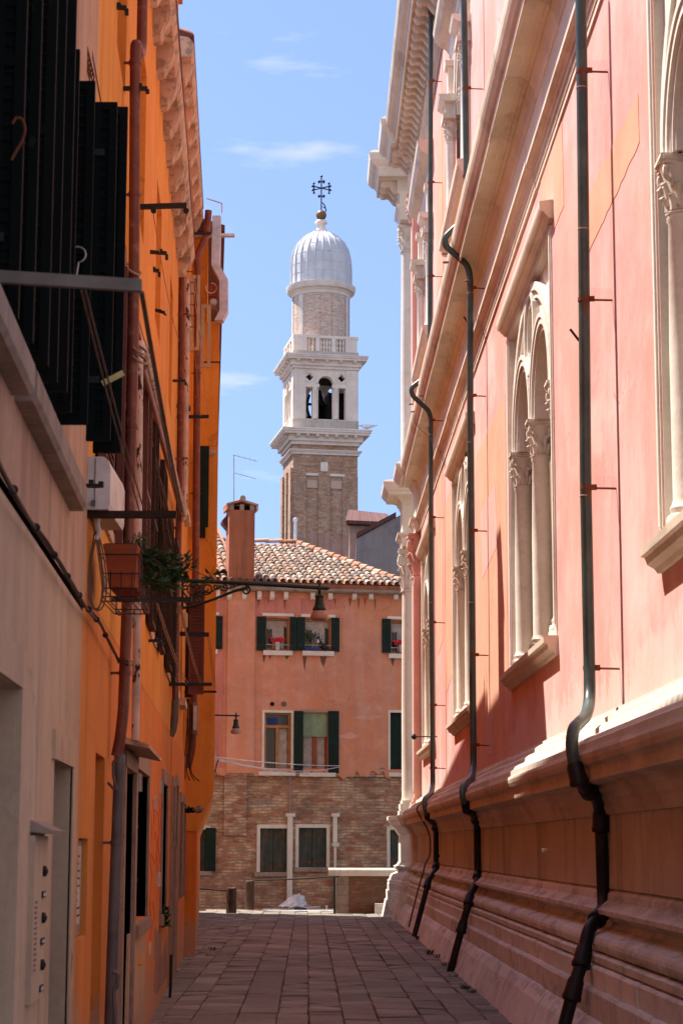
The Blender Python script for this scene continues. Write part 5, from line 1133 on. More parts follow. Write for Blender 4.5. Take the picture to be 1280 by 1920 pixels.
# ---- antenna
an = thing('tv_antenna', P(438, 1000, 58.5), 'thin tv antenna with two slanted arms above the canal house chimney', 'antenna')
m = MB(); m.tube([P(438.5, 1010, 58.5), P(438.5, 853, 58.5)], 0.016, 6); m.build('mast', 'rod', an)
m = MB(); m.tube([P(437, 853, 58.5), P(483, 865, 58.9)], 0.010, 6); m.build('arm', 'rod', an)
m = MB(); m.tube([P(437, 886, 58.5), P(480, 898, 58.9)], 0.010, 6); m.build('arm', 'rod', an)
m = MB()
for k in range(4): p = P(448+10*k, 856+2.6*k, 58.6); m.tube([p+Vector((0, -0.25, 0)), p+Vector((0, 0.25, 0))], 0.004, 5)
m.build('element', 'rod', an)

# ============================================================ GREY BUILDING AND ROOF BEHIND
gb = thing('grey_building', P(710, 1100, 95), 'stained grey rendered gable wall behind the hipped clay roof', 'building')
Yg = 95.0; pts = [P(668, 1010, Yg), P(700, 993, Yg), P(738, 972, Yg), P(800, 940, Yg), P(800, 1240, Yg), P(660, 1240, Yg)]
def ext(m, pts, d):
    n = len(pts); i = len(m.v)
    for p in pts: m.v.append(p.copy())
    for p in pts: m.v.append(p + Vector((0, d, 0)))
    for k in range(n): m.face((i+k, i+(k+1) % n, i+n+(k+1) % n, i+n+k))
    m.face([i+k for k in range(n)][::-1]); m.face([i+n+k for k in range(n)])
m = MB(); ext(m, pts, 12); m.build('wall', 'greyrender', gb)
m = MB(); a, b_ = P(668, 1008, Yg), P(742, 969, Yg); ext(m, [a+Vector((0, -0.1, 0)), b_+Vector((0, -0.1, 0)), b_+Vector((0, -0.1, 0.22)), a+Vector((0, -0.1, 0.22))], 0.6); m.build('coping', 'redtile', gb)
rb = thing('red_roofed_building', P(700, 1000, 112), 'brown walled building with a dark red tiled roof right of the tower', 'building')
Yr = 112.0; m = MB(); ext(m, [P(655, 986, Yr), P(760, 990, Yr), P(760, 1100, Yr), P(655, 1100, Yr)], 14); m.build('wall', 'towerplaster', rb)
m = MB(); ext(m, [P(650, 980, Yr-0.9), P(745, 984, Yr-0.9), P(745, 987, Yr-0.9), P(650, 983, Yr-0.9)], 0.5); m.build('gutter', 'darkbrown', rb)
m = MB(); a, b_ = P(650, 980, Yr-1), P(738, 984, Yr-1); c, d = P(655, 960, Yr+6), P(724, 967.5, Yr+6)
i0 = len(m.v); m.v += [a, b_, d, c]; m.face((0, 1, 2, 3)); rf2 = m.build('roof', 'redtile', rb)
m = MB(); n = 34
for k in range(n):
    p = a.lerp(b_, (k+0.5)/n); q = c.lerp(d, (k+0.5)/n); m.tube([p+Vector((0, 0, 0.05)), q+Vector((0, 0, 0.05))], 0.11, 6)
m.build('roof_tiles', 'redtile', rf2)

# ============================================================ BELL TOWER
M['towerfade'] = plaster('faded_tower_plaster', (0.60, 0.44, 0.34), (0.50, 0.34, 0.25), (0.4, 0.22, 0.15), 0.8, 0.4, 0.7)
TY = 160.0; TA = R(10.5)
tC = P(609.5, 1000, TY); fpx = (P(671, 1000, TY)-P(548, 1000, TY)).x
Wt = fpx/math.cos(TA)*0.985; TU = Vector((math.cos(TA), math.sin(TA), 0)); TN = Vector((math.sin(TA), -math.cos(TA), 0))
TO = Vector((tC.x, TY, 0))
def TF(u, o, z): return TO + TU*u + TN*o + Vector((0, 0, z))      # front face o=0, tower axis at o=-Wt/2
def tz(y): return P(605, y, TY)[2]
bt = thing('bell_tower', TF(0, -Wt/2, 0), 'brick bell tower with white belfry, balustrade, drum and ribbed lead dome', 'bell tower')
h = Wt/2
zc1 = tz(843); zc1t = tz(808)
m = MB(TF); m.box(-h, h, -Wt, 0, 0, tz(875)); m.build('brick_shaft', 'towerbrick', bt)
m = MB(TF); m.box(-h, h, -Wt, 0, tz(875)+0.01, zc1+0.6); m.build('brick_band', 'towerbrick', bt)
def ringbox(m, e, z0, z1): m.box(-h-e, h+e, -Wt-e, e, z0, z1)
m = MB(TF)
for k, (y0, y1, e) in enumerate(((853, 849, 0.12), (849, 846.5, 0.22), (846.5, 844.5, 0.32))): ringbox(m, e, tz(y0)+0.002*k, tz(y1))
m.build('stone_band', 'towerstone', bt)
# lesenes on faces and recessed panels
lz = tz(893)
for F2, nm in ((TF, 'front'), ):
    for k, x in enumerate((-0.97, -0.44, 0.08, 0.60)):
        pass
def pil(u0, u1, o0, o1, z0, z1, mat='towerbrick', nm='lesene'):
    m = MB(TF); m.box(u0, u1, o0, o1, z0, z1); m.build(nm, mat, bt)
w = Wt
for a, b_ in ((-0.5, -0.30), (-0.11, 0.07), (0.265, 0.5)): pil(a*w, b_*w, 0.001, 0.14, 0, lz)
pil(-0.30*w, -0.11*w, 0.001, 0.03, 0, tz(1055-0), 'towerplaster', 'worn_plaster'); pil(0.07*w, 0.265*w, 0.001, 0.03, 0, tz(1010), 'towerplaster', 'worn_plaster'); pil(-0.30*w, -0.11*w, 0.03, 0.05, 0, tz(1000), 'towerplaster', 'worn_plaster'); pil(-0.11*w, 0.07*w, 0.141, 0.16, 0, tz(1002), 'towerplaster', 'worn_plaster'); pil(0.265*w, 0.44*w, 0.141, 0.16, 0, tz(998), 'towerplaster', 'worn_plaster')
pil(-0.30*w, -0.11*w, 0.001, 0.145, lz+0.001, lz+0.2, 'towerstone', 'lintel_band'); pil(0.07*w, 0.30*w, 0.001, 0.145, lz+0.001, lz+0.2, 'towerstone', 'lintel_band')
pil(-0.29*w, -0.12*w, 0.001, 0.10, lz-1.0, lz-0.35, 'towerfade', 'plaster_panel'); pil(0.08*w, 0.255*w, 0.001, 0.10, lz-1.0, lz-0.35, 'towerfade', 'plaster_panel')
pil(-0.075*w, 0.035*w, 0.001, 0.10, tz(884), tz(867), 'towerstone', 'stone_tablet')
for a, b_ in ((-0.0, -0.20), (-0.42, -0.55), (-0.80, -1.0)):
    m = MB(TF); m.box(-h-0.22, -h-0.001, b_*w, a*w, 0, lz+0.6); m.build('lesene', 'towerbrick', bt)
# lower cornice with brackets
def cornice(zb, zt, e, mat='towerstone', nb=7):
    H = zt-zb
    m = MB(TF); 
    for k, (f0, f1, ee) in enumerate(((0.0, 0.22, 0.18), (0.22, 0.42, 0.42), (0.62, 0.78, 0.90), (0.78, 0.90, 1.0), (0.90, 1.0, 1.06))): ringbox(m, e*ee, zb+H*f0+0.001, zb+H*f1)
    m.box(-h-e*0.4, h+e*0.4, -Wt-e*0.4, e*0.4, zb+H*0.42, zb+H*0.62)
    c = m.build('cornice', mat, bt)
    for k in range(nb):
        u = -h+0.3+(2*h-0.6)*k/(nb-1)
        m = MB(TF); m.prism([(e*0.40, zb+H*0.36), (e*0.40, zb+H*0.619), (e*0.86, zb+H*0.619), (e*0.80, zb+H*0.5)], u-0.13, u+0.13); m.build('cornice_bracket', mat, c)
        m = MB(TF); oo = -0.3-(Wt-0.6)*k/(nb-1); i = MB(TF)
        pr = [(-h-e*0.40, zb+H*0.36), (-h-e*0.40, zb+H*0.619), (-h-e*0.86, zb+H*0.619), (-h-e*0.80, zb+H*0.5)]; n0 = len(m.v)
        for ow in (oo-0.13, oo+0.13):
            for u_, z_ in pr: m.pt(u_, ow, z_)
        for q in range(4): m.face((q, (q+1) % 4, 4+(q+1) % 4, 4+q))
        m.face((0, 1, 2, 3)); m.face((4, 5, 6, 7)); m.build('cornice_bracket', mat, c)
cornice(tz(835), tz(806)-0.05, 0.95)
# stone belfry
b0, b1 = tz(806)-0.05, tz(692); hh = h*0.985
def belf_face(F, nm):
    zs = tz(786); zi = tz(727); rr = 0.115*w
    # openings: (left light, centre arch, right light)
    cx = 0.0; outer = [(-hh, b0), (hh, b0), (hh, b1), (-hh, b1)]
    holes = [[(-0.305*w, zs), (-0.205*w, zs), (-0.205*w, zi), (-0.305*w, zi)],
             [(-0.115*w, zs), (0.115*w, zs), (0.115*w, zi+0.35)] + arc(0, zi+0.35, rr, 0, math.pi, 12)[1:-1] + [(-0.115*w, zi+0.35)],
             [(0.205*w, zs), (0.305*w, zs), (0.305*w, zi), (0.205*w, zi)]]
    zq = tz(708)
    for x in (-0.25*w, 0.25*w):
        q = []; r_ = 0.125
        for k in range(4):
            a0 = k*math.pi/2; cxx, czz = x+math.cos(a0)*0.17, zq+math.sin(a0)*0.17
            for t in (-88, -45, 0, 45, 88): q.append((cxx+math.cos(a0+R(t))*r_, czz+math.sin(a0+R(t))*r_))
        holes.append(q)
    m = MB(F); m.plate(outer, holes, 0.0, -0.55); m.build('belfry_wall', 'towerstone', bt)
    m = MB(F)
    for x in (-0.16*w, 0.16*w):
        m.lathe([(0.035*w, 0), (0.035*w, 0.25), (0.026*w, 0.3), (0.024*w, zi-zs-0.35), (0.03*w, zi-zs-0.3), (0.034*w, zi-zs-0.05), (0.036*w, zi-zs)], F(x, 0.0, zs), 14)
    m.build('belfry_column', 'towerstone', bt)
    m = MB(F); m.box(-0.33*w, -0.10*w, 0.001, 0.10, zi, zi+0.28); m.box(0.10*w, 0.33*w, 0.001, 0.10, zi, zi+0.28); m.build('belfry_impost', 'towerstone', bt)
    m = MB(F); m.ring(0, zi+0.35, rr+0.02, rr+0.26, 0.001, 0.09, 0, math.pi, 18); m.build('arch_moulding', 'towerstone', bt)
    for x in (-0.25*w, 0.25*w):
        m = MB(F); m.ring(x, zq, 0.36, 0.44, 0.001, 0.05, 0, 2*math.pi, 20); m.build('roundel', 'towerstone', bt)
    for pa_, pb_ in ((-hh, -0.32*w), (0.32*w, hh)):
        m = MB(F); m.box(pa_, pb_, 0.001, 0.09, b0, b1-0.05); m.build('corner_pilaster', 'towerstone', bt)
def TFL(u, o, z): return TF(-h*0.985-o, -w/2-u, z)            # left face
def TFR(u, o, z): return TF(h*0.985+o, -w/2+u, z)
def TFB(u, o, z): return TF(-u, -w*0.9925-o, z)
def TFF(u, o, z): return TF(u, o-0.0075*w, z)
belf_face(TFF, 'f'); belf_face(TFL, 'l'); belf_face(TFR, 'r'); belf_face(TFB, 'b')
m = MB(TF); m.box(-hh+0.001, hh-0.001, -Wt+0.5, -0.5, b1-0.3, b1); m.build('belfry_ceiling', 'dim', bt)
m = MB(TF); m.box(-hh-0.1, hh+0.1, -0.001*w, 0.12, b0+0.02, tz(788)); m.build('stained_base_course', 'towerstain', bt)
m = MB(TF); m.box(-hh-0.15, -hh, -w+0.05, -0.01, b0+0.02, tz(788)); m.build('stained_base_course', 'towerstone', bt)
# bell and frame
be = thing_part('bell', TF(-0.03*w, -w/2, tz(735)), bt)
m = MB(TF); m.lathe([(0.08, 0), (0.25, -0.05), (0.34, -0.4), (0.42, -0.9), (0.62, -1.25), (0.6, -1.3), (0.0, -1.25)], TF(-0.03*w, -w/2, tz(718)), 18); m.build('bell_body', 'black', be)
m = MB(TF)
for (a, b_) in (((-0.3, tz(786)), (-0.15, tz(725))), ((-0.28, tz(725)), (-0.1, tz(786))), ((0.3, tz(786)), (0.15, tz(725))), ((0.05, tz(786)), (0.3, tz(730))), ((-0.2, tz(770)), (0.2, tz(768))), ((-0.35, tz(745)), (0.35, tz(745))), ((-0.1, tz(786)), (0.0, tz(740)))):
    m.tube([TF(a[0]*w, -w*0.5, a[1]), TF(b_[0]*w, -w*0.62, b_[1])], 0.11, 6)
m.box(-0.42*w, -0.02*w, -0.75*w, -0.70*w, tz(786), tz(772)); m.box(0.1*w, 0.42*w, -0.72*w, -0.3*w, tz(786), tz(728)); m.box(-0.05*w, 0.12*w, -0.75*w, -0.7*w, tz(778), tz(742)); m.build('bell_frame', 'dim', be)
cornice(b1-0.02, tz(668), 0.72, nb=5)
# balustrade
q0, q1 = tz(668), tz(629); bh = h*0.985
m = MB(TF); m.box(-bh-0.12, bh+0.12, -w+0.25, 0.0, q0, q0+0.42); m.build('balustrade_base', 'towerstain', bt)
m = MB(TF); e = 0.02
for (a0, a1, c0, c1) in ((-bh-0.1, bh+0.1, -0.45, -0.02), (-bh-0.1, bh+0.1, -w+0.27, -w+0.7), (-bh-0.1, -bh+0.33, -w+0.701, -0.451), (bh-0.33, bh+0.1, -w+0.701, -0.451)): m.box(a0, a1, c0, c1, q1-0.22, q1)
m.build('balustrade_rail', 'towerstone', bt)
m = MB(TF)
for a, b_ in ((-1.0, -0.6), (-0.32, -0.19), (0.19, 0.32), (0.62, 1.0)):
    m.box(a*bh, b_*bh, -0.42, -0.04, q0+0.42, q1-0.221)
    m.build('balustrade_pier', 'towerstone', bt); m = MB(TF)
    m.box(-bh-0.07, -bh+0.30, -w/2+a*bh+0.02, -w/2+b_*bh-0.02, q0+0.421, q1-0.222); m.build('balustrade_pier', 'towerstone', bt); m = MB(TF)
def baluster(F, u, o):
    m = MB(F); H = q1-0.22-q0-0.42; m.lathe([(0.10, 0), (0.10, 0.06*H), (0.06, 0.12*H), (0.11, 0.28*H), (0.10, 0.36*H), (0.05, 0.5*H), (0.10, 0.62*H), (0.11, 0.72*H), (0.06, 0.88*H), (0.10, 0.94*H), (0.10, H)], F(u, o, q0+0.42), 8); m.build('baluster', 'towerstone', bt)
for g0, g1, n in ((-0.6, -0.32, 2), (-0.19, 0.19, 4), (0.32, 0.62, 3)):
    for k in range(n): u = (g0+(g1-g0)*(k+0.5)/n)*bh; baluster(TF, u, -0.23); baluster(TF, -bh+0.1, -w/2+u)
# drum, its cornice and dome
cx = TF(0, -w/2, 0); dr = 0.425*w; d0, d1 = tz(668), tz(551)
dr = (P(655, 590, TY)-P(547, 590, TY)).x/2
cx.x = P(601.5, 560, TY+w/2).x
dz = lambda y: P(602, y, TY+w/2)[2]
m = MB(); m.lathe([(dr, q0), (dr, dz(560)), (dr*1.0, dz(556))], cx, 40); m.build('drum', 'drumbrick', bt)
for k in range(10):
    a0 = 2*math.pi*k/10+0.1; m = MB(); m.lathe([(dr*1.001, q0), (dr*1.02, q0), (dr*1.02, dz(563)), (dr*1.001, dz(563))], cx, 4, a0=a0, a1=a0+0.20, sm=False); m.build('drum_pilaster', 'towerstone' if k in (0, 6, 5, 9) else 'drumbrick', bt)
m = MB(); m.lathe([(dr*1.003, dz(563)), (dr*1.03, dz(562)), (dr*1.03, dz(557)), (dr*1.06, dz(556)), (dr*1.08, dz(553)), (dr*1.18, dz(552)), (dr*1.22, dz(547)), (dr*1.23, dz(542)), (dr*1.0, dz(538))], cx, 48); m.build('drum_cornice', 'towerstone', bt)
R0 = (P(659, 520, TY+w/2)-P(546.5, 520, TY+w/2)).x/2
prof = [(546, 541), (546, 510), (547, 490), (551, 473), (559, 458), (569, 448), (581, 441), (590, 438)]
pr = [((602.5-x)/56.0*R0, dz(y)) for x, y in prof]; pr = [(R0*1.02, dz(543))] + pr
m = MB(); m.lathe(pr, cx, 48); m.build('dome', 'lead', bt)
m = MB()
for k in range(24):
    a = 2*math.pi*k/24+0.07; m.tube([cx + Vector((math.cos(a)*r*1.004, math.sin(a)*r*1.004, zz)) for r, zz in pr[1:]], 0.075, 6)
m.build('dome_rib', 'lead', bt)
m = MB()
for y in (521, 503, 485, 468):
    zz = dz(y); r = None
    for (ra_, za), (rb_, zb_) in zip(pr, pr[1:]):
        if za <= zz <= zb_: r = ra_+(rb_-ra_)*(zz-za)/(zb_-za)
    if r:
        m.tube([cx + Vector((math.cos(2*math.pi*k/48)*r*1.0, math.sin(2*math.pi*k/48)*r*1.0, zz)) for k in range(49)], 0.025, 5)
m.build('dome_seam', 'lead', bt)
m = MB(); s_ = R0/56.0
m.lathe([(17*s_, dz(440)), (17*s_, dz(436)), (11*s_, dz(435)), (9*s_, dz(430)), (7*s_, dz(425)), (8*s_, dz(421)), (11.5*s_, dz(420)), (11.5*s_, dz(417)), (9*s_, dz(414)), (4*s_, dz(413))], cx, 20); m.build('finial_base', 'towerstone', bt)
m = MB(); rb_ = 9.8*s_; zc = dz(404); m.lathe([(rb_*math.sin(math.pi*k/12), zc-rb_*math.cos(math.pi*k/12)) for k in range(13)], cx, 18); m.build('finial_ball', 'foil', bt)
cr_ = MB(); zt_ = dz(331); zm_ = dz(353); t = 0.055
def seg(a, b_, r=t): cr_.tube([cx+Vector(a), cx+Vector(b_)], r, 6)
seg((0, 0, dz(395)), (0, 0, zt_))
A = 15*s_
for an in (R(35), R(145)):
    d = Vector((math.cos(an), math.sin(an), 0))
    for sg in (-1, 1):
        e = d*sg*A*1.15 + Vector((0, 0, zm_)); seg((0, 0, zm_), e)
        seg(e+Vector((0, 0, -6*s_)), e+Vector((0, 0, 6*s_)), t*0.8); seg(e-d*2.5*s_, e+d*2.5*s_, t*0.8)
        for q in (Vector((0, 0, 6*s_)), Vector((0, 0, -6*s_)), d*sg*3*s_):
            cr_.lathe([(0.02, -0.12), (0.12, 0), (0.02, 0.12)], cx+e+q, 8)
for zz in (dz(341), dz(368)):
    for an in (R(35), R(145)):
        d = Vector((math.cos(an), math.sin(an), 0)); seg(d*-5*s_+Vector((0, 0, zz-1*s_)), d*5*s_+Vector((0, 0, zz+1*s_)), t*0.8)
        for sg in (-1, 1): cr_.lathe([(0.02, -0.12), (0.12, 0), (0.02, 0.12)], cx+d*sg*5.3*s_+Vector((0, 0, zz)), 8)
cr_.lathe([(0.02, -0.12), (0.13, 0), (0.02, 0.14)], cx+Vector((0, 0, zt_)), 8)
cr_.tube([cx+Vector((0.1, 0, dz(380))), cx+Vector((7*s_, 0, dz(387))), cx+Vector((9*s_, 0, dz(396))), cx+Vector((5*s_, 0, dz(400)))], 0.05, 6)
cr_.tube([cx+Vector((0.1, 0, dz(388))), cx+Vector((8*s_, 0, dz(391)))], 0.035, 6)
cr_.build('cross', 'black', bt)
# metal flue in front of the tower
m = MB(); a = P(553, 1045, 66); b_ = P(554, 980, 66); m.tube([a, b_], 0.055, 8); m.lathe([(0.055, 0), (0.085, 0.03), (0.085, 0.13), (0.03, 0.17)], b_, 12)
o = m.build('metal_flue', 'duct', None); tag(o, 'slim grey metal flue rising behind the tile ridge before the tower', 'flue'); move(o, a)
# gull on the lower tower cornice
gl = P(688, 807.5, TY+0.5); m = MB()
m.tube([gl+Vector((-0.55, 0, 0.38)), gl+Vector((-0.5, 0, 0.42)), gl+Vector((-0.38, 0, 0.40)), gl+Vector((-0.2, 0, 0.33)), gl+Vector((0.1, 0, 0.34)), gl+Vector((0.5, 0, 0.40)), gl+Vector((0.85, 0, 0.44))], [0.05, 0.12, 0.10, 0.19, 0.18, 0.09, 0.02], 10)
o = m.build('gull', 'feather', None); tag(o, 'white gull standing at the right corner of the tower cornice', 'bird')
m = MB(); m.tube([gl+Vector((-0.05, -0.05, 0.0)), gl+Vector((-0.03, -0.05, 0.2))], 0.02, 5); m.tube([gl+Vector((0.05, 0.05, 0.0)), gl+Vector((0.05, 0.05, 0.2))], 0.02, 5); m.build('legs', 'terracotta', o)
m = MB(); m.tube([gl+Vector((-0.56, 0, 0.40)), gl+Vector((-0.72, 0, 0.37))], [0.035, 0.008], 6); m.build('beak', 'wood', o)

# ============================================================ DRAINPIPES ON THE PALACE
def bracket(par, x, y, Y, xe, r, mat='rust', spikes=False, m2=None):
    c = P(x, y, Y); e = P(xe, y+1, Y); e.x = 2.4+KR*Y-0.002
    m = MB(); m.tube([c+Vector((r*0.9, 0, 0)), e], 0.009, 6); m.lathe([(r*1.03, -0.016), (r*1.09, -0.016), (r*1.09, 0.016), (r*1.03, 0.016)], c, 16)
    m.box(c.x+r*0.9, c.x+r*0.9+0.04, c.y-r*0.6, c.y-r*0.35, c.z-0.02, c.z+0.025); b = m.build('bracket', mat, par)
    if spikes:
        m = MB(); n = 12
        for k in range(n):
            p = (c+Vector((r*1.2, 0, 0))).lerp(e, (k+0.5)/n); m.tube([p, p+Vector((0, 0, 0.10))], 0.0012, 4)
        m.build('bird_spikes', 'rod', b)
def drain(name, label, Y, upper, main, low, r, rlow, br, joints, spikes=False):
    t = thing(name, P(low[-1][0], low[-1][1], Y), label, 'drainpipe', 'drainpipes on the palace wall')
    def pp(L): return [P(q[0], q[1], q[2] if len(q) > 2 else Y) for q in L]
    if upper: m = MB(); m.tube(smooth_path(pp(upper), 0.12), r, 16); m.build('upper_pipe', 'pipegreen', t)
    m = MB(); m.tube(smooth_path(pp(main), 0.14, 7), r, 18); m.build('pipe', 'pipegreen', t)
    m = MB(); m.tube(smooth_path(pp(low), 0.10, 6), rlow, 16)
    for k in range(len(low)-1):
        if k in joints:
            a, b_ = pp([low[k]])[0], pp([low[k+1]])[0]; d = (b_-a).normalized(); m.lathe([(rlow*1.0, -0.07), (rlow*1.42, -0.06), (rlow*1.5, -0.035), (rlow*1.36, -0.02), (rlow*1.25, 0.08), (rlow*1.0, 0.11)], a+d*0.10, 16, -d)
    m.build('iron_lower_pipe', 'iron', t)
    for b_ in br:
        bracket(t, b_[0], b_[1], Y, b_[2], r, 'rust', spikes and b_[1] < 1000)
        c = P(b_[0], b_[1], Y); rr = random.Random(int(b_[1])); m = MB(); n = 7; i = 0; L = rr.uniform(0.12, 0.3); ac = rr.uniform(-1.9, -1.1)
        for q in range(2):
            for j in range(n):
                a = ac+(j-3)*0.11*(1 if q == 0 else 1); hh_ = 0 if q == 0 else -L*(1-abs(j-3)/3.2)*rr.uniform(0.5, 1)-0.015
                m.v.append(c+Vector((math.cos(a)*(r*1.012), math.sin(a)*(r*1.012), -0.016+hh_)))
        for j in range(n-1): m.face((j, j+1, n+j+1, n+j))
        m.build('rust_stain', 'rust', t)
    for q in main[1:-1:1]:
        c = P(q[0], q[1]+30, q[2] if len(q) > 2 else Y)
        if len(q) == 2 and q[1] > 60: m = MB(); m.lathe([(r*1.0, -0.006), (r*1.025, -0.004), (r*1.025, 0.004), (r*1.0, 0.006)], c, 16); m.build('pipe_seam', 'sill', t)
    return t
drain('drainpipe', 'nearest and thickest of the three tall green downpipes on the pink palace', 15.9, None,
      [(1087, -60), (1090, 135), (1093, 400), (1097, 900), (1104, 1250), (1105, 1312, 15.8), (1099, 1342, 15.5), (1074, 1366, 15.1), (1070, 1400, 15.05), (1077, 1438, 15.05)],
      [(1076, 1432, 15.05), (1082, 1455, 15.05), (1096, 1478, 15.3), (1118, 1494, 15.65), (1125, 1520, 15.8), (1130, 1680), (1131, 1708, 15.8), (1102, 1745, 15.55), (1096, 1775, 15.5), (1088, 1812, 15.45), (1080, 1835, 15.4), (1053, 1940, 15.4), (1046, 1968, 15.4)],
      0.047, 0.050, [(1090, 134, 1141), (1094, 562, 1145), (1098, 915, 1151), (1104, 1253, 1160)], (0, 2, 4, 6, 8, 10), True)
drain('drainpipe', 'middle of the three tall green downpipes, bending over the main cornice', 27.8,
      [(868, -60), (872, 160), (874, 326), (873, 400)],
      [(872, 412), (853, 426), (833, 446), (835, 462), (876, 497), (881, 520), (881, 800), (884, 1100), (887, 1436), (884, 1460, 27.3), (868, 1474, 26.7), (866, 1490, 26.6), (872, 1508, 26.6)],
      [(871, 1503, 26.6), (876, 1520, 26.7), (890, 1530, 27.4), (894, 1548, 27.7), (895, 1635), (895, 1652, 27.6), (881, 1678, 27.2), (877, 1698, 27.1), (869, 1726, 27.1), (842, 1828, 27.1)],
      0.046, 0.048, [(872, 166, 908), (873, 330, 880), (881, 540, 905), (882, 742, 912), (884, 995, 914), (886, 1228, 915), (887, 1397, 916)], (0, 2, 4, 6, 8))
drain('drainpipe', 'farthest of the three tall green downpipes, nearest the palace corner', 37.0,
      [(807, -60), (807, 200), (806, 560), (805, 690)],
      [(806, 702), (790, 712), (770, 728), (773, 742), (803, 770), (807, 785), (808, 1100), (811, 1472), (808, 1488, 36.5), (796, 1498, 35.8), (795, 1512, 35.7), (801, 1528, 35.7)],
      [(800, 1524, 35.7), (804, 1537, 35.9), (815, 1546, 36.6), (817, 1562, 36.9), (817, 1618), (816, 1632, 36.8), (803, 1650, 36.3), (799, 1668, 36.2), (776, 1756, 36.1)],
      0.046, 0.048, [(807, 26, 818), (807, 152, 832), (806, 342, 831), (806, 518, 832), (807, 788, 831), (808, 970, 832), (809, 1167, 832), (810, 1322, 832), (810, 1440, 832), (817, 1605, 830)], (0, 2, 4, 6))
# thin grey hose beside the last pipe
m = MB(); m.tube(smooth_path([P(792, 1505, 38.2), P(782, 1512, 38.2), P(781, 1520, 38.2), P(800, 1552, 38.3), P(806, 1570, 38.3), P(806, 1604, 38.3), P(797, 1618, 38.3), P(792, 1640, 38.4), P(784, 1665, 38.5), P(766, 1738, 38.6)], 0.15, 6), 0.017, 8)
o = m.build('thin_pipe', 'pipegrey', None); tag(o, 'thin grey bent conduit left of the farthest palace downpipe', 'conduit'); move(o, P(766, 1738, 38.6))
# small spotlight arm at the far end, iron pegs, loose cable
m = MB(); a = P(776, 1381, 39.5); b_ = PF(39.5, 2.4, a.z); m.tube([a, b_], 0.012, 6); m.lathe([(0.02, -0.02), (0.05, 0.0), (0.05, 0.08), (0.0, 0.08)], a+Vector((0.02, 0, -0.03)), 10, Vector((-0.5, -0.2, 0.6)))
o = m.build('spotlight', 'black', None); tag(o, 'small black spotlight on a thin arm left of the farthest downpipe', 'spotlight')
for k, (x, y, Y, dx) in enumerate(((1068, 617, 17.8, 17), (869, 594, 30.6, 14), (800, 812, 41.0, 9), (905, 300, 27.0, 8))):
    if k == 3: continue
    m = MB(); a = P(x, y, Y); b_ = P(x+dx, y+22, Y); m.tube([a, b_], 0.012, 6); o = m.build('iron_peg', 'black', None)
    tag(o, ('short black iron peg sticking out behind the nearest downpipe', 'short black iron peg sticking out behind the middle downpipe', 'short black iron peg sticking out behind the farthest downpipe')[k], 'iron peg')
m = MB(); m.tube(smooth_path([P(776, 785, 36), P(778, 793, 36), P(790, 808, 36.2), P(800, 815, 36.4), P(808, 826, 36.8)], 0.1), 0.006, 5); o = m.build('loose_cable', 'wire', None); tag(o, 'loose thin cable hanging over the main cornice beside the farthest downpipe', 'cable')

# ============================================================ WEEDS, CANAL END
def weed(base, n, h, seed, par=None, mat='leaf'):
    rnd = random.Random(seed); m = MB()
    for k in range(n):
        a = rnd.uniform(0, 6.28); l = h*rnd.uniform(0.5, 1.1); d = Vector((math.cos(a), math.sin(a), 0)); w = l*0.12; t = Vector((-d.y, d.x, 0)); p0 = base+Vector((rnd.uniform(-.05, .05), rnd.uniform(-.06, .06), 0)); p1 = p0+d*l*0.45+Vector((0, 0, l*0.6)); p2 = p0+d*l*0.95+Vector((0, 0, l*rnd.uniform(0.35, 0.8)))
        i = len(m.v); m.v += [p0-t*w*0.3, p0+t*w*0.3, p1+t*w, p1-t*w, p2]; m.face((i, i+1, i+2, i+3)); m.face((i+3, i+2, i+4))
    return m.build('weed', mat, par)
def groundpt(x, y):
    d = ray(x, y); t = -1.6/d.z; return CAM+d*t
wl = ['at the foot of the farthest downpipe', 'just before the farthest downpipe', 'between the farthest and middle downpipes', 'nearer of the tufts before the middle downpipe', 'at the foot of the middle downpipe', 'beyond the middle downpipe foot', 'in the joint nearest the camera by the plinth', 'second nearest tuft by the plinth', 'lone tuft in the paving at the left', 'small tuft in the paving left of centre']
for k, (x, y, n, h_) in enumerate(((786, 1762, 16, 0.10), (771, 1752, 8, 0.06), (806, 1790, 14, 0.10), (820, 1797, 12, 0.09), (835, 1812, 10, 0.08), (850, 1832, 8, 0.06), (872, 1856, 16, 0.09), (884, 1862, 14, 0.07), (399, 1782, 12, 0.08), (392, 1794, 8, 0.07))):
    o = weed(groundpt(x, y), n*2, h_, k); tag(o, 'small green weed tuft '+wl[k], 'weed', 'weeds in the paving joints')
# parapet
pa = thing('bridge_parapet', P(680, 1705, 50.6), 'low brick parapet with bright stone coping in front of the canal', 'parapet')
a = P(619, 1640, 50.4); b_ = P(745, 1640, 50.4); zt = P(640, 1629, 50.4).z
m = MB(); m.box(a.x+0.45, b_.x+0.3, 50.35, 50.72, -0.3, zt-0.17); m.build('brick_wall', 'brickdark', pa)
m = MB()
for k in range(4): m.box(a.x+0.13+0.004*k, a.x+0.449, 50.33, 50.74, -0.05+0.245*k, -0.05+0.245*(k+1)-0.006)
m.build('end_stone', 'sill', pa)
m = MB(); rnd = random.Random(3); s = a.x-0.05
m.prism([(50.28, zt-0.17), (50.28, zt-0.03), (50.31, zt+0.005), (50.5, zt+0.02), (50.76, zt+0.005), (50.78, zt-0.03), (50.78, zt-0.17)], s, b_.x+0.35); m.build('coping', 'whitestone', pa)
m = MB(); q = P(702, 1695, 50.2); q2 = P(725, 1695, 50.2); m.box(q.x, q2.x+0.1, 49.9, 50.32, -0.03, P(710, 1694, 50).z); m.build('step_block', 'plinth', pa)
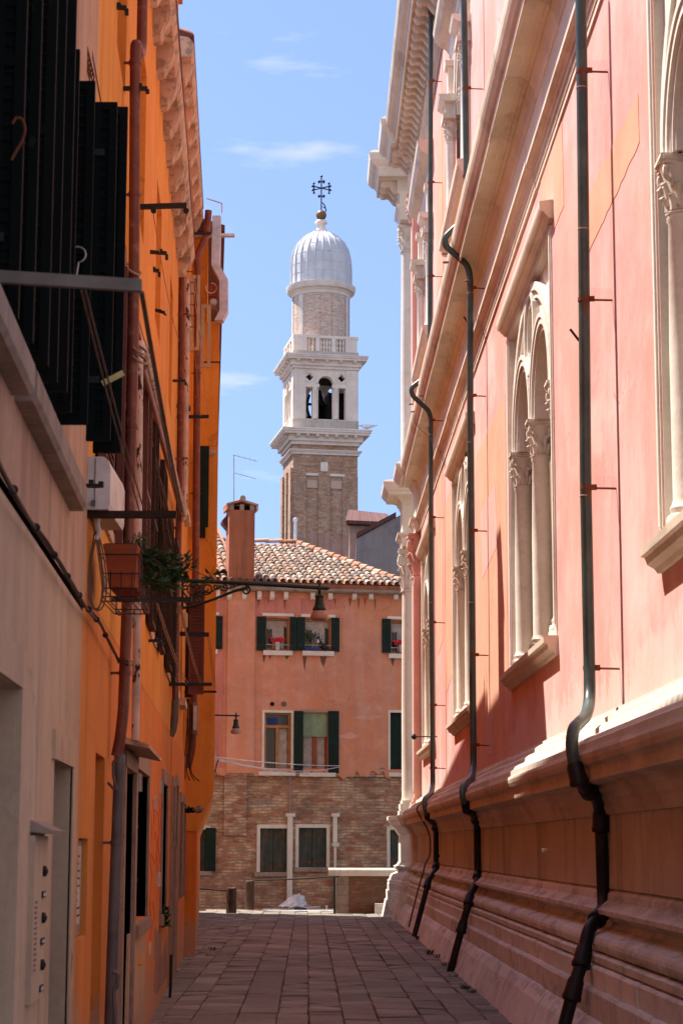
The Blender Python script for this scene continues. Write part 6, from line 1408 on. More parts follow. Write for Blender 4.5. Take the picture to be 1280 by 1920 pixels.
# railing
rl = thing('iron_railing', P(628, 1705, 50.2), 'thin black handrail from the taller bollard to the parapet end', 'railing')
m = MB(); m.tube([P(477, 1651, 50.6), P(560, 1648, 50.4), P(636, 1643, 50.2)], 0.017, 8); m.build('handrail', 'black', rl)
m = MB(); p = P(627, 1644, 50.2); m.box(p.x-0.025, p.x+0.025, 50.18, 50.23, -0.03, p.z); m.build('post', 'black', rl)
m = MB(); m.tube([P(372, 1667, 50.3), P(425, 1670, 50.3)], 0.017, 8); o = m.build('iron_rail', 'black', None); tag(o, 'short black rail from the jettied house to the shorter bollard', 'railing'); move(o, P(425, 1670, 50.3))
def bollard(x, ytop, ybot, w, label, seed):
    g0 = groundpt(x, ybot); t_ = P(x, ytop, g0.y); r = w/2*g0.y/FPX; hgt = t_.z; m = MB()
    n = 22; rnd = random.Random(seed); prof = [(1.0, -0.1), (1.0, hgt*0.3), (0.97, hgt*0.7), (0.98, hgt-0.05), (0.9, hgt-0.01), (0.5, hgt)]
    jit = [1+rnd.uniform(-.05, .05) for _ in range(n)]; i = 0
    for rr, z in prof:
        for k in range(n): a = 2*math.pi*k/n; m.v.append(Vector((g0.x+math.cos(a)*r*rr*jit[k], g0.y+math.sin(a)*r*rr*jit[k], z+(0.012*math.sin(a*2+seed) if z > hgt-0.06 else 0))))
    for L in range(len(prof)-1):
        for k in range(n): m.face((L*n+k, L*n+(k+1) % n, (L+1)*n+(k+1) % n, (L+1)*n+k))
    m.face([(len(prof)-1)*n+k for k in range(n)]); o = m.build('bollard', 'oldwood', None); tag(o, label, 'bollard', 'mooring posts on the quay'); move(o, Vector((g0.x, g0.y, 0)))
bollard(433.5, 1664, 1712, 19, 'shorter round wooden bollard, nearer the jettied house', 1); bollard(467.5, 1651, 1707, 17, 'taller round wooden bollard holding the handrail', 2)
# boat with tarpaulin
bo = thing('moored_boat', P(560, 1700, 54.4), 'white boat moored in the canal with a propped translucent cover', 'boat')
def bx(x, Y): return P(x, 1700, Y).x
x0, x1 = bx(472, 54.4), bx(650, 54.4); m = MB(); zz = -0.06
secs = []
for k in range(11):
    t = k/10; x = x0+(x1-x0)*t; w_ = 0.75*min(1, (math.sin(math.pi*min(t*1.6+0.08, 0.5)))) ; secs.append([(x, 54.4-w_, zz), (x, 54.4-w_*0.8, -0.6), (x, 54.4+w_*0.8, -0.6), (x, 54.4+w_, zz), (x, 54.4+w_-0.12, zz+0.0), (x, 54.4+w_-0.15, -0.3), (x, 54.4-w_+0.15, -0.3), (x, 54.4-w_+0.12, zz)])
i = 0
for s in secs: m.v += [Vector(p) for p in s]
for k in range(10):
    for q in range(8): m.face((k*8+q, k*8+(q+1) % 8, k*8+8+(q+1) % 8, k*8+8+q))
m.face(range(8)); m.face(range(80, 88)); m.build('hull', 'boatwhite', bo)
m = MB(); m.box(x0+0.3, x1-0.1, 53.75, 55.0, -0.065, -0.03); m.build('deck', 'boatwhite', bo)
Yb = 54.0; z0 = -0.03
def bp(x, y, Y): return P(x, y, Y)
tA = [bp(524, 1701, 53.8), bp(562, 1678, 53.9), bp(574, 1680, 54.1), bp(574, 1700, 54.1), bp(556, 1702, 53.8)]
m = MB(); tp = bp(560, 1677, 54.1); b1, b2, b3, b4 = bp(520, 1700, 53.8), bp(555, 1700, 53.75), bp(574, 1698, 54.3), bp(530, 1696, 54.9)
tp2 = bp(572, 1681, 54.4); n = 8
def sheet(m, a, b_, c, d, nn=7, amp=0.02):
    i = len(m.v)
    for u in range(nn+1):
        for v_ in range(nn+1):
            p = a.lerp(b_, u/nn).lerp(d.lerp(c, u/nn), v_/nn); m.v.append(p+Vector((amp*math.sin(u*1.7+v_), amp*math.cos(v_*2.1+u), amp*math.sin(u*2.3-v_)*0.8)))
    for u in range(nn):
        for v_ in range(nn): m.face((i+u*(nn+1)+v_, i+(u+1)*(nn+1)+v_, i+(u+1)*(nn+1)+v_+1, i+u*(nn+1)+v_+1), True)
sheet(m, b1, b2, tp, tp-Vector((0.12, -0.3, 0.02))); sheet(m, b2, b3, tp2, tp); sheet(m, b1, b4, tp-Vector((0.12, -0.3, 0.02)), tp-Vector((0.12, -0.3, 0.02)))
m.build('cover', 'tarp', bo)
m = MB(); m.tube([b2+Vector((0.02, -0.03, 0)), tp+Vector((0.02, -0.03, 0.02))], 0.02, 6); m.tube([bp(540, 1703, 53.7), bp(556, 1698, 53.7), bp(575, 1702, 53.7), bp(600, 1700, 53.7)], 0.02, 6); m.tube([bp(562, 1680, 53.8), bp(567, 1693, 53.7), bp(578, 1698, 53.7)], 0.012, 6); m.build('rope', 'white', bo)
m = MB(); m.box(bp(552, 1700, 53.7).x, bp(575, 1700, 53.7).x, 53.6, 53.9, -0.029, 0.02); m.build('blue_bundle', 'bluepaint', bo)
m = MB(); a = bp(612, 1699, 53.8); m.lathe([(0.05, 0), (0.06, 0.02), (0.02, 0.03), (0.02, 0.09), (0.05, 0.11), (0.0, 0.12)], Vector((a.x, a.y, -0.03)), 10); m.build('cleat', 'boatwhite', bo)
b2_ = thing('moored_boat', P(400, 1700, 54.0), 'second white hull edge showing between and left of the bollards', 'boat')
m = MB(); x0, x1 = bx(360, 53.4), bx(466, 53.4)
secs = []
for k in range(9):
    t = k/8; x = x0+(x1-x0)*t; w_ = 0.5*math.sqrt(max(0.03, 1-(t*2-1)**4)); secs.append([(x, 53.4-w_, -0.10), (x, 53.4-w_*0.7, -0.62), (x, 53.4+w_*0.7, -0.62), (x, 53.4+w_, -0.10)])
for s in secs: m.v += [Vector(p) for p in s]
for k in range(8):
    for q in range(4): m.face((k*4+q, k*4+(q+1) % 4, k*4+4+(q+1) % 4, k*4+4+q))
m.face(range(4)); m.face(range(32, 36)); m.build('hull', 'boatwhite', b2_)

# ============================================================ STREET LAMPS
def lantern(par, c, s=1.0):     # c = point where the lamp hangs from the arm
    m = MB(); m.lathe([(0.0, 0.085*s), (0.012*s, 0.08*s), (0.02*s, 0.06*s), (0.012*s, 0.04*s), (0.028*s, 0.02*s), (0.028*s, -0.02*s), (0.018*s, -0.035*s), (0.025*s, -0.05*s), (0.016*s, -0.065*s), (0.03*s, -0.085*s), (0.062*s, -0.10*s), (0.066*s, -0.12*s), (0.055*s, -0.135*s), (0.062*s, -0.2*s), (0.075*s, -0.255*s), (0.092*s, -0.275*s), (0.094*s, -0.295*s), (0.085*s, -0.31*s)], c, 24); h_ = m.build('lamp_housing', 'lampgreen', par)
    m = MB(); m.lathe([(0.085*s, -0.31*s), (0.105*s, -0.335*s), (0.122*s, -0.37*s), (0.128*s, -0.405*s), (0.122*s, -0.425*s), (0.105*s, -0.44*s), (0.05*s, -0.455*s), (0.0, -0.458*s)], c, 28); m.build('lamp_glass', 'lampglass', par)
def spiral(c, ax, r0, turns, sgn=1, n=26, a0=0, plane=(Vector((1, 0, 0)), Vector((0, 0, 1)))):
    return [c + (plane[0]*math.cos(a0+sgn*2*math.pi*turns*k/n) + plane[1]*math.sin(a0+sgn*2*math.pi*turns*k/n))*r0*(1-0.82*k/n) for k in range(n+1)]
YL = 26.9
lp = thing('street_lamp', P(340, 1105, YL), 'large green street lamp on a scrolled wall bracket over the alley', 'street lamp')
tip = P(599, 1103, YL)
m = MB(); m.tube([P(338, 1088, YL), P(470, 1094, YL), P(612, 1103, YL)], 0.027, 10)
m.lathe([(0.0, -0.03), (0.03, 0.0), (0.0, 0.05)], P(613, 1103, YL), 8, Vector((1, 0, 0))); m.build('arm', 'lampgreen', lp)
m = MB(); m.tube([P(343, 1140, YL), P(365, 1136, YL), P(400, 1124, YL), P(440, 1108, YL), P(466, 1101, YL)], 0.019, 8); 
m.tube(spiral(P(461, 1107, YL), 0, 0.065, 1.3, -1, a0=1.6), 0.013, 6); m.build('brace', 'lampgreen', lp)
m = MB()
for (x, y, r, a0, sg, tn) in ((388, 1104, 0.095, 2.6, 1, 1.6), (405, 1100, 0.045, 0.5, -1, 1.2), (421, 1101, 0.055, 2.8, 1, 1.4), (435, 1098, 0.03, 1, -1, 1.2), (362, 1106, 0.13, 3.4, 1, 1.8), (352, 1125, 0.07, 1.2, -1, 1.5), (372, 1124, 0.06, 0, 1, 1.3), (348, 1100, 0.06, 1.0, 1, 1.3)):
    m.tube(spiral(P(x, y, YL), 0, r, tn, sg, a0=a0), 0.011, 6)
m.tube(smooth_path([P(350, 1134, YL), P(372, 1108, YL), P(395, 1112, YL), P(412, 1098, YL), P(430, 1104, YL), P(450, 1096, YL)], 0.1), 0.011, 6)
m.build('scrollwork', 'lampgreen', lp)
m = MB(); a = P(341, 1088, YL); m.box(LF(YL, 0, 0).x, LF(YL, 0, 0).x+0.035, YL-0.03, YL+0.03, P(341, 1143, YL).z, P(341, 1080, YL).z); m.build('wall_plate', 'lampgreen', lp)
lantern(lp, tip, 0.98)
YS = 48.5; l2 = thing('street_lamp', P(404, 1342, YS), 'small distant green street lamp on a thin straight arm beyond the jettied house', 'street lamp')
m = MB(); m.tube([P(395, 1340, YS)-Vector((0.3, 0, 0)), P(446, 1342, YS)], 0.02, 8); m.lathe([(0.0, -0.02), (0.02, 0.0), (0.0, 0.05)], P(447, 1342, YS), 8, Vector((1, 0, 0))); m.build('arm', 'lampgreen', l2)
lantern(l2, P(442.5, 1342, YS), 0.97)

# ============================================================ THINGS ON THE LEFT WALLS
def lpipe(name, label, pts, r, mat, bands=(), group='pipes on the left houses', n=14, rad=0.08, cat='pipe', bmat='pipebrown'):
    t = thing(name, pts[-1], label, cat, group); m = MB(); m.tube(smooth_path(pts, rad, 6), r, n); m.build('pipe', mat, t)
    for (c, ) in bands:
        m = MB(); m.lathe([(r*1.02, -0.012), (r*1.16, -0.012), (r*1.16, 0.012), (r*1.02, 0.012)], c, 14); m.box(LF(c.y, 0, 0).x, c.x, c.y-0.006, c.y+0.006, c.z-0.008, c.z+0.008); m.build('pipe_clip', bmat, t)
    return t
Y1 = 12.6
lpipe('downpipe', 'thick reddish brown downpipe with a kinked top on the first orange house', [P(268, -40, Y1+0.25), P(266, 88, Y1+0.2), P(262, 106, Y1+0.12), P(255, 80, Y1), P(254, 100, Y1), P(251, 600, Y1), P(240, 1100, Y1), P(232, 1330, Y1), P(226, 1385, Y1), P(219, 1418, Y1)], 0.036, 'pipebrown', [(P(253.5, 118, Y1),), (P(252.5, 365, Y1),), (P(247, 800, Y1),), (P(235, 1262, Y1),)], rad=0.05)
lpipe('downpipe', 'grey downpipe rising from the ground beside the brown doorway', [P(225, 1415, 12.2), P(222, 1500, 12.2), P(214, 1700, 12.2), P(206, 1925, 12.2), P(203, 2010, 12.2)], 0.034, 'pipegrey', [(P(219, 1580, 12.2),)], bmat='pipegrey')
Y2 = 13.7
lpipe('waste_pipe', 'peeling white pipe standing beside the brown downpipe', [P(262, 655, Y2), P(260, 900, Y2), P(257, 1180, Y2), P(254, 1388, Y2)], 0.027, 'pipewhite', [(P(260, 700, Y2),), (P(258, 1150, Y2),)], bmat='pipewhite')
lpipe('waste_pipe', 'long whitish pipe running diagonally along the orange wall', [P(262, 668, Y2)+Vector((0, 0.05, 0)), P(264, 645, Y2+0.1), P(272, 660, 14.6), P(346, 968, 23.7)], 0.03, 'pipewhite', [], rad=0.05)
lpipe('waste_pipe', 'thin brown pipe running just above the diagonal white pipe', [P(268, 690, 14.5), P(337, 950, 23.2)], 0.026, 'pipebrown', [], rad=0.05)
lpipe('waste_pipe', 'upright white flaking pipe hanging under the first gutter', [P(352, 520, 23.6), P(350, 700, 23.6), P(347, 950, 23.6), P(344, 978, 23.6)], 0.030, 'pipewhite', [(P(351, 590, 23.6),), (P(348, 860, 23.6),)])
lpipe('downpipe', 'dark brown downpipe under the first gutter, left of the flaking pipe', [P(341, 510, 23.9), P(340, 700, 23.9), P(336, 950, 23.7), P(331, 1170, 23.6), P(329, 1312, 23.5)], 0.040, 'pipebrown', [(P(339, 760, 23.9),), (P(334, 990, 23.7),), (P(330, 1240, 23.6),)])
lpipe('downpipe', 'grey boot shaped outlet below the dark brown downpipe', [P(329, 1312, 23.5), P(328, 1345, 23.5), P(325, 1368, 23.5), P(319, 1380, 23.5)], 0.044, 'pipegrey', [])
Y3 = 30.3
lpipe('downpipe', 'brown downpipe in the corner before the jettied house, swan necked at the eave', [P(391, 395, Y3), P(388, 440, Y3), P(370, 478, Y3), P(371, 560, Y3), P(369, 800, Y3), P(367, 1090, Y3), P(364, 1300, Y3), P(361, 1400, Y3), P(352, 1440, Y3)], 0.055, 'pipebrown', [(P(370, 700, Y3),), (P(368, 925, Y3),), (P(362, 1350, Y3),)])
lpipe('drain_pipe', 'dark green elbowed drain pipe beside the beige house doorway', [P(119, 1785, 10.15), P(126, 1774, 10.12), P(130, 1790, 10.1), P(125, 1870, 10.1), P(119, 1960, 10.1)], 0.018, 'lampgreen', [], rad=0.04)
lpipe('gas_pipe', 'short beige bent pipe between the white pipe and the brown downpipe', [P(217, 1128, 12.9), P(217, 1150, 12.9), P(243, 1152, 12.9), P(252, 1158, 12.9), P(254, 1172, 12.9), P(243, 1176, 12.95)], 0.014, 'sill', [], rad=0.04)
lpipe('gas_pipe', 'grey elbowed standpipe low beside the brown doorway', [P(212, 1822, 12.0), P(222, 1826, 12.0), P(220, 1850, 12.0), P(214, 1856, 12.0), P(216, 1900, 12.0), P(213, 1990, 12.0)], 0.013, 'pipegrey', [], rad=0.03)
lpipe('hose', 'curled rubber hose hanging above the grey downpipe', [P(217, 1425, 12.0), P(212, 1430, 12.0), P(213, 1460, 12.0), P(220, 1482, 12.0), P(214, 1480, 12.0), P(203, 1467, 12.0)], 0.008, 'wire', [], rad=0.04)
lpipe('gas_pipe', 'thin dark pipe standing on the paving at the far end of the orange house', [P(321, 1790, 22.3), P(320, 1850, 22.3), P(318, 1880, 22.3)], 0.016, 'black', [], rad=0.03)
lpipe('gas_pipe', 'thin vertical grey pipe between the far ground floor doors', [P(331, 1585, 25.2), P(329, 1680, 25.2), P(326, 1835, 25.2)], 0.02, 'sill', [], rad=0.03)
lpipe('conduit', 'thin orange conduit left of the kinked brown downpipe', [P(237, 300, 13.3), P(237, 480, 13.3), P(233, 640, 13.3)], 0.016, 'orange', [], rad=0.03)

# wall bars: rods standing out of the wall that carry washing lines
bars = []
def bar(x0, x1, y, th, Y, label, hook=0, y1=None, mat='black', cat='wall bracket', w=0.02):
    a = P(x0, y, Y); a.x = LF(Y, 0.0, 0).x-0.02; b_ = P(x1, y if y1 is None else y1, Y); hgt = th*Y/FPX/2
    m = MB(); i = len(m.v)
    for p in (a, b_):
        for dy in (-w, w):
            for dz_ in (-hgt, hgt): m.v.append(p+Vector((0, dy, dz_)))
    for q in ((0, 1, 3, 2), (4, 6, 7, 5), (0, 4, 5, 1), (2, 3, 7, 6), (0, 2, 6, 4), (1, 5, 7, 3)): m.face([i+k for k in q])
    if hook: m.box(b_.x-0.012, b_.x+0.012, Y-w*0.8, Y+w*0.8, b_.z-hook*Y/FPX, b_.z-hgt*0.9); m.box(b_.x-0.06, b_.x-0.035, Y-0.02, Y+0.02, b_.z+hgt*0.9, b_.z+hgt+0.02)
    o = m.build('wall_bar', mat, None); tag(o, label, cat, 'bars standing out of the left walls'); move(o, a); return a, b_
bar(0, 266, 517, 24, 6.15, 'broad grey metal bar crossing below the black shutters', y1=536, mat='barmetal', w=0.012)
bar(160, 331, 965, 13, 10.3, 'dark bar under the white wall unit, over the flower box', mat='darkbrown')
bar(262, 350, 388, 9, 15.2, 'long black bar at eave height with two hanging pulleys', y1=385)
bar(226, 277, 166, 6, 12.6, 'short black hooked bar crossing the top of the brown downpipe', hook=10)
bar(206, 238, 13, 6, 11.8, 'highest short hooked bar at the top edge of the picture', hook=14, y1=15)
bar(276, 313, 472, 6, 16.6, 'short hooked bar below the long eave height bar', hook=13, y1=475)
bar(281, 299, 506, 6, 17.2, 'stubby hooked bar just below the short hooked bar', hook=12, y1=508)
bar(291, 310, 581, 5, 18.2, 'tiny notched iron bar alone on the orange wall', hook=4, y1=587)
bar(318, 348, 714, 4, 22.4, 'thin bar left of the white flaking pipe', hook=8)
bar(328, 356, 762, 4, 23.9, 'second thin bar crossing the white flaking pipe', hook=9)
bar(330, 392, 782, 6, 24.3, 'bar of the pale washing lines before the jettied house', y1=781)
bar(258, 360, 1124, 8, 12.5, 'dark bar level with the flower box bottom')
bar(338, 392, 1188, 8, 25.0, 'dark bar just under the large street lamp', y1=1190)
bar(320, 398, 1283, 6, 22.8, 'low bar where the two slanting washing lines end')
bar(378, 406, 1297, 4, 29.9, 'lowest thin bar on the jettied house corner')
bar(285, 303, 1201, 5, 17.6, 'short hooked bar under the second pair of shutters', hook=12, y1=1202)
bar(362, 396, 438, 5, 27.8, 'black bar crossing the eave of the taller house')
bar(163, 190, 911, 6, 9.9, 'small black bracket in front of the white wall unit', hook=-8)
def line(name, label, pts, r=0.0035, mat='rope', grp='washing lines of the left houses', cat='washing line'):
    m = MB(); 
    for L in pts: m.tube(L, r, 5)
    o = m.build(name, mat, None); tag(o, label, cat, grp); move(o, pts[0][0]); return o
def pr2(a, b_, d=0.06, dx=5):
    (x0, y0, Ya), (x1, y1, Yb_) = a, b_
    return [sag(P(x0, y0, Ya), P(x1, y1, Yb_), d), sag(P(x0+dx, y0, Ya), P(x1+dx, y1-3, Yb_), d)]
line('washing_line', 'doubled brown cord from the broad bar end to the far pipes', pr2((264, 548, 6.15), (338, 962, 10.3), 0.02, 4), 0.005, 'wire')
wl_ = line('washing_line', 'doubled brown cord with a yellow clothes peg under the broad bar', pr2((153, 545, 6.15), (262, 958, 10.3), 0.02, 8), 0.004, 'wire')
line('washing_line', 'pair of pale cords slanting down left of the street lamp bracket', pr2((293, 1132, 12.5), (350, 1284, 22.8), 0.05, 3), 0.0045)
line('washing_line', 'pair of pale cords slanting down right beneath the street lamp', pr2((336, 1134, 14.0), (376, 1284, 22.8), 0.05, 2.5), 0.0045)
line('washing_line', 'thin cords hanging from the eave height bar pulleys', [sag(P(288, 402, 15.2), P(336, 640, 23.0), 0.1), sag(P(348, 402, 15.2), P(376, 780, 24.2), 0.1)], 0.004)
line('washing_line', 'pair of thin cords under the bar of the brown louvred shutter', pr2((390, 1192, 25.0), (403, 1296, 29.9), 0.03, 3), 0.004)
line('washing_line', 'cords from the taller house eave bar down to the pale line bar', pr2((362, 520, 27.0), (377, 660, 25.0), 0.02, 3)+[sag(P(377, 660, 25.0), P(391, 778, 24.3), 0.02)], 0.005)
line('washing_line', 'thin cord hanging down the jettied house corner', [sag(P(406, 560, 30.9), P(412, 678, 30.88), 0.0)], 0.006)
m = MB()
for s_ in (-1, 1):
    c = P(212, 709, 7.5); m.box(c.x-0.045, c.x+0.045, c.y+s_*0.004-0.003, c.y+s_*0.004+0.003, c.z-0.006+s_*0.006, c.z+0.006+s_*0.006)
me = m
o = m.build('clothes_peg', 'wood', None); o.data.transform(Matrix.Translation(c) @ Matrix.Rotation(R(-28), 4, 'Y') @ Matrix.Translation(-c)); tag(o, 'yellow wooden clothes peg clipped on the cord below the black shutters', 'clothes peg'); M['pegwood'] = paint('peg_wood', (0.62, 0.48, 0.2), 0.6); o.data.materials[0] = M['pegwood']
for k, (x, y) in enumerate(((288, 395), (349, 395))):
    m = MB(); c = P(x, y, 15.2); m.lathe([(0.0, -0.015), (0.022, -0.015), (0.016, 0.0), (0.022, 0.015), (0.0, 0.015)], c, 12, Vector((0, 1, 0.1))); m.box(c.x-0.004, c.x+0.004, c.y-0.02, c.y+0.02, c.z, c.z+0.045); o = m.build('pulley', 'black', None); tag(o, ('left of the two small pulleys hanging from the eave height bar', 'right of the two small pulleys hanging from the eave height bar')[k], 'pulley', 'washing line pulleys')
# lines across the canal house
wlc = thing('washing_line', P(402, 1448, 52), 'white washing lines stretched across the brick and salmon canal house', 'washing line', 'washing lines of the left houses')
for k, (a, b_) in enumerate((((402, 1419, 50), (636, 1436, 56.9)), ((402, 1421, 50), (545, 1445, 55)), ((402, 1424, 50), (580, 1451, 56.9)), ((545, 1445, 55), (636, 1438, 56.9)))):
    m = MB(); m.tube(sag(P(*a), P(*b_), 0.05), 0.012, 5); m.build('cord', 'white', wlc)
m = MB(); m.tube([P(403, 1447, 50), P(409, 1424, 50)], 0.015, 6); m.build('strut', 'black', wlc)
for k, pts in enumerate(([(466, 1479), (485, 1462), (500, 1461), (520, 1468), (545, 1463)], [(402, 1470), (420, 1482), (455, 1497), (480, 1492), (510, 1480)], [(466, 1452), (466, 1478)], [(402, 1365), (405, 1400), (410, 1420)])):
    m = MB(); q = [BF(Bp(x, y, 0.03)[0], 0.03, Bp(x, y, 0.03)[1]) for x, y in pts]; m.tube(smooth_path(q, 0.3, 5), 0.010, 5); o = m.build('wall_cable', 'rope', None); tag(o, ('sagging thin cable on the bricks under the canal house windows', 'lower sagging cable at the left of the brick wall', 'short vertical cable at the left edge of the brick wall', 'thin cable hanging by the small distant lamp')[k], 'cable', 'cables on the canal house')
# cable bundle along the beige house
cb = thing('cable_bundle', P(0, 880, 6.9), 'sagging bundle of dark cables along the beige house wall', 'cables')
pts = [(-40, 800), (0, 878), (40, 955), (85, 1020), (110, 1060), (135, 1100), (155, 1132), (172, 1152), (185, 1170), (205, 1210), (222, 1240)]
wpts = []
for x, y in pts:
    s, z = Lp(x, y, 0.05); wpts.append(LF(s, 0.05, z))
rnd = random.Random(4)
for k in range(5):
    m = MB(); off = [Vector((rnd.uniform(0, 0.014), 0, rnd.uniform(-0.013, 0.013))) for _ in wpts]; m.tube(smooth_path([p+o_ for p, o_ in zip(wpts, off)], 0.5, 5), rnd.choice([0.0035, 0.005, 0.006]), 6); m.build('cable', 'wire' if k % 2 else 'darkbrown', cb)
for k in range(9):
    m = MB(); p = wpts[k].lerp(wpts[k+1], 0.5)+Vector((0.008, 0, 0)); m.lathe([(0.012, -0.005), (0.017, -0.005), (0.017, 0.005), (0.012, 0.005)], p, 8, (wpts[k+1]-wpts[k])); m.build('cable_tie', 'black', cb)
m = MB(); q = [P(222, 1240, 12.6), P(240, 1246, 12.4), P(251, 1246, 12.9)]; m.tube(q, 0.007, 6); m.tube([p+Vector((0, 0, 0.02)) for p in q], 0.005, 6); m.build('cable', 'wire', cb)
# looped cables under the bar
lc = thing('cable_loops', P(185, 1130, 10.6), 'loops of grey cable hanging below the white wall unit', 'cables')
for k, (x, y, rx, ry) in enumerate(((180, 1070, 13, 72), (184, 1075, 15, 70), (181, 1060, 10, 84))):
    m = MB(); m.tube([P(x+math.cos(a)*rx+3*math.sin(2*a), y+math.sin(a)*ry, 10.5+0.05*k) for a in [2*math.pi*j/24 for j in range(25)]], 0.0045, 5); m.build('cable', 'wire', lc)
m = MB(); m.tube(smooth_path([P(175, 975, 10.6), P(183, 1010, 10.6), P(190, 1060, 10.6), P(196, 1110, 10.6)], 0.2), 0.012, 6); m.build('conduit', 'sill', lc)
# tangled cords round the pipes
rnd = random.Random(21)
tw = thing('cord_tangle', P(262, 640, 13.2), 'tangle of cords tied round the pipes above the white pipe', 'cords')
for k in range(6):
    m = MB(); x = 232+rnd.uniform(-3, 6); pts = [P(x, 470+rnd.uniform(-20, 30), 12.9)]
    for y in (540, 600, 640, 665): x += rnd.uniform(2, 13); pts.append(P(x, y+rnd.uniform(-12, 12), 12.8+rnd.uniform(0, .3)))
    m.tube(smooth_path(pts, 0.2), 0.005, 5); m.build('cord', 'rope', tw)
for k, y in enumerate((505, 655, 672)):
    m = MB(); m.tube([P((250 if y < 600 else 262)+math.cos(a)*14, y+6*math.sin(a)+8*math.cos(a), 12.6-0.06*math.sin(a)) for a in [2*math.pi*j/16 for j in range(17)]], 0.008, 6); m.build('cord_wrap', 'rope', tw)
rd = thing('cord_tangle', P(303, 930, 20), 'rough strands hanging beside the dark shutters', 'cords')
for k in range(4):
    m = MB(); x, y = 276+rnd.uniform(-2, 2), 800; pts = []
    while y < 1040: pts.append(P(x, y, 16.5+(y-800)*0.012)); y += 22; x += 22*0.17+rnd.uniform(-3, 3)
    m.tube(pts, 0.008, 5); m.build('strand', 'wire', rd)
# second tangle of thin cables near the far corner
fc = thing('cable_bundle', P(350, 1500, 30), 'dark cables bunched down the corner before the jettied house', 'cables')
for k in range(4):
    m = MB(); pts = [P(352+rnd.uniform(-2, 2)+k, 1310, 29.8), P(351+k*2, 1370, 29.8), P(346+k*3, 1420, 29.8), P(345+k*5+rnd.uniform(-3, 3), 1452, 29.8), P(347+k*9, 1462+k, 30)]; m.tube(smooth_path(pts, 0.2), 0.008, 5); m.build('cable', 'black', fc)
# small things on the walls
mb_ = thing('meter_box', P(368, 1345, 30.2), 'small pale meter box on the corner pipe below the lamp', 'meter box')
a = P(363, 1318, 30.1); b_ = P(371, 1376, 30.1); m = MB(); m.box(a.x, b_.x, 30.0, 30.2, b_.z, a.z); m.build('case', 'sill', mb_); m = MB(); m.box(a.x+0.01, b_.x-0.01, 29.985, 29.999, b_.z+0.05, a.z-0.05); m.build('lid', 'white', mb_)
jb = thing('junction_box', P(346, 1165, 27.4), 'small cream box on the wall under the large street lamp', 'junction box')
a = P(341, 1150, 26.6); b_ = P(351, 1176, 26.6); m = MB(); m.box(a.x, b_.x, 26.5, 26.7, b_.z, a.z); m.build('case', 'cream', jb); m = MB(); m.box(a.x+0.01, b_.x-0.01, 26.49, 26.499, b_.z+0.02, a.z-0.02); m.build('lid', 'cream', jb)
wf = thing('wall_light', P(357, 1520, 29.9), 'broken dark wall light low on the far orange wall', 'wall light')
m = MB()
for k in range(7):
    a = rnd.uniform(0, 6.28); m.tube([P(350+rnd.uniform(-4, 4), 1520+rnd.uniform(-4, 4), 29.8), P(357+rnd.uniform(-5, 9), 1519+rnd.uniform(-7, 5), 29.7)], 0.02, 6)
m.build('bracket', 'black', wf)
m = MB(); m.lathe([(0.0, 0.0), (0.05, 0.02), (0.06, 0.10), (0.02, 0.14)], P(364, 1519, 29.7), 10, Vector((1, 0, 0.2))); m.build('shade', 'sill', wf)
# white wall unit
ac = thing('wall_unit', P(162, 955, 10.3), 'white rounded outdoor unit on the wall above the dark bar', 'air conditioner')
a = P(163, 856, 10.25); b_ = P(206, 955, 10.25)
m = MB(); pr_ = [(a.x, b_.z), (b_.x-0.008, b_.z), (b_.x, b_.z+0.03), (b_.x, a.z-0.06), (b_.x-0.012, a.z-0.02), (b_.x-0.035, a.z), (a.x, a.z)]
i = 0; n = len(pr_)
for y in (10.25, 10.95):
    for x, z in pr_: m.v.append(Vector((x, y, z)))
for k in range(n): m.face((k, (k+1) % n, n+(k+1) % n, n+k))
m.face(list(range(n))[::-1]); m.face(range(n, 2*n)); m.build('casing', 'white', ac)
m = MB(); m.box(a.x+0.045, a.x+0.048, 10.243, 10.249, b_.z+0.01, a.z-0.01); m.box(a.x+0.03, a.x+0.05, 10.235, 10.249, b_.z+0.02, b_.z+0.045); m.build('seam', 'pipegrey', ac)
m = MB(); m.box(a.x-0.02, b_.x-0.02, 10.3, 10.33, b_.z-0.03, b_.z-0.001); m.build('support', 'black', ac)
m = MB(); m.tube(smooth_path([P(185, 962, 10.4), P(182, 985, 10.4), P(188, 1000, 10.4), P(180, 1010, 10.4)], 0.05), 0.014, 8); m.build('pipe', 'white', ac)
# flower box with basket and shrub
fb = thing('flower_box', P(225, 1105, 10.7), 'terracotta flower box in a black wire basket with leafy shrub', 'flower box')
a = P(193, 1020, 10.6); b_ = P(258, 1020, 10.6); c = P(203, 1100, 10.6); d = P(253, 1100, 10.6)
m = MB(); Yn, Yf = 10.6, 11.15; ta, tb_, tc_, td = a, b_, c, d
lv = [(0.0, 1.0, c.z), (0.25, 1.0, c.z+(a.z-c.z)*0.35), (0.6, 1, c.z+(a.z-c.z)*0.7), (0.62, 1.0, c.z+(a.z-c.z)*0.72), (0.8, 1, c.z+(a.z-c.z)*0.86), (0.86, 1, c.z+(a.z-c.z)*0.88), (1.0, 1, a.z)]
for t, _, z in lv:
    xl = c.x+(a.x-c.x)*t; xr = d.x+(b_.x-d.x)*t; m.v += [Vector((xl, Yn+0.02*(1-t), z)), Vector((xr, Yn+0.02*(1-t), z)), Vector((xr, Yf-0.02*(1-t), z)), Vector((xl, Yf-0.02*(1-t), z))]
for k in range(len(lv)-1):
    for q in range(4): m.face((k*4+q, k*4+(q+1) % 4, k*4+4+(q+1) % 4, k*4+4+q))
m.face((0, 1, 2, 3)); m.face((24, 25, 26, 27)); m.build('trough', 'terracotta', fb)
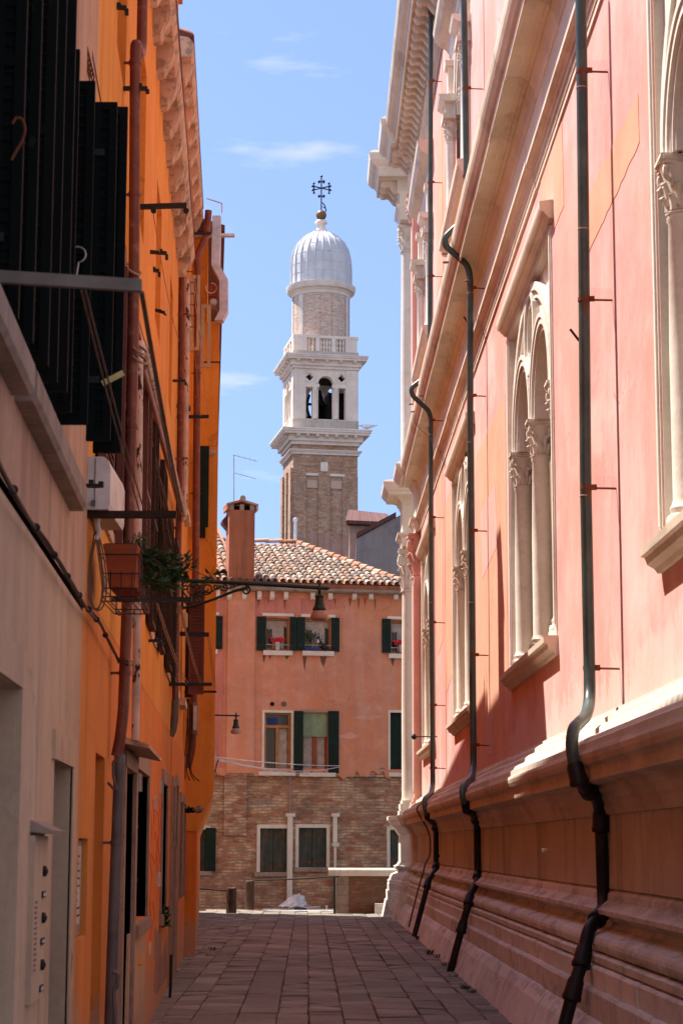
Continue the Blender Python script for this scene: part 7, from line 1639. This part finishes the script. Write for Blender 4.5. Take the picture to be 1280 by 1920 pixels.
m = MB(); m.box(a.x+0.01, b_.x-0.01, Yn+0.01, Yf-0.01, a.z, a.z+0.006); m.build('soil', 'groundbed', fb)
m = MB(); zB_ = P(200, 1128, 10.6).z
def wire_rect(z, g):
    x0, x1 = c.x-0.01+(a.x-c.x)*g-0.012, d.x+(b_.x-d.x)*g+0.015; q = [Vector((x0, Yn-0.015, z)), Vector((x1, Yn-0.015, z)), Vector((x1, Yf+0.02, z)), Vector((x0, Yf+0.02, z)), Vector((x0, Yn-0.015, z))]
    for k in range(4): m.tube([q[k], q[k+1]], 0.0035, 5)
for t in (0.0, 0.3, 0.75): wire_rect(c.z+(a.z-c.z)*t - (0.01 if t == 0 else 0), t)
wire_rect(zB_, 0.15); wire_rect(zB_+0.025, 0.15)
for x in (0.1, 0.5, 0.9):
    xx = c.x+(d.x-c.x)*x; m.tube([Vector((xx, Yn-0.015, c.z+0.08)), Vector((xx, Yn-0.015, zB_))], 0.0035, 5)
    m.tube([Vector((xx, Yn-0.015, zB_)), Vector((xx, Yf, zB_))], 0.0035, 5)
for k in range(7):
    y = Yn+(Yf-Yn)*k/6; m.tube([Vector((b_.x+0.005, y, a.z-0.05)), Vector((d.x+0.03, y, zB_))], 0.003, 5)
m.build('wire_basket', 'black', fb)
lf = thing('shrub', P(250, 1030, 10.8), 'leafy dark green shrub growing out of the flower box', 'plant')
rnd = random.Random(6)
def leaf(m, p, d, l, w):
    d = d.normalized(); s_ = d.cross(Vector((rnd.uniform(-.3, .3), rnd.uniform(-1, 1), 1))).normalized()*w; up = d.cross(s_).normalized()*w*0.35; i = len(m.v)
    m.v += [p, p+d*l*0.35+s_+up, p+d*l*0.7+s_*0.8+up, p+d*l, p+d*l*0.7-s_*0.8+up, p+d*l*0.35-s_+up, p+d*l*0.5]
    for q in ((0, 1, 6), (1, 2, 6), (2, 3, 6), (3, 4, 6), (4, 5, 6), (5, 0, 6)): m.face([i+k for k in q])
st_ = MB(); lm = MB()
clus = [(268, 1050, 10.9), (282, 1068, 11.0), (300, 1050, 11.1), (312, 1066, 11.1), (295, 1085, 11.0), (322, 1048, 11.2), (330, 1075, 11.2), (350, 1060, 11.3), (305, 1100, 11.0), (275, 1088, 10.9), (262, 1035, 10.8), (318, 1092, 11.1), (352, 1092, 11.3), (395, 1084, 11.6), (345, 1046, 11.3), (288, 1040, 11.0)]
root = P(246, 1032, 10.8)
for x, y, Y in clus:
    e = P(x, y, Y); st_.tube([root, root.lerp(e, 0.5)+Vector((0, 0, 0.02)), e], [0.005, 0.004, 0.002], 5)
    for k in range(34 if x < 340 else 14):
        aa = rnd.uniform(0, 6.28); el = rnd.uniform(-0.5, 0.9); dd = Vector((math.cos(aa)*math.cos(el), math.sin(aa)*math.cos(el)*0.8, math.sin(el))); leaf(lm, e+dd*rnd.uniform(0, 0.02)+Vector((rnd.uniform(-.02, .02), 0, rnd.uniform(-.02, .02))), dd, rnd.uniform(0.04, 0.075), rnd.uniform(0.008, 0.014))
st_.build('stems', 'darkbrown', lf); lm.build('leaves', 'leafdark', lf)
# small pinnate herb at the back of the box
m = MB()
for k in range(26):
    b0_ = P(252+rnd.uniform(-12, 20), 1022+rnd.uniform(-4, 6), 10.8); e = b0_+Vector((rnd.uniform(-.04, .05), 0, rnd.uniform(0.02, 0.09)))
    m.tube([b0_, e], 0.0012, 4)
    for j in range(5): leaf(m, b0_.lerp(e, j/5), Vector((rnd.uniform(-1, 1), rnd.uniform(-1, 1), 0.4)), 0.014, 0.004)
o = m.build('herb', 'leaf', None); tag(o, 'wispy small leaved herb at the left edge of the flower box', 'plant')
# wall plant
m = MB(); rnd = random.Random(15)
for k in range(60):
    b0_ = P(305+rnd.uniform(-3, 5), 1700+rnd.uniform(0, 34), 21.3); leaf(m, b0_+Vector((rnd.uniform(0, .05), 0, 0)), Vector((rnd.uniform(-1, 1), rnd.uniform(-1, .2), rnd.uniform(-.6, 1))), 0.06, 0.018)
o = m.build('wall_plant', 'leaf', None); tag(o, 'little green plant rooted under the far ground floor window', 'plant')
# intercom panel
ic = thing('doorbell_panel', LF(8.3, 0.03, 1.3), 'tall pale doorbell panel under a small sloping hood by the doorway', 'doorbell panel')
Yi = 8.3
def IP(x, y, o=0.055): s, z = Lp(x, y, o); return s, z
q = [IP(77, 1567), IP(96, 1567), IP(80, 1830), IP(58, 1846)]
s0, s1 = 7.95, 8.50; z0, z1 = 1.0, 1.64
m = MB(LFB); m.box(s0, s1, 0.035, 0.055, z0, z1); m.build('panel', 'beige', ic)
m = MB(LFB); m.prism([(0.035, 1.70), (0.035, 1.655), (0.115, 1.645), (0.12, 1.66)], 7.95, 8.56); m.build('hood', 'sill', ic)
for k in range(3):
    zz = 1.50-0.185*k
    m = MB(LFB); m.lathe([(0.022, 0), (0.022, 0.012), (0.006, 0.02), (0.0, 0.02)], LFB(8.32, 0.055, zz), 12, Vector((1, 0, 0))); m.build('bell_push', 'black', ic)
    m = MB(LFB); m.box(8.27, 8.39, 0.0551, 0.062, zz-0.105, zz-0.08); npl = m.build('name_plate', 'black', ic)
    m = MB(LFB); m.box(8.285, 8.375, 0.0621, 0.0635, zz-0.099, zz-0.087); m.build('name_card', 'paper', npl)
    m = MB(LFB); m.box(8.44, 8.455, 0.0551, 0.058, zz-0.02, zz-0.005); m.build('screw', 'rod', ic)
m = MB(LFB)
for k in range(14): m.box(8.02, 8.10, 0.0551, 0.0575, 1.12+0.02*k, 1.127+0.02*k)
m.build('speaker_slots', 'pipegrey', ic)
# flower pots on the canal house sills
def pot(x, y, label, seed, fl=True):
    u, z = Bp(x, y, 0.02); c = BF(u, 0.04, z); t = thing('flower_pot', c, label, 'flower pot', 'pots on the canal house sills')
    m = MB(); m.lathe([(0.065, 0), (0.085, 0.20), (0.092, 0.20), (0.092, 0.22), (0.0, 0.22)], c, 16); m.build('pot', 'rod', t)
    rnd = random.Random(seed); m = MB()
    for k in range(40):
        p = c+Vector((rnd.uniform(-.2, .2), rnd.uniform(-.08, .08), 0.22+rnd.uniform(0, .12))); i = len(m.v)
        for j in range(6): a = j*math.pi/3; m.v.append(p+Vector((math.cos(a)*0.035, -0.01, math.sin(a)*0.035)))
        m.face(range(i, i+6))
    m.build('flowers', 'redflower', t)
    m = MB()
    for k in range(30):
        p = c+Vector((rnd.uniform(-.15, .15), rnd.uniform(-.06, .06), 0.18+rnd.uniform(0, .1))); i = len(m.v); a = rnd.uniform(0, 6); m.v += [p, p+Vector((math.cos(a)*.05, 0, .03)), p+Vector((math.cos(a+.6)*.06, -.02, .05))]; m.face((i, i+1, i+2))
    m.build('leaves', 'leafdark', t)
pot(520, 1219, 'grey pot of red flowers on the upper left window sill', 1); pot(752, 1224, 'grey pot of red flowers on the far right upper sill', 2)
u, z = Bp(584, 1219, 0.02); c = BF(u, 0.02, z); bs = thing('bonsai', c, 'small bonsai in a blue tray on the second upper sill', 'plant')
m = MB(); m.box(c.x-0.22, c.x+0.22, c.y-0.07, c.y+0.05, c.z+0.0, c.z+0.07); m.build('tray', 'bluepaint', bs)
m = MB(); m.tube(smooth_path([c+Vector((0.05, 0, 0.07)), c+Vector((0.12, 0, 0.18)), c+Vector((0.03, 0, 0.3)), c+Vector((0.0, 0, 0.38))], 0.1), [0.018]*14 if False else 0.012, 6); m.build('trunk', 'oldwood', bs)
m = MB(); rnd = random.Random(3)
for k in range(160):
    p = c+Vector((rnd.gauss(0, 0.13), rnd.uniform(-.06, .06), 0.40+rnd.gauss(0, 0.05))); i = len(m.v); a = rnd.uniform(0, 6); m.v += [p, p+Vector((math.cos(a)*.04, 0, math.sin(a)*.04)), p+Vector((math.cos(a+1)*.04, .02, math.sin(a+1)*.04))]; m.face((i, i+1, i+2))
m.build('foliage', 'leafdark', bs)
u, z = Bp(603, 1220, 0.02); c = BF(u, 0.0, z)
m = MB(); m.tube([c+Vector((0.16, 0.02, 0.06)), c+Vector((0.08, 0, 0.10)), c+Vector((-0.02, 0, 0.17)), c+Vector((-0.07, 0, 0.27)), c+Vector((-0.09, -0.02, 0.33))], [0.06, 0.09, 0.075, 0.045, 0.03], 10)
m.lathe([(0.0, -0.05), (0.045, -0.03), (0.055, 0.0), (0.04, 0.035), (0.0, 0.045)], c+Vector((-0.10, -0.02, 0.34)), 10)
for s_ in (-1, 1): m.lathe([(0.015, 0), (0.002, 0.04)], c+Vector((-0.10+0.028*s_, -0.02, 0.375)), 6)
m.tube([c+Vector((0.18, 0, 0.04)), c+Vector((0.24, -0.02, 0.03)), c+Vector((0.22, -0.05, 0.0))], 0.014, 6)
o = m.build('cat', 'black', None); tag(o, 'black and white cat sitting on the second upper window sill', 'cat')
m = MB(); m.lathe([(0.0, -0.04), (0.03, -0.03), (0.04, 0.02), (0.03, 0.08), (0.0, 0.09)], c+Vector((-0.10, -0.06, 0.24)), 10); m.build('white_chest', 'white', o)

m = MB(); m.tube(smooth_path([P(282, 168, 19.0), P(290, 190, 19.0), P(300, 250, 20.0), P(308, 318, 21.0), P(324, 331, 21.2), P(340, 315, 21.2), P(345, 292, 21.2)], 0.3), 0.006, 6)
o = m.build('loose_cable', 'white', None); tag(o, 'loose white cable looping under the gutter of the orange house', 'cable')
m = MB()
for k in range(12):
    c = P(148+2.2*k, 40+9.5*k, 9.6); m.tube([c+Vector((0.012*math.cos(a), 0, 0.03*math.sin(a))) for a in [2*math.pi*j/10 for j in range(11)]], 0.004, 5)
m.tube([P(146, 30, 9.6), P(175, 160, 9.6)], 0.004, 5)
o = m.build('chain', 'rust', None); tag(o, 'rusty chain hanging on the pink wall above the black shutters', 'chain')
m = MB(); m.tube([P(160, 25, 9.9), P(190, 195, 9.9)], 0.004, 5); o = m.build('thin_wire', 'wire', None); tag(o, 'thin straight wire beside the rusty chain near the top left', 'cable')
m = MB(); q = [P(22, 300, 6.05), P(30, 285, 6.05), P(44, 262, 6.05), P(49, 240, 6.05), P(42, 222, 6.05), P(30, 220, 6.05), P(24, 232, 6.05)]; m.tube(smooth_path(q, 0.02), 0.0045, 6)
o = m.build('shutter_hook', 'rust', None); tag(o, 'curved copper coloured hook at the left edge in front of the shutters', 'hook')
